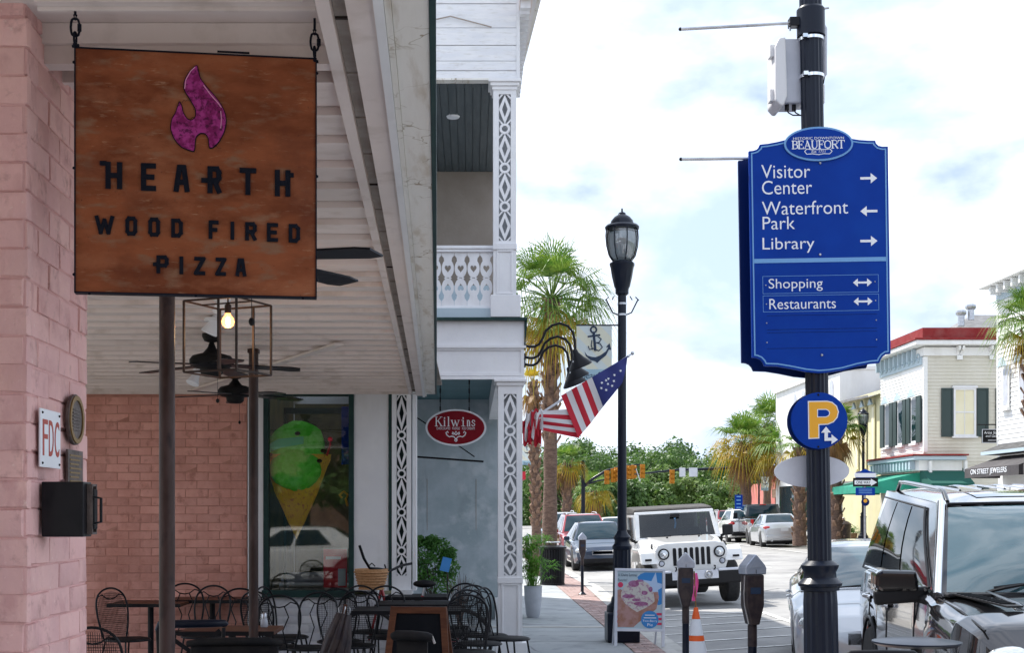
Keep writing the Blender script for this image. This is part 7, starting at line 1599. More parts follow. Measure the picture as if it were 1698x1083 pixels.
# ---------------------------------------------------------------- vehicles
# local frame: front bumper at y=0, body runs to +y, x to the right seen from the front, z up from the road
def smooth_interp(st, y):
    if y <= st[0][0]: return st[0][1:]
    for a, b in zip(st, st[1:]):
        if y <= b[0]:
            t = (y-a[0])/(b[0]-a[0]); t = t*t*(3-2*t) if (b[0]-a[0]) > .35 else t; return tuple(p+(q-p)*t for p, q in zip(a[1:], b[1:]))
    return st[-1][1:]
def body_mesh(st, zs, wheels, ra, rz, crown=.03, shoulder=.09, under=.0):
    "st: (y, ztop, halfwidth); wheels: y positions"
    L = st[-1][0]; ys = set(st_[0] for st_ in st)
    for i in range(41): ys.add(L*i/40)
    for w in wheels:
        for k in range(-8, 9): ys.add(w+ra*math.sin(k*PI/16)*.999)
        ys.add(w-ra-.001); ys.add(w+ra+.001)
    ys = sorted(y for y in ys if 0 <= y <= L); rows = []
    for y in ys:
        zt, hw = smooth_interp(st, y); zb = zs+(.10 if y < .25 or y > L-.25 else 0)
        for w in wheels:
            d = abs(y-w)
            if d < ra: zb = max(zb, rz+math.sqrt(ra*ra-d*d))
        zb = min(zb, zt-.12); h = zt-zb
        half = [(0, zb), (hw*.86, zb), (hw*.965, zb+.012), (hw*.99, zb+h*.25), (hw, zb+h*.50), (hw*.992, zb+h*.72), (hw*.965, zt-shoulder*.55), (hw*.90, zt-.012), (hw*.80, zt+.006), (hw*.4, zt+crown*.8), (0, zt+crown)]
        rows.append([(x, y, z) for x, z in half]+[(-x, y, z) for x, z in half[-2:0:-1]])
    n = len(rows[0]); mb = MB(); mb.add([p for r in rows for p in r], [(i*n+k, i*n+(k+1) % n, (i+1)*n+(k+1) % n, (i+1)*n+k) for i in range(len(rows)-1) for k in range(n)]+[tuple(range(n))[::-1], tuple((len(rows)-1)*n+k for k in range(n))])
    return mb
class Cabin:
    "greenhouse: pts = (y_ws_base, z), (y_ws_top, z), (y_roof_rear, z), (y_rear_base, z); half widths at belt and roof"
    def __init__(s, a, b, c, d, wb, wt, wr=None, bulge=.05):
        s.a, s.b, s.c, s.d, s.wb, s.wt, s.bg = a, b, c, d, wb, wt, bulge; s.wr = wr or wt
    def bil(s, q, u, v): return (q[0]*(1-u)+q[1]*u)*(1-v)+(q[3]*(1-u)+q[2]*u)*v
    def front(s, u, v, off=0):
        q = [Vector((-s.wb, s.a[0], s.a[1])), Vector((s.wb, s.a[0], s.a[1])), Vector((s.wt, s.b[0], s.b[1])), Vector((-s.wt, s.b[0], s.b[1]))]
        n = (q[1]-q[0]).cross(q[3]-q[0]).normalized(); return s.bil(q, u, v)+n*(off+s.bg*1.5*(4*u*(1-u))*(.6+.4*4*v*(1-v)) *(1 if 0 < v < 1 or True else 0)*min(1, 6*min(v, 1-v)+.0))
    def rear(s, u, v, off=0):
        q = [Vector((s.wb, s.d[0], s.d[1])), Vector((-s.wb, s.d[0], s.d[1])), Vector((-s.wr, s.c[0], s.c[1])), Vector((s.wr, s.c[0], s.c[1]))]
        n = (q[1]-q[0]).cross(q[3]-q[0]).normalized(); return s.bil(q, u, v)+n*(off+s.bg*(4*u*(1-u))*min(1, 6*min(v, 1-v)))
    def side(s, sg, u, v, off=0):
        q = [Vector((sg*s.wb, s.a[0], s.a[1])), Vector((sg*s.wb, s.d[0], s.d[1])), Vector((sg*s.wr, s.c[0], s.c[1])), Vector((sg*s.wt, s.b[0], s.b[1]))]
        return s.bil(q, u, v)+Vector((sg, 0, .25)).normalized()*(off+s.bg*.5*4*v*(1-v)*4*u*(1-u))
    def roof(s, u, v, off=0):
        q = [Vector((-s.wt, s.b[0], s.b[1])), Vector((s.wt, s.b[0], s.b[1])), Vector((s.wr, s.c[0], s.c[1])), Vector((-s.wr, s.c[0], s.c[1]))]
        return s.bil(q, u, v)+Vector((0, 0, off+s.bg*(1-(2*u-1)**4)*(1-(2*v-1)**4)))
    def shell(s):
        mb = MB(); mb.grid(lambda u, v: s.front(u, v), 10, 5); mb.grid(lambda u, v: s.rear(u, v), 10, 5); mb.grid(lambda u, v: s.roof(u, v), 12, 12)
        mb.grid(lambda u, v: s.side(1, u, v), 16, 5); mb.grid(lambda u, v: s.side(-1, 1-u, v), 16, 5); return mb
def panel(mb, F, u0, u1, v0, v1, off=.004, nu=8, nv=5, slant0=0, slant1=0):
    return mb.grid(lambda a, b: F(u0+slant0*b+(u1+slant1*b-u0-slant0*b)*a, v0+(v1-v0)*b, off), nu, nv)
def add_wheel(t, x, y, r, w, rimm='steel', steer=0):
    sg = 1 if x > 0 else -1
    o = MB().lathe([(r*.62, -w/2), (r*.93, -w/2), (r, -w*.36), (r, w*.36), (r*.93, w/2), (r*.62, w/2)], 30).build('wheel', M['tyre'], t, world=False, smooth=35); o.rotation_euler = (0, R(90)*sg, steer); o.location = (x, y, r)
    rm = MB().lathe([(r*.64, w*.38), (r*.60, w*.47), (r*.56, w*.40)], 30)
    for k in range(7):
        a = 2*PI*k/7; rm.bar((r*.08*math.cos(a), r*.08*math.sin(a), w*.40), (r*.6*math.cos(a), r*.6*math.sin(a), w*.42), r*.13, .02, (0, 0, 1))
    rm.lathe([(r*.12, w*.38), (r*.12, w*.46), (.001, w*.47)], 14); rm.build('rim', M[rimm], o, world=False)
    MB().lathe([(r*.63, -w*.3), (r*.63, w*.30)], 24).build('wheel_well', M['blackmatte'], o, world=False)
def car_common(t, P, pm, stations, zs, wheels, wr, ra, hwid, cab, wheel_w=.22, rim='steel', crown=.03):
    P('body', body_mesh(stations, zs, wheels, ra, wr, crown), pm, smooth=38)
    P('cabin', cab.shell(), pm, smooth=38)
    P('underbody', MB().box(-hwid*.80, hwid*.80, .25, stations[-1][0]-.25, zs*.75, min(s_[1] for s_ in stations)-.16), 'blackmatte')
    for y in wheels:
        for sg in (-1, 1): add_wheel(t, sg*(hwid-.13), y, wr, wheel_w, rim)
def P_of(t): return lambda name, mb, m, **k: mb.build(name, M[m] if isinstance(m, str) else m, t, world=False, **k)
def glassing(P, cab, sides, ws=(.04, .96, .06, .92), rw=(.07, .93, .18, .88), sv=(.10, .88)):
    P('windshield', panel(MB(), cab.front, *ws, .006, 12, 6), 'suvglass', smooth=50); P('rear_window', panel(MB(), cab.rear, *rw, .006, 10, 5), 'suvglass', smooth=50)
    for sg in (-1, 1):
        for (u0, u1, s0, s1) in sides:
            mb = MB(); panel(mb, (lambda u, v, o, sg=sg: cab.side(sg, u, v, o)), u0, u1, sv[0], sv[1], .006, 6, 4, s0, s1); P('side_window', mb, 'suvglass', smooth=50)
def mirror(P, x, y, z, m='rubber', k=1.0):
    sg = 1 if x > 0 else -1
    P('mirror', MB().prism([(sg*.0, -.07*k), (sg*.20*k, -.075*k), (sg*.225*k, -.03*k), (sg*.215*k, .06*k), (sg*.18*k, .085*k), (sg*.02, .075*k)], 0, .11, Matrix.Translation((x, y, z))).bar((x-sg*.12, y+.03, z-.05), (x+sg*.03, y+.04, z-.03), .04, .04), m, bevel=.018)
def placed(name, label, cat, px, s, yaw, rear=False, L=4.8, roll=-.029, dz=0):
    x = X_(px, s); y = FPX/s; z = road_z(x)+dz
    # px, s give the middle of the end that faces the camera
    return thing(name, label, cat, (x, y, z), (0, roll, yaw))
# --- graphite full-size vehicle, near right
t = thing('parked_suv', 'glossy graphite full size SUV filling the lower right corner, front towards the camera', 'suv', (3.67, 7.0, road_z(3.7)), (0, -.01, -.165))
P = P_of(t); hw = 1.0
stt = [(0, .72, .62), (.10, .98, .82), (.30, 1.10, .92), (.6, 1.15, .965), (1.3, 1.20, .985), (1.9, 1.24, .995), (3.2, 1.25, 1.0), (4.6, 1.27, .985), (5.0, 1.25, .95), (5.2, 1.05, .90)]
cab = Cabin((1.38, 1.20), (2.18, 1.80), (4.85, 1.94), (5.12, 1.24), .91, .735, .72, .065)
car_common(t, P, 'pblack', stt, .32, (.98, 4.0), .40, .47, 1.0, cab, .27, 'chrome', .035)
P('windshield', panel(MB(), cab.front, .035, .965, .03, .95, .008, 16, 8), 'suvglass', smooth=50)
for sg in (-1, 1):
    F = lambda u, v, o, sg=sg: cab.side(sg, u, v, o)
    for (u0, u1, s0, s1) in ((.06, .385, .125, 0), (.405, .66, .0, 0), (.68, .965, .0, -.05)):
        P('side_window', panel(MB(), F, u0, u1, .08, .90, .006, 8, 5, s0, s1), 'darkglass', smooth=50)
    P('chrome_trim', MB().tube([F(.05+.133*k/6, .07+.85*k/6, .012) for k in range(7)]+[F(.19+.76*k/8, .92, .012) for k in range(9)], .009, 6), 'black')
    P('a_pillar_glint', MB().tube([cab.front(0 if sg < 0 else 1, k/8, .012)+Vector((sg*-.01, .02, 0)) for k in range(9)], [.032]*9, 8), 'chrome', smooth=60)  # bright reflected streak of the body-coloured pillar, put in as chrome
    P('roof_rail', MB().tube([cab.roof(.5+sg*.45, .06, .0), cab.roof(.5+sg*.45, .10, .055)]+[cab.roof(.5+sg*.45, .12+.76*k/8, .07) for k in range(9)]+[cab.roof(.5+sg*.45, .94, .0)], .018, 8), 'pdark', smooth=60)
    for y in (2.85, 3.88):
        x = sg*1.0; P('door_handle', MB().tube([(x*.995, y, 1.045), (x*1.03, y+.03, 1.05), (x*1.035, y+.12, 1.05), (x*1.03, y+.2, 1.05), (x*.995, y+.23, 1.045)], .018, 8), 'chrome', smooth=60)
        P('handle_cup', MB().ball((x*.985, y+.12, 1.035), (.02, .10, .045), 12, 8), 'black', smooth=60)
    for y in (1.78, 2.98, 4.05):
        pts = []
        for k in range(10):
            z = .40+.83*k/9; zt, w_ = smooth_interp(stt, y); h = zt-.32; u = (z-.32)/h
            xx = w_*(.965+.1*u if u < .25 else (.99+.04*(u-.25) if u < .5 else (1-.045*(u-.5)))) if u < .9 else w_*.955
            pts.append((sg*(xx+.001), y, z))
        P('door_seam', MB().tube(pts, .006, 5), 'black')
    P('fender_vent', MB().bar((sg*.60, .62, 1.193), (sg*.80, 1.34, 1.232), .10, .01, (0, 0, 1)), 'rubber')
    m_ = MB()
    for k in range(12): u = .12+k*.065; m_.box(sg*(.60+.2*u)-.045, sg*(.60+.2*u)+.045, .62+.72*u, .62+.72*u+.012, 1.199+.035*u, 1.205+.039*u)
    P('vent_slats', m_, 'black')
    P('headlight', MB().ball((sg*.72, .16, .90), (.17, .12, .11), 18, 12), 'lampglass', smooth=60); P('fog_light', MB().ball((sg*.66, .05, .5), (.08, .05, .06), 12, 8), 'lampglass', smooth=60)
    P('hood_crease', MB().tube([(sg*.50, .22, 1.10), (sg*.54, .8, 1.195), (sg*.60, 1.36, 1.235)], .012, 6), 'pblack', smooth=60)
    P('fender_line', MB().tube([(sg*.845, .25, 1.085), (sg*.87, .8, 1.155), (sg*.895, 1.36, 1.19)], .007, 6), 'black')
    P('mirror', MB().prism([(sg*.0, -.055), (sg*.25, -.055), (sg*.285, -.03), (sg*.28, .07), (sg*.24, .09), (sg*.02, .085)], 0, .13, Matrix.Translation((sg*.95, 1.74, 1.27))), 'pblack', bevel=.035)
    P('mirror_arm', MB().bar((sg*.88, 1.80, 1.20), (sg*1.24, 1.80, 1.17), .09, .10, (0, 0, 1)), 'rubber', bevel=.02)
    P('mirror_glass', MB().box(sg*1.02 if sg > 0 else -1.25, 1.25 if sg > 0 else -1.02, 1.871, 1.876, 1.225, 1.34), 'chrome')
P('rear_window', panel(MB(), cab.rear, .07, .93, .15, .9, .006, 10, 5), 'suvglass', smooth=50)
P('sunroof', panel(MB(), cab.roof, .2, .8, .10, .32, .004, 6, 4), 'suvglass', smooth=50)
for k in range(6): P('roof_rib', MB().tube([cab.roof(.22+.112*k, .38+.56*j/8, -.002) for j in range(9)], .010, 6), 'pblack', smooth=60)
P('roof_front_edge', MB().tube([cab.front(.03+.94*k/12, .985, .012) for k in range(13)], .012, 6), 'black', smooth=60)
P('rear_spoiler', MB().box(-.66, .66, 4.80, 5.06, 1.88, 1.94), 'pblack', bevel=.03)
P('cowl', MB().box(-.86, .86, 1.25, 1.44, 1.205, 1.232), 'rubber', bevel=.01)
for (x0, x1) in ((-.55, -.05), (.15, .72)):
    P('wiper', MB().tube([(x0-.05, 1.36, 1.235), (x0+.05, 1.35, 1.262), (x1, 1.52, 1.33)], [.012, .012, .007], 6).tube([(x0+.0, 1.40, 1.262), (x1+.05, 1.50, 1.325)], .009, 5), 'rubber')
P('grille', MB().box(-.55, .55, .03, .09, .62, .95), 'chrome', bevel=.02)
for k in range(4): P('grille_bar', MB().box(-.5, .5, .005, .029, .66+.07*k, .695+.07*k), 'black')
P('front_bumper', MB().box(-.84, .84, -.03, .25, .36, .60), 'pblack', bevel=.08)
P('licence_plate', MB().box(-.16, .16, -.045, -.031, .42, .56), 'plate')
# interior hints
P('seat', MB().box(-.62, -.2, 2.6, 2.75, 1.1, 1.6), 'blackmatte', bevel=.05)

P('hood_shut_line', MB().tube([(-.88, 1.34, 1.205), (-.5, 1.26, 1.232), (0, 1.23, 1.24), (.5, 1.26, 1.232), (.88, 1.34, 1.205)], .006, 5), 'black')
P('washer_jet', MB().box(-.32, -.28, 1.12, 1.15, 1.222, 1.238).box(.28, .32, 1.12, 1.15, 1.222, 1.238), 'rubber')
0 and P('inspection_sticker', MB().grid(lambda u, v: cab.front(.06+.05*u, .06+.07*v, .010), 1, 1), 'signwhite')
for sg in (-1, 1):
    P('belt_trim', MB().tube([cab.side(sg, k/12, .035, .014) for k in range(1, 12)], .010, 6), 'chrome', smooth=60)
    P('wheel_arch_lip', MB().tube([(sg*.985, .98+.475*math.cos(PI*k/12), .40+.475*math.sin(PI*k/12)) for k in range(13)], .014, 6), 'black', smooth=60)
    P('wheel_arch_lip', MB().tube([(sg*.99, 4.0+.475*math.cos(PI*k/12), .40+.475*math.sin(PI*k/12)) for k in range(13)], .014, 6), 'black', smooth=60)
    P('side_moulding', MB().tube([(sg*.998, 1.6, .62), (sg*1.004, 2.9, .62), (sg*1.0, 3.45, .62)], .02, 6), 'black', smooth=60)
# --- grey sedan behind it
t = thing('parked_sedan', 'silver grey sedan parked behind the graphite SUV, mostly hidden by the signpost', 'car', (3.98, 12.55, road_z(4.0)), (0, -.02, -.23))
P = P_of(t); stt = [(0, .58, .60), (.12, .70, .80), (.5, .80, .88), (1.2, .92, .905), (2.4, .96, .91), (4.0, .99, .90), (4.6, .95, .82), (4.75, .78, .75)]
cab = Cabin((1.15, .92), (2.0, 1.38), (3.3, 1.40), (4.05, 1.0), .80, .56, .56, .03)
car_common(t, P, 'psilver', stt, .22, (.92, 3.75), .33, .385, .91, cab, .21); glassing(P, cab, ((.10, .44, .10, 0), (.47, .76, 0, -.02)))
for sg in (-1, 1):
    P('headlight', MB().ball((sg*.68, .22, .66), (.16, .18, .08), 16, 10), 'lampglass', smooth=60); (mirror(P, sg*.90, 1.55, .98, 'psilver', .8) if sg > 0 else None)
    for y in (2.25, 3.2): P('door_handle', MB().tube([(sg*.905, y, .80), (sg*.935, y+.05, .80), (sg*.935, y+.15, .80), (sg*.905, y+.2, .80)], .012, 6), 'chrome', smooth=60)
    P('body_line', MB().tube([(sg*.912, .9, .74), (sg*.922, 2.4, .76), (sg*.912, 4, .78)], .006, 5), 'psilver')
P('grille', MB().box(-.4, .4, .0, .06, .45, .6), 'black', bevel=.02); P('wiper', MB().tube([(-.5, 1.13, .95), (.1, 1.22, 1.0)], .008, 5), 'rubber')
P('licence_plate', MB().box(-.15, .15, -.02, -.005, .34, .46), 'plate')

# --- white four wheel drive
t = thing('parked_jeep', 'white four wheel drive with round headlights, seven slot grille and grey soft top', 'off-road vehicle', (4.08, 23.9, road_z(4.08)+.02), (0, -.055, .03))
P = P_of(t)
def prof(name, pts, x0, x1, m, **k):
    "side profile (y, z) given width along x"
    n = len(pts); P(name, MB().add([(x0, y, z) for y, z in pts]+[(x1, y, z) for y, z in pts], [tuple(range(n)), tuple(range(2*n-1, n-1, -1))]+[(i, i+n, (i+1) % n+n, (i+1) % n) for i in range(n)]), m, **k)
P('tub', MB().box(-.81, .81, 1.45, 3.95, .48, 1.16), 'pwhite', bevel=.03)
P('hood', MB().add([(-.60, .30, 1.13), (.60, .30, 1.13), (.79, 1.5, 1.20), (-.79, 1.5, 1.20), (-.60, .30, .55), (.60, .30, .55), (.79, 1.5, .55), (-.79, 1.5, .55), (-.42, .30, 1.17), (.42, .30, 1.17), (.58, 1.5, 1.26), (-.58, 1.5, 1.26)],
  [(8, 9, 10, 11), (0, 8, 11, 3), (9, 1, 2, 10), (0, 3, 7, 4), (1, 5, 6, 2), (3, 11, 10, 2, 6, 7), (4, 5, 1, 9, 8, 0)]), 'pwhite', bevel=.025)
gp = [(-.60, .62), (.60, .62), (.66, .80), (.66, 1.04), (.60, 1.13), (.45, 1.165), (-.45, 1.165), (-.60, 1.13), (-.66, 1.04), (-.66, .80)]
P('grille_panel', MB().prism(gp, .23, .299), 'pwhite', bevel=.015)
for i in range(7): x = (i-3)*.103; P('grille_slot', MB().prism([(x-.03, .75), (x+.03, .75), (x+.032, .78), (x+.032, 1.05), (x+.02, 1.07), (x-.02, 1.07), (x-.032, 1.05), (x-.032, .78)], .222, .2295), 'black')
for sg in (-1, 1):
    P('headlight', MB().lathe([(.098, 0), (.105, .02), (.10, .035), (.088, .03)], 26, (0, 0, 0), 0, Matrix.Translation((sg*.51, .235, .97)) @ Matrix.Rotation(R(90), 4, 'X')), 'black', smooth=40)
    P('headlight_lens', MB().ball((sg*.51, .215, .97), (.086, .025, .086), 20, 10), 'lampglass', smooth=60); P('headlight_core', MB().ball((sg*.51, .195, .955), (.035, .012, .045), 10, 6), 'chrome', smooth=60)
    P('turn_signal', MB().ball((sg*.555, .225, .80), (.045, .02, .045), 14, 8), 'grey', smooth=60); P('signal_rim', MB().tube([(sg*.555+.048*math.cos(2*PI*k/16), .224, .80+.048*math.sin(2*PI*k/16)) for k in range(16)], .008, 5, closed=True), 'black')
    prof('front_fender', [(.18, .80), (.30, 1.0), (.45, 1.08), (1.15, 1.08), (1.35, 1.0), (1.5, .82), (1.42, .80), (1.28, .93), (1.12, 1.0), (.5, 1.0), (.38, .95), (.26, .80)], sg*.60 if sg > 0 else -.935, .935 if sg > 0 else -.60, 'pwhite', bevel=.025)
    prof('rear_fender', [(2.95, .8), (3.1, 1.0), (3.25, 1.05), (3.8, 1.05), (3.95, .95), (3.9, .9), (3.75, .97), (3.3, .97), (3.05, .78)], .76 if sg > 0 else -.935, .935 if sg > 0 else -.76, 'pwhite', bevel=.02)
    P('inner_wing', MB().box(min(sg*.58, sg*.6), max(sg*.58, sg*.6), .35, 1.4, .5, 1.05), 'blackmatte')
    for y in (.82, 3.55): add_wheel(t, sg*.79, y, .40, .25, 'grey')
    P('hood_latch', MB().tube([(sg*.665, .52, 1.15), (sg*.685, .45, 1.09), (sg*.675, .42, 1.05)], .016, 6), 'black'); P('marker_lamp', MB().box(sg*.80-.06, sg*.80+.06, .17, .185, .86, .90), 'rubber')
    P('mirror', MB().box(min(sg*.88, sg*1.08), max(sg*.88, sg*1.08), 1.50, 1.60, 1.22, 1.43), 'rubber', bevel=.03); P('mirror_arm', MB().bar((sg*.80, 1.60, 1.18), (sg*.94, 1.56, 1.26), .05, .05), 'rubber')
    for (a, b) in ((1.62, 2.45), (2.55, 3.2)): P('door', MB().box(sg*.812-.012, sg*.812+.012, a, b, .55, 1.17), 'pwhite', bevel=.01); P('door_glass', MB().box(sg*.785-.006, sg*.785+.006, a+.06, b-.04, 1.22, 1.66), 'carglass')
    P('door_frame', frame(MB(), 1.60, 2.50, 1.18, 1.70, .05, -sg*.80-.012, -sg*.80+.012), 'pwhite').rotation_euler = (0, 0, R(90))
    P('tow_hook', MB().tube([(sg*.35, .0, .66), (sg*.35, -.10, .69), (sg*.35, -.10, .73), (sg*.35, -.02, .73)], .014, 6), 'black')
    P('hood_bumper', MB().cyl((sg*.30, .95, 1.235), (sg*.30, .95, 1.262), .018, 8), 'black')
    P('wiper', MB().tube([(sg*.30-.22, 1.44, 1.255), (sg*.30+.16, 1.42, 1.262)], .009, 5), 'rubber')
# windshield frame
a_, b_ = (1.47, 1.20), (1.80, 1.74)
def wsq(u, v, off=0):
    wb_, wt_ = .82, .765; y = a_[0]+(b_[0]-a_[0])*v; z = a_[1]+(b_[1]-a_[1])*v; w_ = wb_+(wt_-wb_)*v; return Vector((w_*(2*u-1), y-off, z+off*.3))
fr = MB()
for (u0, u1, v0, v1) in ((0, 1, 0, .08), (0, 1, .90, 1), (0, .055, .08, .90), (.945, 1, .08, .90)):
    fr.add([wsq(u0, v0, .03), wsq(u1, v0, .03), wsq(u1, v1, .03), wsq(u0, v1, .03), wsq(u0, v0, -.02), wsq(u1, v0, -.02), wsq(u1, v1, -.02), wsq(u0, v1, -.02)], [(0, 1, 2, 3), (7, 6, 5, 4), (0, 4, 5, 1), (1, 5, 6, 2), (2, 6, 7, 3), (3, 7, 4, 0)])
P('windshield_frame', fr, 'pwhite', bevel=.012); P('windshield', MB().grid(lambda u, v: wsq(.05+.9*u, .07+.84*v, .016), 4, 3), 'jeepglass')
for sg in (-1, 1):
    P('seat', MB().box(sg*.36-.22, sg*.36+.22, 2.15, 2.32, .7, 1.40).box(sg*.36-.12, sg*.36+.12, 2.18, 2.28, 1.401, 1.58), 'blackmatte', bevel=.04)
P('steering_wheel', MB().tube([(.36+.18*math.cos(2*PI*k/20), 1.78, 1.22+.17*math.sin(2*PI*k/20)) for k in range(20)], .014, 6, closed=True), 'rubber')
P('dashboard', MB().box(-.74, .74, 1.52, 1.75, 1.0, 1.22), 'blackmatte', bevel=.03); P('rear_seat', MB().box(-.6, .6, 3.0, 3.15, .8, 1.35), 'blackmatte', bevel=.04)
P('hanging_charm', MB().tube([(0, 1.70, 1.60), (.01, 1.70, 1.50), (-.01, 1.69, 1.40)], .018, 6), 'ltblue')
prof('soft_top', [(1.79, 1.745), (1.84, 1.80), (2.6, 1.85), (3.6, 1.83), (4.0, 1.70), (4.02, 1.2), (3.3, 1.2), (3.3, 1.68), (1.9, 1.69)], -.765, .765, 'softtop', bevel=.05)
P('rear_view_mirror', MB().box(-.09, .09, 1.66, 1.69, 1.62, 1.68), 'black', bevel=.01)
P('bumper', MB().box(-.86, .86, -.02, .13, .40, .63), 'rubber', bevel=.03); P('bumper_bracket', MB().box(-.42, .42, .10, .24, .5, .63), 'rubber')
P('bumper_plate', MB().box(-.42, .42, -.035, -.021, .50, .655), 'platewhite', bevel=.01); P('winch_ring', MB().tube([(.24+.065*math.cos(2*PI*k/20), -.045, .575+.065*math.sin(2*PI*k/20)) for k in range(20)], .012, 6, closed=True).ball((.24, -.04, .575), (.04, .012, .04), 12, 6), 'steel', smooth=60)
P('bumper_caps', MB().box(-.87, -.43, -.03, .14, .632, .672).box(.43, .87, -.03, .14, .632, .672), 'platewhite', bevel=.01)
P('chassis', MB().box(-.55, .55, .2, 3.9, .34, .50), 'blackmatte'); P('axle', MB().cyl((-.75, .82, .40), (.75, .82, .40), .06, 10).cyl((-.75, 3.55, .40), (.75, 3.55, .40), .06, 10), 'blackmatte')
P('spare_wheel', MB().lathe([(.2, -.1), (.39, -.1), (.39, .1), (.2, .1)], 24, (0, 0, 0), 0, Matrix.Translation((0, 4.08, 1.0)) @ Matrix.Rotation(R(90), 4, 'X')), 'tyre', smooth=40)

def sedan(label, px, s, yaw, pm, rear, suv=0, L=4.75, xoff=0, name=None, cat=None, hw=.91, H=None, dz=0, grp=None):
    """ordinary car; rear=True shows its tail to the camera. suv 0 = sedan, 1 = crossover"""
    t = thing(name or ('parked_suv' if suv else 'parked_car'), label, cat or ('suv' if suv else 'car'), (X_(px, s), FPX/s, road_z(X_(px, s))+dz), (0, -.029, yaw), grp); inner = t
    P0 = P_of(t)
    def P(nm, mb, m, **k):
        if rear: mb.v = [(-x, L-y, z) for x, y, z in mb.v]
        return P0(nm, mb, m, **k)
    if suv:
        H = H or 1.68; stt = [(0, .66, .62), (.10, .82, .80), (.5, .98, .90), (1.2, 1.04, hw), (3.0, 1.08, hw), (L-.3, 1.10, hw-.02), (L-.08, 1.0, hw-.08), (L, .8, hw-.14)]
        cab = Cabin((1.15, 1.04), (1.95, H-.07), (L-.75, H-.05), (L-.12, 1.10), .81, .60, .58, .03); zs = .26; wr = .35
        sides = ((.09, .42, .10, 0), (.44, .72, 0, 0), (.74, .93, 0, -.05))
    else:
        H = H or 1.46; stt = [(0, .58, .60), (.12, .68, .80), (.5, .78, .88), (1.15, .90, hw), (2.4, .94, hw), (L-.8, .99, hw-.01), (L-.15, .98, hw-.07), (L, .80, hw-.14)]
        cab = Cabin((1.10, .90), (1.98, H-.04), (3.35, H-.04), (L-.75, .99), .81, .58, .57, .03); zs = .22; wr = .33
        sides = ((.10, .44, .10, 0), (.47, .78, 0, -.03))
    P('body', body_mesh(stt, zs, (.9, L-1.02), wr+.06, wr), pm, smooth=38); P('cabin', cab.shell(), pm, smooth=38)
    P('windshield', panel(MB(), cab.front, .04, .96, .05, .93, .006, 12, 6), 'carglass', smooth=50); P('rear_window', panel(MB(), cab.rear, .07, .93, .15, .90, .006, 10, 5), 'carglass', smooth=50)
    for sg in (-1, 1):
        for (u0, u1, s0, s1) in sides: P('side_window', panel(MB(), (lambda u, v, o, sg=sg: cab.side(sg, u, v, o)), u0, u1, .10, .88, .006, 6, 4, s0, s1), 'carglass', smooth=50)
        P('headlight', MB().ball((sg*.66, .15, stt[1][1]-.06), (.19, .16, .085), 18, 10), 'lampglass', smooth=60)
        P('tail_light', MB().ball((sg*(hw-.18), L-.10, .86 if not suv else .95), (.17, .08, .07 if not suv else .10), 14, 8), 'taill', smooth=60)
        P('mirror', MB().prism([(0, -.06), (sg*.17, -.06), (sg*.18, .05), (sg*.14, .07), (0, .06)], 0, .09, Matrix.Translation((sg*(hw-.02), 1.62, cab.a[1]+.06))), pm, bevel=.015)
    P('underbody', MB().box(-hw*.8, hw*.8, .3, L-.3, zs*.7, .7), 'blackmatte')
    P('grille', MB().box(-.34, .34, -.0, .08, .49 if not suv else .58, .60 if not suv else .76), 'black', bevel=.02); P('grille_trim', frame(MB(), -.36, .36, .48 if not suv else .57, .61 if not suv else .77, .02, -.01, -.001), 'chrome')
    P('lower_grille', MB().box(-.62, .62, -.01, .1, .24, .38), 'blackmatte', bevel=.02)
    P('rear_plate', MB().box(-.16, .16, L-.005, L+.012, .70, .82), 'plate'); P('rear_bumper', MB().box(-hw*.86, hw*.86, L-.18, L+.04, .34, .56), pm if not suv else 'rubber', bevel=.06)
    P('exhaust', MB().cyl((.55, L-.1, .30), (.55, L+.05, .30), .035, 10), 'steel')
    if suv:
        for sg in (-1, 1): P('roof_rail', MB().tube([cab.roof(.5+sg*.44, .1+.8*k/6, .05 if 0 < k < 6 else 0) for k in range(7)], .016, 6), 'grey')
    for y in (.9, L-1.02):
        for sg in (-1, 1): add_wheel(t, sg*(hw-.13), (L-y) if rear else y, wr, .21, 'steel')
    return t
sedan('dark blue sedan facing the camera behind the lone parking meter', 1003, 56.5, 0, 'pblue', False)
sedan('red SUV facing the camera behind the dark blue sedan', 978, 49, .02, 'pred', False, 1, 4.55, H=1.72)
sedan('pale green grey minivan farthest back in the left row of parked cars', 939, 41.5, .0, 'psilver', False, 1, 4.9, H=1.78)
sedan('small white car glimpsed between the lamp shaft and the white four wheel drive', 1030, 38, .0, 'pwhite', False, 0, 4.6)
sedan('silver sedan seen from behind on the far side of the street', 1302, 39, -.06, 'psilver', True, 0, 4.85)
sedan('white crossover seen from behind left of the dark pickup', 1240, 33.5, -.03, 'pwhite', True, 1, 4.6, H=1.70)
sedan('red car farthest along the right row, seen from behind', 1212, 27, .0, 'pred', True, 1, 4.7, H=1.66)
# dark pickup
t = thing('parked_pickup', 'dark pickup truck with red tail lights between the white crossover and the silver sedan', 'pickup truck', (X_(1280, 35.5), FPX/35.5, road_z(13)), (0, -.02, -.05))
P = P_of(t)
P('bed', MB().box(-.98, .98, 0, 2.0, .55, 1.22), 'pdark', bevel=.04); P('tailgate', MB().box(-.80, .80, -.03, -.001, .62, 1.18), 'pdark', bevel=.02); P('cab_lower', MB().box(-.97, .97, 2.02, 5.6, .5, 1.22), 'pdark', bevel=.06)
cab = Cabin((2.15, 1.2), (2.3, 1.88), (4.0, 1.88), (4.8, 1.22), .88, .74, .72, .03); P('cabin', cab.shell(), 'pdark', smooth=38); P('rear_window', panel(MB(), cab.front, .08, .92, .15, .88, .006, 8, 4), 'carglass', smooth=50); P('brake_lamp', MB().box(-.16, .16, 2.24, 2.275, 1.86, 1.90), 'taill')
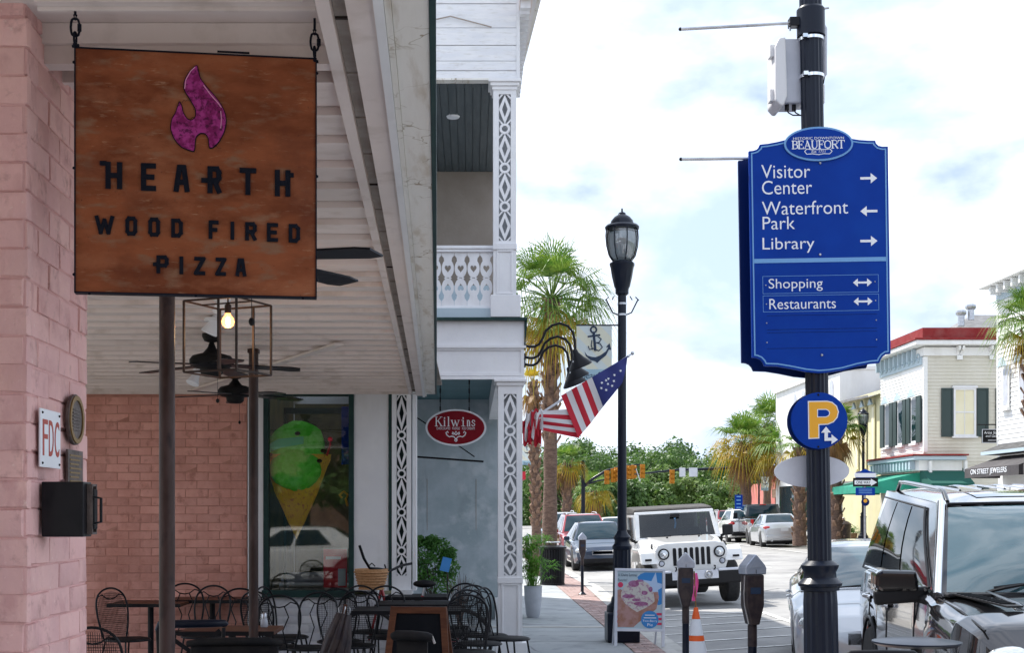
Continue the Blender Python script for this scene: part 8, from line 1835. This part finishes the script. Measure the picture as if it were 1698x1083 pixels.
for sg in (-1, 1):
    P('tail_light', MB().box(sg*.89-.07, sg*.89+.07, -.02, .05, .82, 1.18), 'taill', bevel=.02); P('mirror', MB().box(min(sg*.98, sg*1.18), max(sg*.98, sg*1.18), 3.9, 4.0, 1.25, 1.5), 'rubber', bevel=.03)
    P('side_window', panel(MB(), (lambda u, v, o, sg=sg: cab.side(sg, u, v, o)), .08, .5, .12, .88, .006, 6, 4), 'carglass'); P('side_window', panel(MB(), (lambda u, v, o, sg=sg: cab.side(sg, u, v, o)), .53, .88, .12, .88, .006, 6, 4, 0, -.08), 'carglass')
    for y in (1.1, 4.7): add_wheel(t, sg*.85, y, .40, .26, 'chrome')
P('bumper', MB().box(-.95, .95, -.16, .0, .48, .64), 'chrome', bevel=.03); P('licence_plate', MB().box(-.15, .15, -.175, -.161, .50, .62), 'plate')

# ---------------------------------------------------------------- the corner behind the camera, mirrored in the shop window
cs2 = MB(); cs2.add([(-60,-14,-.13),(15,-14,-.13),(15,.15,-.13),(-60,.15,-.13)], [(0,1,2,3)]); struct('cross_street', cs2, M['asphalt'])
rc = sedan('white sedan parked across the side street behind the viewer', 780, 60, 0, 'pwhite', False, 0, 4.8); rc.location = (-6.6, -3.6, -.13); rc.rotation_euler = (0, 0, R(-90))
rear = thing('brick_block', 'two storey brown brick building across the side street behind the viewer', 'building', (-6, -20, 0))
MB().box(-30, 16, -30, -18, 0, 7.5).build('wall', mat('brown_brick', (.22, .12, .09), .85, col2=(.28, .17, .13), scale=3), rear)
for i in range(11):
    x = -28+i*4; MB().box(x, x+2.4, -18.0, -17.95, .6, 2.9).build('shop_window', M['carglass'], rear); MB().box(x+.3, x+1.3, -18.0, -17.95, 4.4, 6.2).build('window', M['carglass'], rear)
MB().box(-30, 16, -18.4, -17.7, 7.5, 7.8).build('cornice', M['white'], rear)
for i, x in enumerate((-12, -3.5, 7)): oak(x, -15.2, 6.5, 2.6, 90+i, ['oak left of','oak straight behind','oak right of'][i]+' the viewer across the side street', n=3500, leaf=.3)
